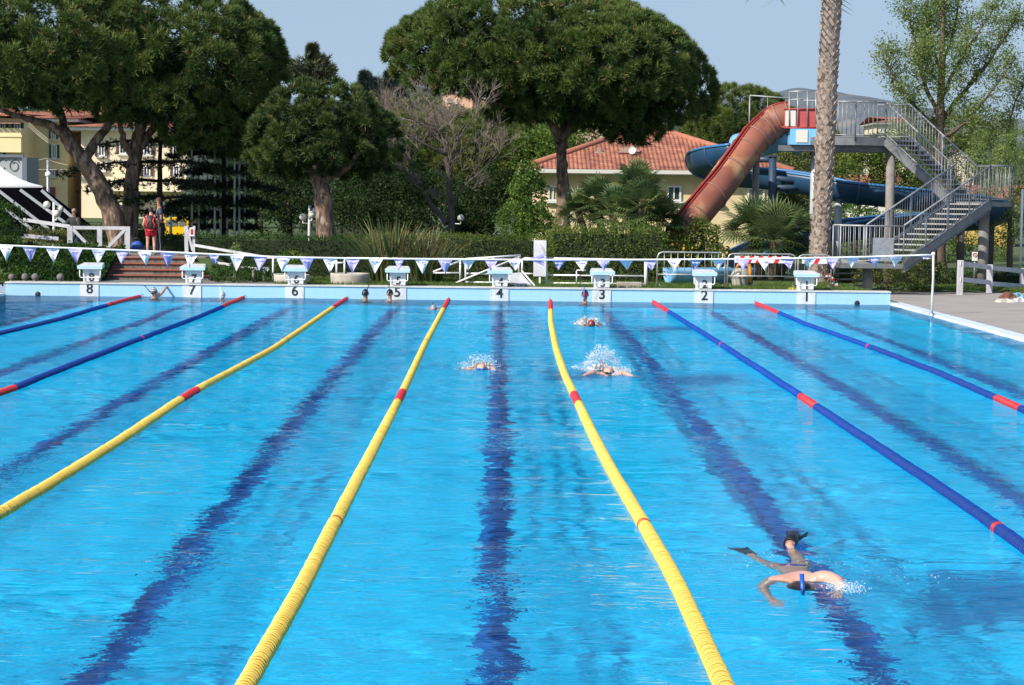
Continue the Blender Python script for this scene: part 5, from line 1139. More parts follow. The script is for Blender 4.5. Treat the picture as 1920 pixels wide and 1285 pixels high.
for s_ in (1, -1):
    e = []
    for i, p in enumerate(OT):
        d = (OT[min(i + 1, len(OT) - 1)] - OT[max(i - 1, 0)]).normalized(); s = d.cross(Vector((0, 0, 1))).normalized(); u = s.cross(d).normalized(); a = math.pi * .455 if s_ > 0 else -math.pi * 1.455
        e.append(p + (s * math.cos(a) + u * math.sin(a)) * .46)
    b.tube(e, .035, 6)
b.build('rim', or_rim, sl1)
# entrance box
pk = mat('pink_panel', (.55, .10, .10), .4, c2=(.46, .08, .08), scale=3); ent = [at(1471, 206, YO - .6), at(1536, 208, YO - .6), at(1536, 236, YO - .6), at(1471, 238, YO - .6)]
b = MB(); x0, x1, z0, z1 = ent[0].x, ent[1].x + .2, ent[3].z, ent[0].z
b.box(((x0 + x1) / 2, YO - .62, (z0 + z1) / 2), (x1 - x0, .05, z1 - z0)); b.box(((x0 + x1) / 2, YO + .62, (z0 + z1) / 2), (x1 - x0, .05, z1 - z0)); b.box(((x0 + x1) / 2, YO, z0 - .0), (x1 - x0 + .1, 1.34, .05))
b.build('entrance_side', pk, sl1)
b = MB(); b.box((x0 + .17, YO - .655, (z0 + z1) / 2), (.30, .02, (z1 - z0) * .9)); b.build('notice', mat('white_notice', (.7, .66, .58), .6), sl1)
b = MB(); b.tube([(x0 - .02, YO - .66, z0 - .03), (x1, YO - .66, z0 - .03)], .035, 6); b.tube([(x0 - .02, YO - .66, z1 + .02), (x1, YO - .66, z1 + .02)], .03, 6); b.poly([(x0 + .9, YO - .64, z1), (x0 + 1.5, YO - .64, z1), (x0 + 1.35, YO - .64, z1 + .16), (x0 + 1.1, YO - .64, z1 + .16)]); b.build('entrance_rim', or_rim, sl1)
b = MB(); u = Vector((0, 0, 1))
for x, h in ((1480, 172), (1496, 171), (1514, 170), (1530, 170)):
    f = at(x, 208, YO - .66); t = at(x, h, YO - .66); b.cyl(Vector((f.x, YO - .69, z0)), t, .018, 6)
for h in (172, 187): b.tube([at(1480, h, YO - .66), at(1532, h - 2, YO - .66)], .018, 6)
b.build('guard_rail', galv, sl1)
column(1318, 430, YO - 1.95, Zat(1318, 398, YO - 2), .085, mat('dark_column', (.09, .075, .065), .8), .3, sl1, 'support_column'); column(1418, 300, YO - .35, Zat(1418, 284, YO - .3), .10, conc, .3, sl1, 'support_column')
for px, py, Y in ((1318, 396, YO - 2), (1418, 283, YO - .35)): x = Xat(px, Y, py); z = Zat(px, py, Y); b = MB(); b.box((x, Y, z - .06), (.42, .16, .12)); b.build('bracket', galv, sl1)
# blue slide ---------------------------------------------------------
bl_m = mat('blue_fibreglass', (.026, .080, .165), .42, c2=(.016, .052, .115), scale=1.1, contrast=(.3, .7), c3=(.05, .14, .26), c3pos=.68, c3scale=.9)
bl_l = mat('pale_blue_fibreglass', (.22, .46, .66), .4, c2=(.14, .34, .54), scale=1.5)
bl_rim = mat('blue_rim', (.05, .18, .38), .4)
sl2 = empty('trough_slide', at(1500, 520, 64), 'dark blue open trough slide winding down in long bends behind the tower', 'water slide')
bt = [(1505, 262, .2), (1470, 258, .4), (1440, 264, .7), (1390, 276, 1.2), (1352, 282, 1.9), (1328, 290, 2.9), (1322, 300, 4.0), (1348, 312, 4.8), (1390, 318, 4.8), (1450, 323, 4.2), (1520, 333, 3.4), (1590, 346, 2.8), (1660, 354, 2.6), (1730, 362, 2.8), (1800, 370, 3.4), (1850, 381, 4.4), (1862, 391, 5.4), (1830, 399, 6.0), (1760, 404, 6.0), (1680, 409, 5.4), (1600, 418, 4.4), (1530, 431, 3.2), (1470, 446, 1.6), (1425, 464, .2), (1392, 484, -1.4), (1378, 503, -2.8), (1362, 520, -3.8)]
BT = spline([at(x, y, YO + dy) for x, y, dy in bt], 6)
b = MB(); pipe(b, BT[:20], .42, -math.pi * 1.45, math.pi * .45, 20); b.build('enclosed_start', bl_l, sl2)
b = MB(); pipe(b, BT[18:], .57, -math.pi * 1.04, math.pi * .04, 16); b.build('trough', bl_m, sl2)
b = MB()
for s_ in (0, 1):
    e = []
    for i, p in enumerate(BT[18:]):
        j = i + 18; d = (BT[min(j + 1, len(BT) - 1)] - BT[j - 1]).normalized(); s = d.cross(Vector((0, 0, 1))).normalized(); u = s.cross(d).normalized(); a = math.pi * .04 if s_ else -math.pi * 1.04; e.append(p + (s * math.cos(a) + u * math.sin(a)) * .57)
    b.tube(e, .045, 5)
b.build('rim', bl_rim, sl2)
for i in range(24, len(BT) - 4, 11): b = MB(); d = (BT[i + 1] - BT[i - 1]).normalized(); pipe(b, [BT[i] - d * .04, BT[i] + d * .04], .61, -math.pi * 1.03, math.pi * .03, 14, .05); b.build('flange', mat('blue_flange', (.03, .08, .16), .5), sl2)
e0 = at(1488, 246, YO - .3); b = MB(); b.box((at(1506, 258, YO).x, YO - .25, Zat(1506, 258, YO)), (.95, .9, .46)); b.build('entrance_box', mat('entrance_blue', (.20, .50, .80), .4), sl2)
b = MB(); b.box((at(1497, 258, YO).x, YO - .715, Zat(1497, 257, YO)), (.33, .02, .36)); b.build('notice', mat('white_notice', (.7, .66, .58), .6), sl2)
dkb = mat('dark_blue_column', (.025, .055, .10), .5)
for px, py, Y, m_ in ((1449, 292, YO + 3, dkb), (1572, 372, YO + 2.9, lt_grey), (1803, 392, YO + 3.3, mat('dark_column', (.09, .075, .065), .8)), (1752, 408, YO + 5.8, mat('dark_column', (.09, .075, .065), .8)), (1640, 420, YO + 5, conc), (1858, 400, YO + 5.2, mat('dark_column', (.09, .075, .065), .8)), (1425, 475, YO + .4, conc)):
    column(px, py, Y, Zat(px, py, Y), .12, m_, .0, sl2, 'support_column')
b = MB(); b.cyl(at(1449, 352, YO + 3), at(1525, 352, YO + 3.4), .09, 10); b.cyl(at(1449, 333, YO + 3), at(1525, 345, YO + 3.4), .09, 10); b.cyl(at(1449, 300, YO + 3), at(1400, 298, YO + 3.6), .10, 10); b.build('bracing_pipe', dkb, sl2)
# run-out basin in front of the lemon tree
rb = empty('splash_basin', at(1300, 535, 54), 'low pale blue splash basin of the slide, behind the first crowd barrier', 'basin')
b = MB(); P = [at(1252, 520, 54.2), at(1300, 518, 54.4), at(1350, 517, 54.8), at(1395, 515, 55.4)]
for p in P: p.z = GL + .42
pipe(b, spline(P, 4), .42, -math.pi * 1.0, 0, 14, .03); b.build('trough', bl_l, rb)
for p in P[1:3]: b = MB(); b.box((p.x, p.y, GL + .01), (.3, .5, .12)); b.build('foot', conc, rb)
# ------------------------------------------------------------------ people
def skinmat(name, c, c2): return mat(name, c, .5, c2=c2, scale=14)
skin_l = skinmat('skin_light', (.62, .34, .25), (.55, .28, .20)); skin_t = skinmat('skin_tan', (.42, .20, .12), (.34, .15, .09)); skin_w = mat('wet_skin', (.68, .36, .27), .28, c2=(.58, .28, .20), scale=9)
def skinbody(name, J, B, root_key, m, parent, sub=2):
    """one continuous surface grown round a skeleton: J joint -> (point, radius or (rx, ry)), B list of joint chains"""
    keys = list(J); ix = {k: i for i, k in enumerate(keys)}; ed = []
    for ch in B:
        for a_, b_ in zip(ch, ch[1:]): ed.append((ix[a_], ix[b_]))
    me = bpy.data.meshes.new(name); me.from_pydata([tuple(J[k][0]) for k in keys], ed, []); me.materials.append(m)
    o = bpy.data.objects.new(name, me); col.objects.link(o)
    md = o.modifiers.new('skin', 'SKIN'); md.use_smooth_shade = True; md.branch_smoothing = .6
    for i, k in enumerate(keys):
        r_ = J[k][1]; sv = me.skin_vertices[0].data[i]; sv.radius = r_ if hasattr(r_, '__len__') else (r_, r_); sv.use_root = (k == root_key)
    s2 = o.modifiers.new('sub', 'SUBSURF'); s2.levels = sub; s2.render_levels = sub
    dg = bpy.context.evaluated_depsgraph_get(); dg.update(); m2 = bpy.data.meshes.new_from_object(o.evaluated_get(dg)); m2.name = name
    bpy.data.objects.remove(o); bpy.data.meshes.remove(me)
    for p in m2.polygons: p.use_smooth = True
    q = link(name, m2, parent); q.cycles.is_caustics_receiver = True; return q
def addhand(J, B, w, palm, pre, fd, side, up, curl=.35, s=1.):
    """palm and five unequal fingers continuing from wrist joint w; fd finger direction, side towards the thumb, up back of the hand"""
    fd, side, up = Vector(fd).normalized(), Vector(side).normalized(), Vector(up).normalized(); W = Vector(J[w][0])
    J[pre + 'palm'] = (W + fd * .055 * s, (.030 * s, .016 * s)); B.append([w, pre + 'palm'])
    for i, (o_, l_) in enumerate(((.026, .075), (.009, .085), (-.009, .079), (-.026, .062))):
        k = W + fd * .095 * s + side * o_ * s; J[pre + 'k%d' % i] = (k, .0095 * s); J[pre + 'm%d' % i] = (k + fd * l_ * .5 * s - up * curl * .02 * s, .0085 * s); J[pre + 't%d' % i] = (k + fd * l_ * (1 - .2 * curl) * s - up * curl * .055 * s, .007 * s)
        B.append([pre + 'palm', pre + 'k%d' % i, pre + 'm%d' % i, pre + 't%d' % i])
    k = W + fd * .035 * s + side * .034 * s; J[pre + 'th0'] = (k, .011 * s); J[pre + 'th1'] = (k + fd * .028 * s + side * .022 * s - up * .008 * s, .0095 * s); J[pre + 'th2'] = (k + fd * .052 * s + side * .028 * s - up * .016 * s, .008 * s); B.append([w, pre + 'th0', pre + 'th1', pre + 'th2'])
black_rub = mat('black_rubber', (.012, .012, .015), .35); blue_pl = mat('blue_plastic', (.01, .12, .52), .3, c2=(.01, .09, .42), scale=5); lens_m = mat('goggle_lens', (.03, .03, .04), .1)
def headparts(r, c, f, up, capm=None, gog=None, hs=1., hair=None, cover=.35, mouth=True):
    """features on a head centred at c that looks along f: cap or hair, goggles, eyes, mouth"""
    f = Vector(f).normalized(); up = Vector(up); up = (up - f * up.dot(f)).normalized(); s = f.cross(up).normalized(); c = Vector(c)
    M = Matrix((s, f, up)).transposed()
    b = MB(); b.smooth = True; n, m = 16, 9; base = len(b.v)
    if capm or hair:
        for i in range(m + 1):
            ph = math.pi / 2 - (math.pi * .60) * i / m
            for k in range(n):
                t = 2 * math.pi * k / n; v = Vector((math.cos(ph) * math.cos(t) * .083, math.cos(ph) * math.sin(t) * .102, math.sin(ph) * .118))
                if v.y > .03 and v.z < .03: v.z = .03 + (v.z - .03) * .12
                if v.y < 0 and v.z < -.05: v.z = -.05 - .02 * i / m
                b.v.append(tuple(c + M @ (v * hs) + up * .012 * hs))
        for i in range(m):
            for k in range(n): l = (k + 1) % n; b.face(base + i * n + k, base + (i + 1) * n + k, base + (i + 1) * n + l, base + i * n + l)
        b.build('cap' if capm else 'hair', capm or hair, r)
    b = MB()
    if gog:
        for q in (-1, 1): b.ball(c + M @ Vector((q * .033 * hs, .088 * hs, .004 * hs)), (.026 * hs, .014 * hs, .018 * hs), 9, 6)
        b.tube([c + M @ (Vector((math.cos(t) * .086, math.sin(t) * .100, .004)) * hs) for t in np.linspace(0, 2 * math.pi, 18)[:-1]], .007 * hs, 5, False, True); b.build('goggles', gog, r)
    else:
        for q in (-1, 1): b.ball(c + M @ Vector((q * .032 * hs, .084 * hs, .004 * hs)), .011 * hs, 7, 5)
        b.build('eyes', lens_m, r)
    if mouth: b = MB(); b.ball(c + M @ Vector((0, .088 * hs, -.062 * hs)), (.026 * hs, .010 * hs, .009 * hs), 8, 5); b.build('lips', mat('lips', (.42, .13, .11), .5), r)
def headjoints(J, B, c, f, up, neckkey, hs=1.):
    f = Vector(f).normalized(); up = Vector(up); up = (up - f * up.dot(f)).normalized(); c = Vector(c); s = f.cross(up).normalized()
    J['jaw'] = (c - up * .070 * hs + f * .012 * hs, .060 * hs); J['skull'] = (c + up * .012 * hs, (.088 * hs, .082 * hs)); J['crown'] = (c + up * .088 * hs - f * .008 * hs, .058 * hs)
    J['nose'] = (c - up * .014 * hs + f * .092 * hs, .014 * hs); J['ear'] = (c + s * .082 * hs - up * .01 * hs, .014 * hs); J['ear2'] = (c - s * .082 * hs - up * .01 * hs, .014 * hs); J['chin'] = (c - up * .092 * hs + f * .05 * hs, .030 * hs)
    B += [[neckkey, 'jaw', 'skull', 'crown'], ['skull', 'nose'], ['skull', 'ear'], ['skull', 'ear2'], ['jaw', 'chin']]
def wallswimmer(label, px, py, Y, m, capm, gog, f=(0, -1, 0), snork=None, arm=None, wide=1., tilt=0., snm=None, hs=1.):
    c = at(px, py, Y); f = Vector(f).normalized(); s = f.cross(Vector((0, 0, 1))).normalized(); up = Vector((0, 0, 1)) + s * tilt
    r = empty('person', (c.x, c.y, c.z - 1.0), label, 'person', 'swimmers resting at the end wall'); J, B = {}, []
    J['pelvis'] = (c + Vector((0, 0, -.78)), .13); J['waist'] = (c + Vector((0, 0, -.58)), .12); J['chest'] = (c + Vector((0, 0, -.36)), (.15, .12)); J['neck'] = (c - up * .15, .055)
    B += [['pelvis', 'waist', 'chest', 'neck']]; headjoints(J, B, c, f, up, 'neck', hs)
    for q, n_ in ((-1, 'a'), (1, 'b')):
        J[n_ + 's'] = (c + s * q * .18 * wide + Vector((0, 0, -.235)), .062); J[n_ + 'h'] = (c + s * q * .09 + Vector((0, 0, -.9)), .085); J[n_ + 'n'] = (c + s * q * .11 + f * .15 + Vector((0, 0, -1.25)), .055); J[n_ + 'f'] = (c + s * q * .11 + Vector((0, 0, -1.62)), .04)
        B += [['chest', n_ + 's'], ['pelvis', n_ + 'h', n_ + 'n', n_ + 'f']]
        if arm and q == arm[0]:
            e = at(*arm[1], Y + .05); w_ = at(*arm[2], D - .08); J[n_ + 'e'] = (e, .045); J[n_ + 'w'] = (w_, .028); addhand(J, B, n_ + 'w', None, n_, (w_ - e), (-1, 0, .3), (0, -1, 0), .2)
        else:
            J[n_ + 'e'] = (c + s * q * .32 * wide + Vector((0, 0, -.48)), .042); J[n_ + 'w'] = (c + s * q * .36 * wide + f * .18 + Vector((0, 0, -.58)), .028); addhand(J, B, n_ + 'w', None, n_, f, s * -q, (0, 0, 1), .3)
        B += [[n_ + 's', n_ + 'e', n_ + 'w']]
    skinbody('body', J, B, 'pelvis', m, r); headparts(r, c, f, up, capm, gog, hs)
    if snork:
        b = MB(); P = [at(x, y, Y + dy) for x, y, dy in snork]; b.tube([c - Vector((0, 0, .05)) + f * .1] + P, .012, 7); b.build('snorkel', snm or black_rub, r)
    b = MB(); b.lathe(c + Vector((0, 0, -.86)), [(.13, -.10), (.145, .0), (.135, .12)], 14); b.build('trunks', black_rub, r)
    return r
cap_b = mat('cap_black', (.02, .02, .03), .35); cap_w = mat('cap_striped', (.50, .50, .52), .4, c2=(.08, .08, .10), scale=16, contrast=(.48, .52), stretch=(.3, .3, 1.6)); cap_r = mat('cap_dark_red', (.02, .02, .05), .4, c2=(.30, .03, .03), scale=12, contrast=(.5, .55))
wh_pl = mat('white_plastic', (.7, .72, .74), .35); red_pl = mat('red_plastic', (.5, .03, .03), .35)
wallswimmer('swimmer in a striped cap raising one arm to the blue wall, black snorkel tilted', 289, 549, D - .45, skin_l, cap_w, lens_m, (-.1, -1, .0), [(279, 545, 0), (270, 535, 0)], (1, (303, 550), (311, 540)), .85, .0)
wallswimmer('swimmer with a white snorkel and white mask, face half in the water', 417, 555, D - .5, skin_l, mat('cap_silver', (.45, .50, .54), .4), wh_pl, (-.3, -1, -.4), [(414, 548, 0), (412, 538, 0)], None, .7, 0, wh_pl, .9)
wallswimmer('swimmer in a black cap turned to the wall, left of a second black cap', 685, 552, D - .5, skin_t, cap_b, lens_m, (.35, .9, 0), [(688, 544, 0), (692, 534, 0)], None, .9)
wallswimmer('swimmer in a black cap facing the camera with an upright black snorkel', 731, 552, D - .4, skin_l, cap_b, mat('goggles_orange', (.5, .22, .04), .3), (-.2, -1, 0), [(730, 548, -.12), (729, 532, -.1)], None, .75)
wallswimmer('broad tanned swimmer with a dark cap and blue front snorkel', 1097, 554, D - .55, skin_t, cap_r, red_pl, (0, -1, -.1), [(1096, 566, -.14), (1096, 552, -.13), (1095, 536, -.08)], None, 1.25, 0, blue_pl, 1.05)

# foreground swimmer -------------------------------------------------
O = hit(1503, 1100, 0.); ft = hit(1462, 1012, .0); ad_ = (ft - O).normalized(); ss = Vector((ad_.y, -ad_.x, 0))
def SW(a, s, z): return O + ad_ * a + ss * s * .93 + Vector((0, 0, z - .034 - .03 * max(0, min(1, (a - .3) * 3)) * (a < 1.3)))
r = empty('person', SW(.8, 0, -.3), 'snorkelling swimmer coming towards the camera, blue snorkel and black fins', 'person')
J = {}; B = []
J['pelvis'] = (SW(.80, -.01, -.03), (.15, .11)); J['waist'] = (SW(.60, 0, -.03), (.125, .09)); J['chest'] = (SW(.40, .0, -.015), (.15, .10)); J['up'] = (SW(.27, 0, .0), (.13, .075)); J['neck'] = (SW(.18, 0, -.03), .058)
J['skull'] = (SW(.055, 0, -.03), (.085, .09)); J['crown'] = (SW(-.03, 0, -.035), .06); J['jaw'] = (SW(.10, 0, -.12), .055); J['nose'] = (SW(.04, 0, -.155), .014)
J['ear'] = (SW(.06, .082, -.06), .015); J['ear2'] = (SW(.06, -.082, -.06), .015)
B += [['pelvis', 'waist', 'chest', 'up', 'neck', 'skull', 'crown'], ['skull', 'jaw'], ['skull', 'nose'], ['skull', 'ear'], ['skull', 'ear2']]
J['ls'] = (SW(.26, -.19, .01), .062); J['le'] = (SW(.12, -.27, -.11), .042); J['lw'] = (SW(-.07, -.235, -.27), .027); J['rs'] = (SW(.26, .19, .045), .066); J['re'] = (SW(.14, .285, .035), .046); J['rw'] = (SW(-.06, .25, -.035), .029)
addhand(J, B, 'lw', None, 'lh', SW(-.18, -.20, -.33) - SW(-.07, -.235, -.27), ss, (0, 0, 1), .3, 1.05); addhand(J, B, 'rw', None, 'rh', SW(-.2, .22, -.08) - SW(-.06, .25, -.035), -ss, (0, 0, 1), .3, 1.05)
J['lk'] = (SW(1.18, -.15, -.26), .060); J['la'] = (SW(1.52, -.22, -.36), .036); J['lf'] = (SW(1.70, -.25, -.36), (.045, .026)); J['rk'] = (SW(1.18, .10, -.12), .064); J['ra'] = (SW(1.56, .06, .02), .038); J['rh'] = (SW(1.60, .05, .055), .036); J['rf'] = (SW(1.72, .07, .06), (.045, .028)); J['lh'] = (SW(.84, -.09, -.04), .092); J['rp'] = (SW(.84, .09, -.04), .092)
B += [['up', 'ls', 'le', 'lw'], ['up', 'rs', 're', 'rw'], ['pelvis', 'lh', 'lk', 'la', 'lf'], ['pelvis', 'rp', 'rk', 'ra', 'rf'], ['ra', 'rh']]
skinbody('body', J, B, 'pelvis', skin_w, r)
suit = mat('patterned_swimwear', (.02, .04, .32), .4, c2=(.30, .06, .32), scale=14, contrast=(.5, .56), c3=(.45, .5, .6), c3pos=.64, c3scale=22)
J2 = {'pelvis': (SW(.80, -.01, -.028), (.158, .118)), 'waist': (SW(.66, 0, -.03), (.138, .10)), 'l': (SW(.93, -.09, -.05), .100), 'r': (SW(.93, .09, -.05), .100)}
skinbody('swimwear', J2, [['waist', 'pelvis', 'l'], ['pelvis', 'r']], 'pelvis', suit, r)
b = MB(); b.ball(SW(.045, 0, -.022), (.098, .122, .084), 16, 10, .04); b.build('hair', mat('wet_hair', (.03, .018, .014), .3), r)
b = MB(); b.tube([SW(-.02, .0, -.19), SW(-.085, 0, -.15), SW(-.105, 0, -.05), SW(-.085, .0, .03), SW(-.05, -.005, .125)], [.012, .012, .013, .015, .016], 9); b.build('snorkel', blue_pl, r)
b = MB(); b.tube([SW(.05 + .095 * math.cos(t), 0 + .0, -.06 + .09 * math.sin(t)) + ss * .09 * math.sin(t * 1) * 0 for t in np.linspace(0, 6.28, 14)[:-1]], .008, 5, False, True); b.build('mask_strap', black_rub, r)
def fin(a, s, z, da, ds, dz, L_=.34):
    o = SW(a, s, z); d = (SW(a + da, s + ds, z + dz) - o).normalized(); sd_ = d.cross(Vector((0, 0, 1))).normalized(); u = sd_.cross(d); b = MB()
    b.tube([o - d * .06, o + d * .02, o + d * .10], [.047, .052, .05], 10)
    A = [o + d * .08 - sd_ * .05, o + d * .08 + sd_ * .05, o + d * L_ + sd_ * .075 - u * .02, o + d * L_ - sd_ * .075 - u * .02]; b.hexa([v - u * .006 for v in A], [v + u * .006 for v in A])
    for q in (-1, 1): b.tube([o + d * .06 + sd_ * q * .045, o + d * L_ + sd_ * q * .075], .012, 5)
    b.build('fin', black_rub, r)
fin(1.70, .075, .05, 1, .35, .22, .19); fin(1.68, -.25, -.36, 1, -.35, .05, .25)

# swimmers in spray ----------------------------------------------------
def foam_mat():
    m = bpy.data.materials.new('spray_foam'); m.use_nodes = True; b = m.node_tree.nodes['Principled BSDF']; b.inputs['Base Color'].default_value = (.93, .95, .96, 1); b.inputs['Roughness'].default_value = .3; b.inputs['Transmission Weight'].default_value = .08; b.inputs['IOR'].default_value = 1.2; b.inputs['Alpha'].default_value = .42; return m
foam = foam_mat()
def ico(): 
    t = (1 + 5 ** .5) / 2; v = [(-1, t, 0), (1, t, 0), (-1, -t, 0), (1, -t, 0), (0, -1, t), (0, 1, t), (0, -1, -t), (0, 1, -t), (t, 0, -1), (t, 0, 1), (-t, 0, -1), (-t, 0, 1)]
    f = [(0, 11, 5), (0, 5, 1), (0, 1, 7), (0, 7, 10), (0, 10, 11), (1, 5, 9), (5, 11, 4), (11, 10, 2), (10, 7, 6), (7, 1, 8), (3, 9, 4), (3, 4, 2), (3, 2, 6), (3, 6, 8), (3, 8, 9), (4, 9, 5), (2, 4, 11), (6, 2, 10), (8, 6, 7), (9, 8, 1)]
    return np.array(v) / 1.9, np.array(f)
IV, IF = ico()
def drops(name, label, Q, Rr, par=None):
    n = len(Q); g = np.random.default_rng(n); V = (Q[:, None, :] + IV[None] * (Rr[:, None, None] * (.7 + .6 * g.random((n, 12, 1)))) * np.array([1.2, 1.2, .9])).reshape(-1, 3); Fc = (IF[None] + 12 * np.arange(n)[:, None, None]).reshape(-1, 3)
    o = link(name, npmesh(name, V, Fc, foam, True), par); o.cycles.is_caustics_receiver = True
    if par is None: tag(o, label, 'splash', kind='stuff')
    return o
def splash(label, px, py, wd, ht, n, arch=None, dep=.5, seed=1):
    """churned foam mound (a spiky height field that dips under the water) with droplets thrown off it"""
    g = np.random.default_rng(seed); c = hit(px, py, 0); r = empty('splash', c, label, 'splash', None, 'stuff')
    N1, N2 = 110, 60; u, v = np.meshgrid(np.linspace(-1, 1, N1), np.linspace(-1, 1, N2)); u = u + .010 * g.normal(size=u.shape); v = v + .015 * g.normal(size=v.shape)
    env = np.clip(1 - (u ** 2 + v ** 2), 0, 1) ** 1.2; f = np.zeros_like(u)
    for i in range(26): k = 3 * 1.16 ** i; th = g.random() * 6.28; f += np.sin(k * (u * np.cos(th) * wd * 2.2 + v * np.sin(th) * dep * 2.2) + g.random() * 6.28) * k ** -.25
    f = f / f.std(); z = ht * env * (.30 + .26 * f + .22 * g.normal(size=f.shape)) - .025 - .03 * (1 - env)
    X = c.x + u * wd * .5 + .02 * g.normal(size=u.shape); Yy = c.y + v * dep * .5 + .02 * g.normal(size=u.shape)
    ix = np.arange(N1 * N2).reshape(N2, N1); Qd = np.stack([ix[:-1, :-1], ix[:-1, 1:], ix[1:, 1:], ix[1:, :-1]], -1).reshape(-1, 4)
    keep = (z.ravel()[Qd].max(1) > -.01) & (g.random(len(Qd)) < .8); o = link('foam', npmesh('foam', np.stack([X, Yy, z], -1).reshape(-1, 3), Qd[keep], foam, True), r); o['kind'] = 'stuff'
    uu = g.normal(size=n) * .32; vv = g.normal(size=n) * .3; zz_ = ht * (.2 + 1.1 * g.random(n) ** 1.6) * np.exp(-(uu ** 2 + vv ** 2) * 2.5); Q = np.stack([c.x + uu * wd * .8 * (1 + zz_ / ht * .3), c.y + vv * dep, zz_], 1); rr = .0026 + .005 * g.random(n) ** 3
    for (ax, ay, bx, by, hgt, m) in arch or []:
        t = g.random(m); a0, b0 = hit(ax, ay), hit(bx, by); P = np.array(a0[:]) + np.outer(t, np.array(b0[:]) - np.array(a0[:])); P[:, 2] = hgt * np.sin(np.pi * t) ** .7 * (1 - .75 * g.random(m) ** 1.6) * (.8 + .2 * np.sin(t * 31 + 2)) + .015; P += g.normal(size=P.shape) * [.035, .05, .02]; Q = np.concatenate([Q, P]); rr = np.concatenate([rr, .003 + .006 * g.random(m) ** 2])
    o = drops('droplets', label, Q, rr, r); o['kind'] = 'stuff'; return r
def facing(label, px, py, capm, gog, hs=1., arms=.6, dz=.06, m=None, look=(0, -1, -.15)):
    c = hit(px, py, 0) + Vector((0, 0, dz)); r = empty('person', (c.x, c.y + .5, -.3), label, 'person'); J, B = {}, []
    up = Vector((0, .45, .9)); J['pelvis'] = (c + Vector((0, .85, -.22)), .13); J['waist'] = (c + Vector((0, .62, -.20)), .115); J['chest'] = (c + Vector((0, .36, -.14)), (.15, .11)); J['neck'] = (c + Vector((0, .14, -.10)), .055); B += [['pelvis', 'waist', 'chest', 'neck']]
    headjoints(J, B, c, look, up, 'neck', hs)
    for q, n_ in ((-1, 'a'), (1, 'b')):
        J[n_ + 's'] = (c + Vector((q * .19, .26, -.07)), .062); J[n_ + 'e'] = (c + Vector((q * .42 * arms, .16, -.02)), .044); J[n_ + 'w'] = (c + Vector((q * .66 * arms, .02, -.06)), .029); addhand(J, B, n_ + 'w', None, n_, (q * .8, -.6, -.2), (0, -1, 0), (0, 0, 1), .2)
        J[n_ + 'h'] = (c + Vector((q * .09, .95, -.24)), .085); J[n_ + 'k'] = (c + Vector((q * .11, 1.30, -.30)), .058); J[n_ + 'f'] = (c + Vector((q * .12, 1.7, -.25)), .035); B += [['chest', n_ + 's', n_ + 'e', n_ + 'w'], ['pelvis', n_ + 'h', n_ + 'k', n_ + 'f']]
    skinbody('body', J, B, 'pelvis', m or skin_l, r); headparts(r, c, look, up, capm, gog, hs)
    b = MB(); b.ball(c + Vector((0, .88, -.22)), (.16, .15, .12), 12, 8); b.build('trunks', black_rub, r); return r
facing('butterfly swimmer bursting through spray with arms spread wide, beside the bowed rope', 1141, 704, None, lens_m, .95, .5, .05)
splash('tall white spray arching over the butterfly swimmer', 1128, 693, .80, .13, 400, [(1098, 688, 1160, 686, .31, 1500), (1072, 692, 1118, 704, .07, 220), (1150, 706, 1182, 698, .07, 220)], .6, seed=3)
facing('freestyle swimmer in blue goggles with face just out of the spray, before block four', 903, 694, None, blue_pl, .9, .32, .03)
splash('low white spray round the swimmer in the lane of block four', 900, 692, .72, .15, 420, [(868, 688, 925, 680, .16, 260)], .55, seed=5)
facing('far swimmer nearly hidden in foam, near block three', 1109, 612, cap_r, lens_m, .9, .3, .02, skin_t)
splash('round foamy splash in front of block three', 1103, 608, .78, .19, 400, None, .7, seed=7)
facing('small far swimmer with a dark upright snorkel beside the straight yellow rope', 813, 581, mat('cap_grey', (.25, .27, .30), .4), lens_m, .9, .3, .0)
b = MB(); c = hit(812, 580, 0); b.tube([c, c + Vector((0, -.02, .16))], .012, 6); o = b.build('snorkel', black_rub); tag(o, 'dark snorkel tip poking up beside the straight yellow rope', 'snorkel')
splash('small ripple of foam beside the red end of the straight yellow rope', 815, 581, .45, .07, 60, None, .5, seed=9)
g = np.random.default_rng(4); n = 230; c = hit(1560, 1112, 0); n = 200; t = g.random(n) ** 1.3
Q = np.stack([c.x + .05 + t * .72 + .05 * g.normal(size=n), c.y + .12 + .16 * g.normal(size=n) + .1 * t, .02 + .26 * t * (1.15 - t) * (1.2 + g.random(n)) * (.3 + g.random(n))], 1); rr = .0008 + .003 * g.random(n) ** 3
k = 800; Q2 = np.stack([c.x + .075 + .065 * g.normal(size=k), c.y + .03 + .07 * g.normal(size=k), .01 + .05 * g.random(k)], 1); Q3 = np.stack([SW(.5, 0, 0).x - .1 + .30 * g.normal(size=120), SW(.9, 0, 0).y + .28 * g.normal(size=120), .005 + .02 * g.random(120)], 1)
drops('splash', 'fine droplets flying from the arm of the snorkelling swimmer', np.concatenate([Q, Q2, Q3]), np.concatenate([rr, .0012 + .0032 * g.random(k) ** 2, .001 + .003 * g.random(120)]))

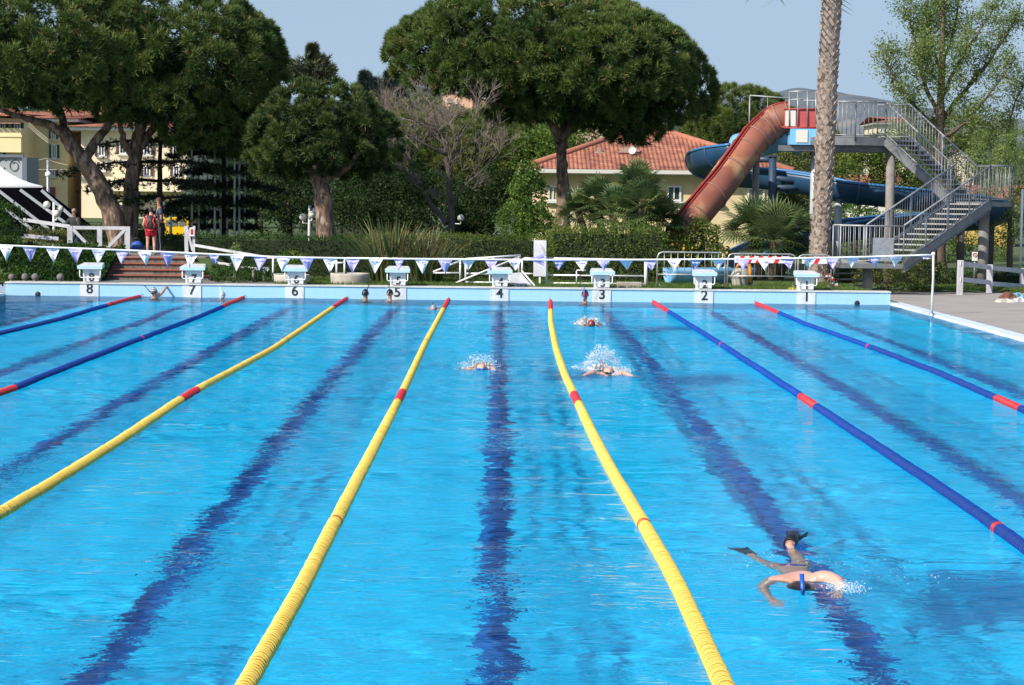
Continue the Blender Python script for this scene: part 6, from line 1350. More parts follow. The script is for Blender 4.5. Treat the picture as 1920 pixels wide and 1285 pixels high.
# people on land -------------------------------------------------------
def stander(label, px, pyf, Y, Hh, f, hair, m, arms=None, zf=None):
    base = at(px, pyf, Y); base.z = zf if zf is not None else base.z; k = Hh / 1.75; f = Vector(f).normalized(); s = f.cross(Vector((0, 0, 1))).normalized(); u = Vector((0, 0, 1))
    P = lambda a, b_, c_: base + (s * a + f * b_ + u * c_) * k
    r = empty('person', base, label, 'person'); J, B = {}, []
    J['pelvis'] = (P(0, 0, .95), .125 * k); J['waist'] = (P(0, 0, 1.10), (.125 * k, .10 * k)); J['chest'] = (P(0, 0, 1.30), (.155 * k, .115 * k)); J['neck'] = (P(0, .0, 1.47), .055 * k); B.append(['pelvis', 'waist', 'chest', 'neck']); c = P(0, .02, 1.62); headjoints(J, B, c, f, u, 'neck', k)
    for q, n_ in ((-1, 'a'), (1, 'b')):
        ar = (arms or {}).get(q, ((.26, -.03, 1.12), (.27, .06, .88)))
        J[n_ + 's'] = (P(q * .18, 0, 1.40), .060 * k); J[n_ + 'e'] = (P(q * ar[0][0], *ar[0][1:]), .042 * k); J[n_ + 'w'] = (P(q * ar[1][0], *ar[1][1:]), .028 * k); addhand(J, B, n_ + 'w', None, n_, J[n_ + 'w'][0] - J[n_ + 'e'][0], f, s * q, .4, k)
        J[n_ + 'h'] = (P(q * .10, 0, .88), .092 * k); J[n_ + 'k'] = (P(q * .115, .015, .50), .058 * k); J[n_ + 'c'] = (P(q * .12, -.02, .34), .055 * k); J[n_ + 'f'] = (P(q * .12, -.01, .075), .036 * k); J[n_ + 't'] = (P(q * .13, .15, .03), (.042 * k, .025 * k)); B += [['chest', n_ + 's', n_ + 'e', n_ + 'w'], ['pelvis', n_ + 'h', n_ + 'k', n_ + 'c', n_ + 'f', n_ + 't']]
    skinbody('body', J, B, 'pelvis', m, r); headparts(r, c, f, u, None, None, k, hair)
    def wear(name, keys, chains, mt, grow, root='pelvis', ends=None):
        JJ = {kk: (J[kk][0], tuple(x + grow * k for x in (J[kk][1] if hasattr(J[kk][1], '__len__') else (J[kk][1],) * 2))) for kk in keys}
        for e, (a_, b_, t) in (ends or {}).items(): JJ[e] = (J[a_][0].lerp(J[b_][0], t), tuple(x + grow * k for x in ((J[a_][1] if not hasattr(J[a_][1], '__len__') else J[a_][1][0]),) * 2))
        return skinbody(name, JJ, chains, root, mt, r)
    return r, P, J, wear, k
PY = 55.7; pf = ZT + .0
r, P, J, wear, k = stander('dark haired boy in red shorts seen from behind, a red and black backpack on', 283, 481, PY, 1.30, (-.15, 1, 0), mat('dark_hair', (.02, .015, .012), .6), skin_l, {-1: ((.27, .02, 1.10), (.22, .12, .95))}, pf)
wear('shorts', ['pelvis', 'ah', 'bh'], [['pelvis', 'ah', 'ak2'], ['pelvis', 'bh', 'bk2']], mat('red_shorts', (.50, .015, .04), .7), .026, ends={'ak2': ('ah', 'ak', .62), 'bk2': ('bh', 'bk', .62)})
wear('shirt', ['waist', 'chest', 'as', 'bs'], [['waist', 'chest', 'as', 'ae2'], ['chest', 'bs', 'be2']], mat('black_vest', (.02, .02, .025), .7), .014, 'chest', {'ae2': ('as', 'ae', .35), 'be2': ('bs', 'be', .35)})
rr_ = empty('backpack', P(0, -.16, 1.0), 'red and black backpack worn by the boy in red shorts', 'backpack')
b = MB(); b.tube([P(0, -.24, .92), P(0, -.27, 1.05), P(0, -.26, 1.25), P(0, -.21, 1.38), P(0, -.19, 1.44)], [.13 * k, .165 * k, .17 * k, .14 * k, .06 * k], 12); b.build('bag', mat('bag_black', (.02, .025, .03), .6), rr_)
bg_red = mat('bag_red', (.60, .045, .03), .6)
for q in (-1, 1): b = MB(); b.tube([P(q * .10, -.40, 1.00), P(q * .14, -.41, 1.14), P(q * .07, -.42, 1.24), P(q * .12, -.37, 1.36)], .022 * k, 6); b.tube([P(q * .165, -.22, 1.0), P(q * .18, -.24, 1.2), P(q * .14, -.16, 1.42), P(q * .12, 0, 1.47)], .025 * k, 6); b.build('piping', bg_red, rr_)
b = MB(); b.tube([P(-.13, -.34, .93), P(0, -.40, .91), P(.13, -.34, .93)], .028 * k, 6); b.build('pocket_edge', bg_red, rr_)
r, P, J, wear, k = stander('man in a dark tee shirt and striped black track trousers, beside the boy', 299, 481, PY + .35, 1.56, (-1, -.25, 0), mat('cropped_hair', (.06, .035, .02), .7), skin_t, {1: ((.24, .05, 1.12), (.14, .24, 1.04))}, pf)
trk = mat('track_black', (.014, .014, .018), .7)
wear('trousers', ['pelvis', 'ah', 'ak', 'ac', 'af', 'bh', 'bk', 'bc', 'bf'], [['pelvis', 'ah', 'ak', 'ac', 'af'], ['pelvis', 'bh', 'bk', 'bc', 'bf']], trk, .028)
b = MB()
for q in (-1,): b.tube([P(q * .215, .0, .86), P(q * .205, .015, .5), P(q * .205, -.01, .3), P(q * .19, -.01, .1)], .016 * k, 5)
b.tube([P(.215, .0, .86), P(.205, .015, .5), P(.205, -.01, .3), P(.19, -.01, .1)], .016 * k, 5); b.build('trouser_stripe', mat('stripe_white', (.6, .6, .62), .6), r)
wear('shirt', ['waist', 'chest', 'as', 'bs', 'pelvis'], [['pelvis', 'waist', 'chest', 'as', 'ae2'], ['chest', 'bs', 'be2']], mat('navy_shirt', (.035, .05, .09), .7), .022, 'chest', {'ae2': ('as', 'ae', .7), 'be2': ('bs', 'be', .7)})
b = MB()
for q in (-1, 1): b.ball(P(q * .13, .07, .035), (.055 * k, .12 * k, .045 * k), 8, 6)
b.build('shoes', mat('shoe_white', (.55, .55, .55), .6), r)
r, P, J, wear, k = stander('balding man in black leaning on the white rail, under the globe lamp', 140, 470, 58.6, 1.50, (-.45, -.9, 0), mat('thin_grey_hair', (.30, .22, .18), .7), skin_t, {-1: ((.30, .14, 1.16), (.20, .34, 1.02)), 1: ((.32, .06, 1.14), (.26, .30, 1.02))}, ZT - .28)
wear('jumper', ['pelvis', 'waist', 'chest', 'neck', 'as', 'ae', 'bs', 'be'], [['waist', 'chest', 'neck'], ['pelvis', 'waist'], ['chest', 'as', 'ae', 'ae2'], ['chest', 'bs', 'be', 'be2']], trk, .045, 'chest', {'ae2': ('ae', 'aw', .8), 'be2': ('be', 'bw', .8)})
wear('trousers', ['pelvis', 'ah', 'ak', 'ac', 'af', 'bh', 'bk', 'bc', 'bf'], [['pelvis', 'ah', 'ak', 'ac', 'af'], ['pelvis', 'bh', 'bk', 'bc', 'bf']], mat('navy_trousers', (.02, .03, .06), .7), .028)
# ------------------------------------------------------------------ flag line
YF = 45.7
fl_w = mat('pennant_white', (.74, .76, .80), .7); fl_v = mat('pennant_violet', (.40, .38, .68), .7, c2=(.34, .32, .62), scale=6)
rope_w = mat('white_cord', (.82, .82, .82), .6); ink = mat('print_blue', (.12, .14, .42), .7); ink_w = mat('print_white', (.7, .7, .78), .7)
fr_ = empty('flag_line', at(960, 487, YF), 'white cord of alternating white and violet pennants strung across the pool', 'flag line')
trk_ = [(-140, 452), (0, 460), (120, 465), (250, 470), (400, 477), (520, 482), (650, 484.5), (800, 486), (1000, 487.5), (1120, 487.5), (1240, 487), (1380, 486), (1500, 484.5), (1620, 482), (1750, 478)]
ly = lambda x: float(np.interp(x, [p[0] for p in trk_], [p[1] for p in trk_]))
b = MB(); b.tube([at(x, ly(x), YF) for x in np.linspace(-140, 1750, 70)], .021, 6); b.build('cord', rope_w, fr_)
flags = list(np.arange(12, 1000, 43.3)) + [1048, 1090, 1131, 1174, 1219, 1264, 1305, 1348, 1392, 1433, 1476, 1517, 1560, 1600, 1640, 1680, 1737]
flags = [-31 - 43.3, -31] + flags
for i, x in enumerate(flags):
    wv_ = i % 2; y = ly(x); k = 1. if x < 840 else .72; k *= random.uniform(.92, 1.04); h = 29 * k * (1 if x < 1700 else .4); w_ = 13.5 * (1 if x < 840 else .95)
    if 385 < x < 415 or 735 < x < 755: w_ *= .72; h *= .8
    s = random.uniform(-3, 3) * (1 if x < 840 else 1.6); tw_ = random.uniform(-.1, .1) * (1 if x < 840 else 1.8); c0 = at(x - w_, y + 1.2, YF); c1 = at(x + w_, y + 1.2, YF); tp = at(x + s, y + h, YF); b = MB(); b.smooth = True; n0 = len(b.v); N5 = 6
    for a in range(N5 + 1):
        t = a / N5; l_, r_ = c0.lerp(tp, t), c1.lerp(tp, t)
        for q in range(5): v = l_.lerp(r_, q / 4); v.y += tw_ * t + .035 * math.sin(q * 1.5 + i) * (.3 + t) + .03 * math.sin(t * 4 + i * 2); b.v.append(tuple(v))
    for a in range(N5):
        for q in range(4): b.face(n0 + a * 5 + q, n0 + a * 5 + q + 1, n0 + a * 5 + 6 + q, n0 + a * 5 + 5 + q)
    pn = b.build('pennant', fl_v if wv_ else fl_w, fr_)
    if x < 840 or k > .6:
        b = MB(); nl = 6
        for q in range(nl): v = c0.lerp(c1, .22 + .56 * (q + .5) / nl); v.z -= .055 + .006 * (q % 2); v.y -= .05; b.box(v, (.018 + .008 * (q % 3 == 0), .004, .022 + .012 * ((q * 7) % 3 == 0)))
        o = b.build('lettering', ink_w if wv_ else ink, fr_); o.parent = pn; o.matrix_parent_inverse = Matrix()
b = MB(); c = at(1008, 487, YF)
for q in range(5): a = -1 + .5 * q; e = c + Vector((.02 + .03 * q, -.02, 0)); b.hexa([c + Vector((-.12, 0, .03)), c + Vector((-.12, 0, -.03)), c + Vector((-.12, .02, -.03)), c + Vector((-.12, .02, .03))], [c + Vector((.14, -.03 + .02 * q, .13 - .06 * q)), c + Vector((.16, -.03 + .02 * q, .09 - .06 * q)), c + Vector((.16, .0 + .02 * q, .09 - .06 * q)), c + Vector((.14, .0 + .02 * q, .13 - .06 * q))])
b.build('knotted_pennant', fl_v, fr_)
for i, (px, lab) in enumerate(((1750, 'thin white flag pole standing on the paved deck at the right'), (-140, 'white flag pole holding the left end of the pennant cord'))):
    t = at(px, ly(px), YF); base = Vector((t.x, t.y, .05)); r = empty('flag_pole', base, lab, 'pole', 'poles of the flag line'); b = MB(); b.tube([base, base.lerp(t, .3), base.lerp(t, .6) + Vector((.012, 0, 0)), t + Vector((0, 0, .03))], [.030, .028, .027, .026], 9); b.build('pole', mat('pole_grey_white', (.52, .51, .50), .5), r)
    b = MB(); b.lathe(base, [(.07, 0), (.07, .02), (.045, .03)], 12); b.build('socket', steel, r); b = MB(); b.ball(t + Vector((0, 0, .02)), .045, 8, 6); b.build('cap', white_paint, r)

# ------------------------------------------------------------------ white railings
tim = mat('white_timber', (.50, .50, .53), .6, c2=(.40, .40, .42), scale=5, contrast=(.45, .7), stretch=(1, 1, .5))
def frame(name, label, cat, segs, mt, group=None, Y=None, anchor=None):
    """segs: (partname, x0, y0, x1, y1, width, Y[, Y2])"""
    s0 = segs[0]; r = empty(name, at(s0[1], s0[2], s0[6]), label, cat, group)
    for nm, x0, y0, x1, y1, wd, Ya, *rest in segs:
        Yb = rest[0] if rest else Ya; b = MB(); p, q = at(x0, y0, Ya), at(x1, y1, Yb)
        if mt is tim or 'board' in nm: b.beam(p, q, wd * .55, wd) if abs(q.z - p.z) < abs(q.x - p.x) * 4 else b.beam(p, q, wd, wd * .55, (0, 1, 0))
        else: b.tube([p, q], wd / 2, 8)
        b.build(nm, mt, r)
    return r
A = 55.4
frame('timber_railing', 'white timber railing with a V brace, left of the stairs', 'railing', [('post', 239, 425, 239, 484, .14, A), ('top_rail', 132, 427, 236, 428, .09, A + .05), ('post', 187, 430, 187, 474, .13, A + .05), ('brace', 137, 430, 179, 474, .08, A - .03), ('brace', 234, 431, 193, 474, .08, A - .03), ('bottom_rail', 196, 476, 236, 476, .09, A), ('top_rail', 44, 412, 131, 425, .09, A + .5, A + .05), ('lower_rail', 41, 442, 110, 448, .10, A + .3, A + .2), ('post', 131, 424, 132, 470, .14, A + .05)], tim)
frame('timber_railing', 'white ramp railing dropping to the right of the stairs, with a narrow gate frame', 'railing', [('post', 364, 424, 363, 482, .07, A), ('post', 349, 424, 350, 476, .10, A + .1), ('brace', 351, 430, 361, 470, .06, A + .02), ('top_rail', 365, 460, 500, 483, .07, A - .1, 53.6), ('lower_rail', 368, 487, 505, 508, .065, A - .1, 53.6), ('post', 495, 500, 495, 528, .06, 53.7), ('crossbar', 485, 503, 505, 503, .05, 53.7), ('post', 440, 473, 440, 520, .07, 54.2)], tim)
r = empty('small_sign', at(360, 434, A - .06), 'small white notice with red print on the gate post', 'sign'); p = at(360, 435, A - .08); b = MB(); b.box(p, (.13, .02, .23)); b.build('board', white_paint, r); b = MB(); b.box(p - Vector((0, .014, 0)), (.07, .006, .15)); b.build('red_print', red_pl, r)
W = 52.6; wp = mat('white_pipe', (.74, .74, .73), .4)
frame('pipe_railing', 'white pipe railing behind block six, with a rounded right end', 'railing', [('top_rail', 478, 483.5, 627, 484, .05, W), ('post', 631, 488, 631, 519, .05, W), ('bend', 627, 484, 631, 488, .05, W), ('lower_rail', 508, 515, 538, 515, .045, W), ('crossbar', 631, 493, 645, 493, .04, W), ('post', 512, 484, 512, 526, .05, W)], wp)
frame('pipe_railing', 'white pipe railing crossing behind the flax clumps', 'railing', [('post', 646, 488, 646, 519, .05, W + .01), ('top_rail', 650, 484.3, 870, 486, .05, W + .01), ('bend', 646, 488, 650, 484.3, .05, W + .01), ('lower_rail', 812, 512, 862, 512, .045, W), ('post', 863, 487, 863, 525, .05, W), ('brace', 812, 510, 868, 487, .045, W)], wp)
frame('ramp_railing', 'white sloping handrails of a small ramp, behind block four', 'railing', [('post', 873, 487, 873, 528, .05, W - .2), ('handrail', 873, 486, 976, 479, .05, W - .2, W), ('handrail', 854, 531, 976, 481, .045, W - .25, W), ('lower_rail', 873, 513, 962, 514, .045, W - .1), ('bottom_rail', 873, 529, 960, 531, .045, W - .1), ('post', 924, 484, 924, 532, .05, W - .1), ('post', 972, 481, 973, 512, .05, W)], wp)
frame('pipe_railing', 'short white pipe railing beside the tall white board', 'railing', [('post', 979, 488, 979, 514, .05, W), ('top_rail', 983, 484.5, 1002, 485, .05, W), ('bend', 979, 488, 983, 484.5, .05, W), ('lower_rail', 979, 513, 1002, 514, .045, W), ('bottom_rail', 988, 531, 1003, 532, .045, W)], wp)
frame('pipe_railing', 'long white pipe railing in front of the shaggy hedge, behind block three', 'railing', [('post', 1023, 480, 1024, 535, .085, W), ('top_rail', 1026, 484.5, 1214, 488, .05, W), ('lower_rail', 1026, 516, 1210, 518, .045, W), ('bottom_rail', 1026, 531, 1210, 533, .045, W), ('post', 1211, 486, 1211, 540, .085, W), ('post', 1081, 508, 1081, 532, .03, W - .1), ('crossbar', 1081, 507, 1099, 507, .03, W - .1)], wp)
r = empty('white_board', at(1013, 535, W - .2), 'tall white upright board with a drawn line, standing against the railing', 'board'); p0, p1 = at(1001, 451, W - .2), at(1024, 519, W - .2); b = MB(); b.box(((p0.x + p1.x) / 2, W - .16, (p0.z + p1.z) / 2), (p1.x - p0.x, .05, p0.z - p1.z), bev=.006); b.build('panel', mat('board_white', (.66, .65, .67), .5, c2=(.58, .57, .60), scale=3), r)
b = MB(); b.tube([at(1013, 458, W - .24), at(1019, 470, W - .24), at(1023, 480, W - .24)], .006, 4); b.build('drawn_line', mat('line_brown', (.3, .2, .15), .7), r); b = MB(); b.box(((p0.x + p1.x) / 2, W - .14, GL + .1), (.05, .05, 2 * (p1.z - GL) + .01)); b.build('leg', wp, r)
r = empty('sloping_slab', at(972, 542, 51.5), 'white slab lying at a slope, right of block four', 'slab'); P = [at(948, 513, 52.0), at(976, 511, 52.2), at(1001, 540, 51.4), at(966, 543, 51.3)]; b = MB(); b.hexa([v - Vector((0, 0, .05)) for v in P[::-1]], P[::-1]); b.build('slab', mat('slab_white', (.55, .55, .57), .6, c2=(.46, .46, .48), scale=3), r)
b = MB(); b.tube([P[1] + Vector((.03, 0, .04)), P[2] + Vector((.03, 0, .04))], .022, 7); b.tube([P[0] - Vector((.0, 0, .03)), Vector((P[0].x, P[0].y, GL))], .02, 6); b.tube([P[1] - Vector((0, 0, .03)), Vector((P[1].x, P[1].y, GL))], .02, 6); b.build('frame', wp, r)
conc_l = mat('pale_concrete', (.46, .42, .36), .85, c2=(.34, .30, .25), scale=4, bump=.006)
for px, py, rx, hh, lab in ((548, 524, 34, .22, 'round pale concrete tub behind block six'), (657, 521, 37, .27, 'round pale concrete tub left of the flax')):
    c = at(px, py + 8, 52.3); R_ = rx / F * 52.3; r = empty('concrete_tub', (c.x, 52.2, GL), lab, 'planter', 'concrete tubs'); b = MB(); b.lathe((c.x, 52.2, GL - .05), [(R_ * .96, 0), (R_, hh), (R_ * .99, hh + .05), (R_ * .9, hh + .05), (R_ * .88, hh - .04), (.001, hh - .06)], 26); b.build('ring', conc_l, r); b = MB(); b.lathe((c.x, 52.2, GL + hh - .09), [(R_ * .88, 0), (.001, .01)], 20); b.build('soil', mat('dark_soil', (.02, .018, .012), 1), r)
r = empty('concrete_block', at(1180, 540, 51.9), 'low beige concrete block beside the post of the long railing', 'block'); b = MB(); p = at(1180, 536, 51.9); b.box((p.x, 51.9, GL + .06), (.62, .3, .15), bev=.015); b.build('block', conc_l, r)
b = MB(); p = at(475, 520, 52.4); b.cyl((p.x, 52.4, GL - .05), (p.x, 52.4, GL + .27), .035, 8); b.cyl((p.x, 52.4, GL + .27), (p.x, 52.4, GL + .31), .05, 8, .03); tag(b.build('bollard', conc, None), 'short grey tap post between two tubs and the ramp rail', 'post')
gran = mat('granite_ball', (.17, .16, .15), .8, c2=(.11, .105, .10), scale=16)
for px, py, rr_, lab in ((22, 522, .085, 'leftmost grey stone ball, partly behind the low green shrub'), (47, 524, .09, 'grey stone ball, second from the low green shrub'), (66, 523.5, .092, 'grey stone ball, third from the low green shrub'), (113, 524, .092, 'lone grey stone ball left of block eight')):
    x = Xat(px, 51.45, py); r = empty('stone_ball', (x, 51.45, GL), lab, 'boulder', 'stone balls along the walkway'); b = MB(); b.ball((x, 51.45, GL + rr_ * .95 + .03), rr_, 14, 10, .05); b.build('ball', gran, r); b = MB(); b.cyl((x, 51.45, GL), (x, 51.45, GL + .06), .05, 10); b.build('base', gran, r)

# ------------------------------------------------------------------ crowd barriers
bar_m = mat('barrier_steel', (.50, .50, .50), .4, .5, c2=(.38, .38, .37), scale=7)
def barrier(x0, x1, yt, Y0_, Y1_, lab, board=None):
    p, q = at(x0, yt, Y0_), at(x1, yt, Y1_); p.z = q.z = Zat((x0 + x1) / 2, yt, (Y0_ + Y1_) / 2); zb_ = p.z - .56; g_ = GL; r = empty('crowd_barrier', ((p.x + q.x) / 2, Y0_, GL), lab, 'barrier', 'crowd barriers behind the blocks')
    d = (q - p).normalized(); b = MB(); zv = lambda v, z: Vector((v.x, v.y, z)); rad = .12
    b.tube([zv(p, g_ + .02), zv(p, p.z - rad), p + d * rad * .3 - Vector((0, 0, rad * .3)), p + d * rad, q - d * rad, q - d * rad * .3 - Vector((0, 0, rad * .3)), zv(q, p.z - rad), zv(q, g_ + .02)], .020, 8); b.tube([zv(p, zb_), zv(q, zb_)], .016, 6); b.build('frame', bar_m, r)
    n = max(3, int((q - p).length / .162)); 
    for i in range(1, n): v = p.lerp(q, i / n); b = MB(); b.cyl(zv(v, zb_), zv(v, p.z), .008, 5); b.build('bar', bar_m, r)
    for v in (p + d * .06, q - d * .06): b = MB(); s = d.cross(Vector((0, 0, 1))); b.tube([zv(v, g_ + .02) - s * .22, zv(v, g_ + .07), zv(v, g_ + .02) + s * .22], .016, 6); b.build('foot', bar_m, r)
    if board:
        a_, c_, y0, y1 = board; P0, P1 = at(a_, y0, Y0_ - .03), at(c_, y1, Y0_ - .03); b = MB(); n_ = int((P1.x - P0.x) / .07)
        b.box(((P0.x + P1.x) / 2, Y0_ - .035, (P0.z + P1.z) / 2), (P1.x - P0.x, .015, P0.z - P1.z)); o = b.build('striped_board', mat('board_plain_white', (.72, .72, .70), .5), r)
        w_ = P1.x - P0.x; h_ = P0.z - P1.z; k = 0; x = P0.x + .05
        b = MB()
        while x + .13 + h_ * .55 < P1.x: b.poly([(x, Y0_ - .046, P1.z), (x + .11, Y0_ - .046, P1.z), (x + .11 + h_ * .55, Y0_ - .046, P0.z), (x + h_ * .55, Y0_ - .046, P0.z)]); x += .23
        g2 = b.build('stripe', mat('board_red', (.62, .02, .025), .5), r); g2.parent = o; g2.matrix_parent_inverse = Matrix()
    return r
barrier(1233, 1360, 473.5, 52.3, 52.4, 'plain crowd barrier in front of the blue splash basin')
barrier(1365, 1492, 476.5, 52.35, 52.45, 'crowd barrier with a long red and white striped board, before the mixer', (1378, 1480, 480, 494))
barrier(1497, 1559, 478.5, 52.4, 52.5, 'narrow crowd barrier with a short striped board, before the palm trunk', (1504, 1551, 482, 495))
# concrete mixer, chair, trestle
r = empty('concrete_mixer', at(1393, 541, 53), 'beige concrete mixer drum in an orange frame, behind the striped barrier', 'mixer'); Ym = 53.0; c = at(1388, 520, Ym); s = Ym / F
b = MB(); b.lathe(at(1388, 541, Ym), [(.001, .0), (13 * s, .0), (15 * s, 6 * s), (18.5 * s, 21 * s), (18 * s, 26 * s), (12 * s, 38 * s), (10.5 * s, 38 * s), (.001, 30 * s)], 22); b.build('drum', mat('drum_beige', (.42, .40, .33), .6, c2=(.30, .28, .23), scale=6), r)
b = MB(); b.lathe(at(1388, 520, Ym), [(19 * s, -.9 * s), (20 * s, 0), (19 * s, .9 * s)], 22); b.build('ring', mat('drum_ring', (.22, .21, .2), .6), r)
om = mat('mixer_orange', (.72, .28, .03), .5, c2=(.6, .22, .03), scale=5); b = MB(); b.tube([at(1381, 503, Ym - .1), at(1384, 497, Ym - .1), at(1395, 495, Ym - .1), at(1405, 498, Ym - .1), at(1407, 508, Ym - .1), at(1406, 530, Ym - .1)], [.03, .04, .045, .05, .055, .05], 8); b.build('yoke', om, r); b = MB(); b.box(at(1409, 534, Ym), (.12, .2, .22)); b.build('motor_box', mat('motor_grey', (.12, .12, .12), .6), r)
b = MB(); p = at(1408, 541, Ym); b.tube([p + Vector((-.4, -.1, .0)), p + Vector((.08, -.1, .02)), p + Vector((.08, .2, .02))], .03, 6); b.build('stand', om, r)
r = empty('plastic_chair', at(1355, 535, 54.0), 'white plastic chair back seen through the plain barrier', 'chair'); Yc = 54.6
b = MB(); b.hexa([at(1352, 518, Yc), at(1361, 518, Yc), at(1361, 519, Yc + .3), at(1352, 519, Yc + .3)], [at(1352, 516, Yc), at(1361, 516, Yc), at(1361, 517, Yc + .3), at(1352, 517, Yc + .3)]); b.build('seat', wh_pl, r)
b = MB(); b.tube([at(1353, 517, Yc), at(1357, 505, Yc), at(1360, 497, Yc)], .02, 6); b.tube([at(1361, 517, Yc), at(1360, 505, Yc), at(1361, 497, Yc)], .02, 6); b.tube([at(1358, 499, Yc), at(1361, 499, Yc)], .02, 6); b.build('backrest', wh_pl, r)
for x, dy in ((1352, 0), (1361, 0), (1352, .3), (1361, .3)): p = at(x, 518, Yc + dy); b = MB(); b.cyl(p, (p.x, p.y, GL), .016, 6); b.build('leg', wh_pl, r)
r = empty('folded_trestle', at(1562, 541, 52.6), 'red and white trestle leaning by the palm foot', 'trestle'); rw = mat('red_white_tape', (.7, .68, .66), .6, c2=(.58, .04, .03), scale=7, contrast=(.48, .52), detail=0)
for nm, x0, y0, x1, y1, w_ in (('board', 1549, 516, 1568, 528, .09), ('leg', 1568, 524, 1563, 541, .05), ('leg', 1566, 526, 1572, 541, .04), ('crossbar', 1556, 532, 1569, 530, .03)): b = MB(); b.beam(at(x0, y0, 52.6), at(x1, y1, 52.6), .04, w_); b.build(nm, rw, r)
b = MB(); b.ball(at(1486, 543, 51.5), (.14, .12, .05), 12, 8, .15); tag(b.build('yellow_cloth', mat('yellow_cloth', (.72, .55, .08), .8)), 'crumpled yellow cloth lying left of block one', 'cloth')

# ------------------------------------------------------------------ right side: timber fence, sign, towels
fy = {1801: 55.7, 1856: 57.1, 1918: 58.5, 1985: 60}
r = empty('timber_fence', at(1801, 553, 55.7), 'white two-rail timber fence on the grass at the right edge', 'fence')
tops = [(1801, 490, 553), (1856, 498, 549), (1918, 505, 546), (1985, 513, 543)]
for x, y0, y1 in tops: b = MB(); p = at(x, y0, fy[x]); b.box((p.x, p.y, (p.z + .05) / 2), (.16, .12, p.z - .0), bev=.012); b.build('post', tim, r)
for (x, y0, y1), (u_, v0, v1) in zip(tops, tops[1:]):
    for o1, o2 in ((4, 4), (34, 32)): b = MB(); b.beam(at(x, y0 + o1, fy[x] - .075), at(u_, v0 + o2, fy[u_] - .075), .035, .125); b.build('rail', tim, r)
r = empty('prohibition_sign', at(1828, 520, 60), 'small white sign with a red ring on a post, behind the timber fence', 'sign'); p = at(1828, 481, 60); b = MB(); b.box(p, (.17, .02, .26)); b.build('board', white_paint, r); b = MB(); b.cyl((p.x, p.y + .03, 0), (p.x, p.y + .03, p.z + .1), .018, 7); b.build('post', galv, r)
b = MB(); q = p + Vector((0, -.016, .04)); b.tube([q + Vector((.055 * math.cos(t), 0, .055 * math.sin(t))) for t in np.linspace(0, 6.283, 17)[:-1]], .010, 5, False, True); b.tube([q + Vector((-.04, 0, .04)), q + Vector((.04, 0, -.04))], .009, 5); b.build('red_ring', red_pl, r)
tw_cols = [((.45, .44, .42), 'cream towel'), ((.20, .075, .05), 'brown towel'), ((.22, .42, .52), 'pale blue towel')]
def towel(px, py, sx, sy, h, c, lab):
    c0 = hit(px, py, .055); n = 14; b = MB(); b.smooth = True; ph = random.random() * 6; s0 = len(b.v)
    for j in range(n):
        for i in range(n):
            u, v = i / (n - 1) * 2 - 1, j / (n - 1) * 2 - 1; e = max(0, 1 - max(abs(u), abs(v)) ** 3); b.v.append((c0.x + u * sx * (1 + .12 * math.sin(v * 4 + ph)), c0.y + v * sy * (1 + .15 * math.sin(u * 5 + ph)), .056 + h * e * (.55 + .45 * math.sin(u * 6 + ph + 2 * math.sin(v * 5)))))
    for j in range(n - 1):
        for i in range(n - 1): b.face(s0 + j * n + i, s0 + j * n + i + 1, s0 + (j + 1) * n + i + 1, s0 + (j + 1) * n + i)
    tag(b.build('towel', mat('towel_' + lab.split()[0], c, .95, c2=tuple(x * .8 for x in c), scale=20)), lab, 'towel', 'towels left on the deck')
towel(1885, 567, .24, .22, .10, (.55, .50, .42), 'cream towel crumpled on the deck, lowest of the three'); towel(1890, 559, .22, .2, .17, (.16, .06, .04), 'brown towel heaped behind the cream one'); towel(1912, 566, .16, .2, .12, (.50, .50, .50), 'white towel bunched on the deck at the right edge'); towel(1908, 558, .14, .2, .14, (.16, .36, .45), 'pale blue towel behind the white one')

# ------------------------------------------------------------------ lamps, poles, van, cables
gl_m = mat('globe_opal', (.72, .70, .62), .35)
def lamp(label, px, pyb, Y, top, globes):
    base = at(px, pyb, Y); r = empty('globe_lamp', base, label, 'street lamp', 'globe lamps'); t = at(px, top, Y); b = MB(); b.tube([base - Vector((0, 0, .5)), t], [.05, .035], 9); b.build('post', white_paint, r)
    for gx_, gy_, dy in globes:
        g_ = at(gx_, gy_, Y + dy); s = b = MB(); j = Vector((t.x, t.y, g_.z - .18)); b.tube([j, Vector((g_.x, g_.y, g_.z - .18)), Vector((g_.x, g_.y, g_.z - .1))], .018, 6); b.build('arm', white_paint, r); b = MB(); b.ball(g_, .105, 14, 10); b.build('globe', gl_m, r)
lamp('three-globe white lamp by the left railing', 101, 436, 60, 380, [(88, 384, 0), (113, 392, .15), (106, 401, -.2)])
lamp('three-globe white lamp left of the low spreading pine', 580, 446, 60, 385, [(568, 407, 0), (591, 396, .1), (585, 402, -.2)])
lamp('blue-white globe lamp behind the bare tree trunk', 850, 446, 64, 400, [(829, 413, 0), (864, 409, -.5), (847, 424, -.2)])
lamp('globe lamp half hidden by cedar branches, above the yellow van', 320, 420, 66, 380, [(311, 385, 0), (325, 388, .1)])
lamp('single globe lamp between the two pine trunks', 230, 430, 65, 386, [(228, 391, 0)])
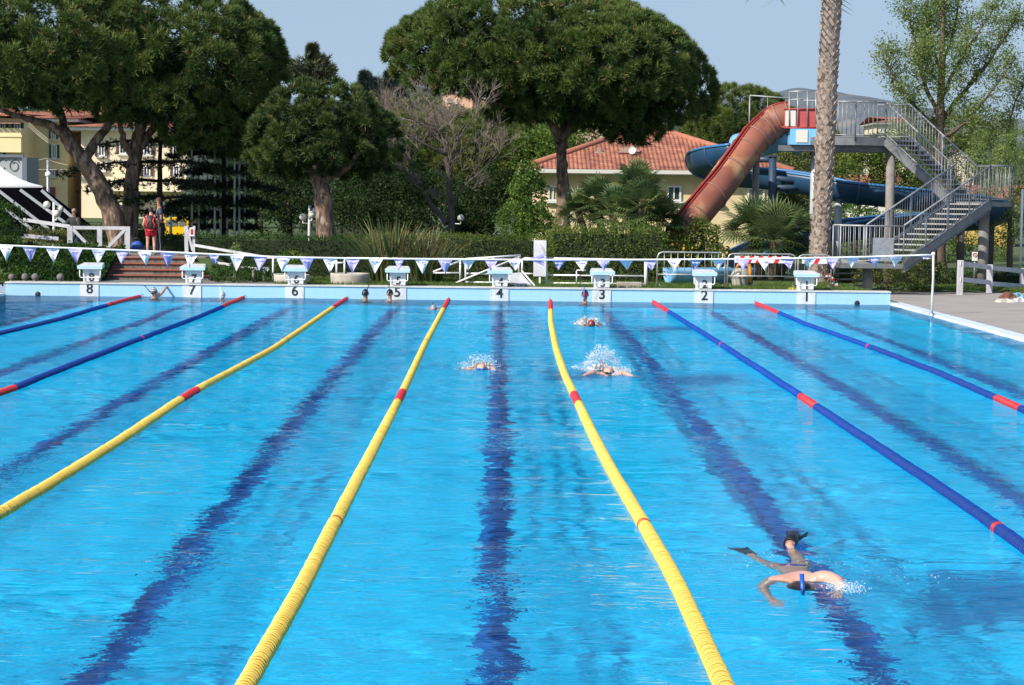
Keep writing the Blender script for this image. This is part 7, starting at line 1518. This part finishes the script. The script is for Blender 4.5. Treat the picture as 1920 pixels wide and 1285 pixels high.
for i, (x, lab) in enumerate(((360, 'leftmost of the white flagpoles, nearest the yellow van'), (373, 'second white flagpole from the yellow van'), (389, 'third white flagpole from the yellow van'), (403, 'fourth white flagpole from the yellow van'), (414, 'fifth white flagpole from the yellow van'), (426, 'fourth white flagpole from the right of its row'), (440, 'third white flagpole from the right of its row'), (449, 'second white flagpole from the right of its row'), (459, 'rightmost of the white flagpoles, nearest the olive tree'))):
    Yp = 63.2 + .5 * (i % 3); t = at(x, 205 + 6 * (i % 4), Yp); base = Vector((t.x, t.y, .5)); r = empty('flagpole', base, lab, 'flagpole', 'white flagpoles in a row'); b = MB(); b.tube([base, t], [.036, .026], 8); b.build('pole', white_paint, r); b = MB(); b.ball(t, .05, 8, 6); b.build('finial', white_paint, r)
Yv = 70.; r = empty('van', at(330, 440, Yv), 'bright yellow van with grey windows, parked behind the stairs', 'van'); yv = mat('van_yellow', (.85, .52, .01), .35, coat=.5); P_ = lambda x, y, d=0: at(x, y, Yv + d)
b = MB(); pr = [(306, 440), (306, 421), (309, 411), (316, 407.5), (348, 407.5), (353, 411), (355, 440)]; n0 = b.add([P_(*v) for v in pr] + [P_(*v) + Vector((0, 1.8, 0)) for v in pr]); k = len(pr); b.face(*[n0 + i for i in range(k)]); b.face(*[n0 + k + i for i in reversed(range(k))])
for i in range(k): j = (i + 1) % k; b.face(n0 + j, n0 + i, n0 + k + i, n0 + k + j)
b.build('body', yv, r)
for x0, x1 in ((310, 318), (320, 333), (335, 348)): b = MB(); b.poly([P_(x0, 424, -.02), P_(x1, 424, -.02), P_(x1, 413, -.02), P_(x0 + 1, 413, -.02)]); b.build('window', mat('van_glass', (.16, .17, .16), .25), r)
for x in (315, 346): b = MB(); c = P_(x, 441, .05); b.lathe(c, [(.001, -.02), (.17, -.02), (.29, .0), (.31, .05), (.31, .2), (.001, .22)], 18, (0, 1, 0)); w_ = b.build('wheel', black_rub, r); b = MB(); b.lathe(c - Vector((0, .03, 0)), [(.001, -.01), (.15, -.005), (.16, .01)], 14, (0, 1, 0)); b.build('hubcap', galv, r)
# pole, telephone wires by the left buildings
b = MB(); p = at(90, 300, 100); b.tube([(p.x, 100, .6), (p.x, 100, p.z)], [.10, .07], 8); r = empty('utility_pole', (p.x, 100, .6), 'thin grey utility pole in front of the yellow building', 'pole'); b.build('pole', galv, r); b = MB(); q = at(90, 327, 99.8); b.lathe(q, [(.001, -.03), (.14, -.02), (.14, .02), (.001, .03)], 14, (0, -1, 0)); b.build('disc', white_paint, r)
b = MB()
for (x0, y0, x1, y1) in ((52, 228, 91, 262), (52, 232, 91, 266), (52, 236, 91, 269), (50, 302, 91, 297), (50, 317, 128, 318), (91, 300, 128, 310)): b.tube([at(x0, y0, 105), at((x0 + x1) / 2, (y0 + y1) / 2 + 1.2, 102), at(x1, y1, 100)], .02, 4)
o = b.build('overhead_wires', mat('wire_grey', (.30, .27, .2), .7)); tag(o, 'thin overhead wires in front of the yellow building', 'wires'); o['kind'] = 'stuff'
# blue bag by the railing, second plain post right, swimmers' bags
r = empty('bag', at(255, 468, PY), 'blue bag lying behind the stairs, left of the boy', 'bag'); c = at(257, 462, PY + .3); b = MB(); b.ball(c, (.17, .12, .15), 12, 8, .12); b.build('bag', mat('bag_blue', (.015, .08, .35), .6), r); b = MB(); b.tube([c + Vector((-.1, -.05, .12)), c + Vector((-.05, -.06, .22)), c + Vector((.06, -.06, .22)), c + Vector((.1, -.05, .12))], .012, 6); b.build('strap', black_rub, r)
b = MB(); x = Xat(1895, 62, 480); b.cyl((Xat(1916, 62), 62, 0), (Xat(1916, 62), 62, Zat(1916, 355, 62)), .035, 8); tag(b.build('white_post', white_paint), 'thin white post among the trees at the right edge', 'pole')
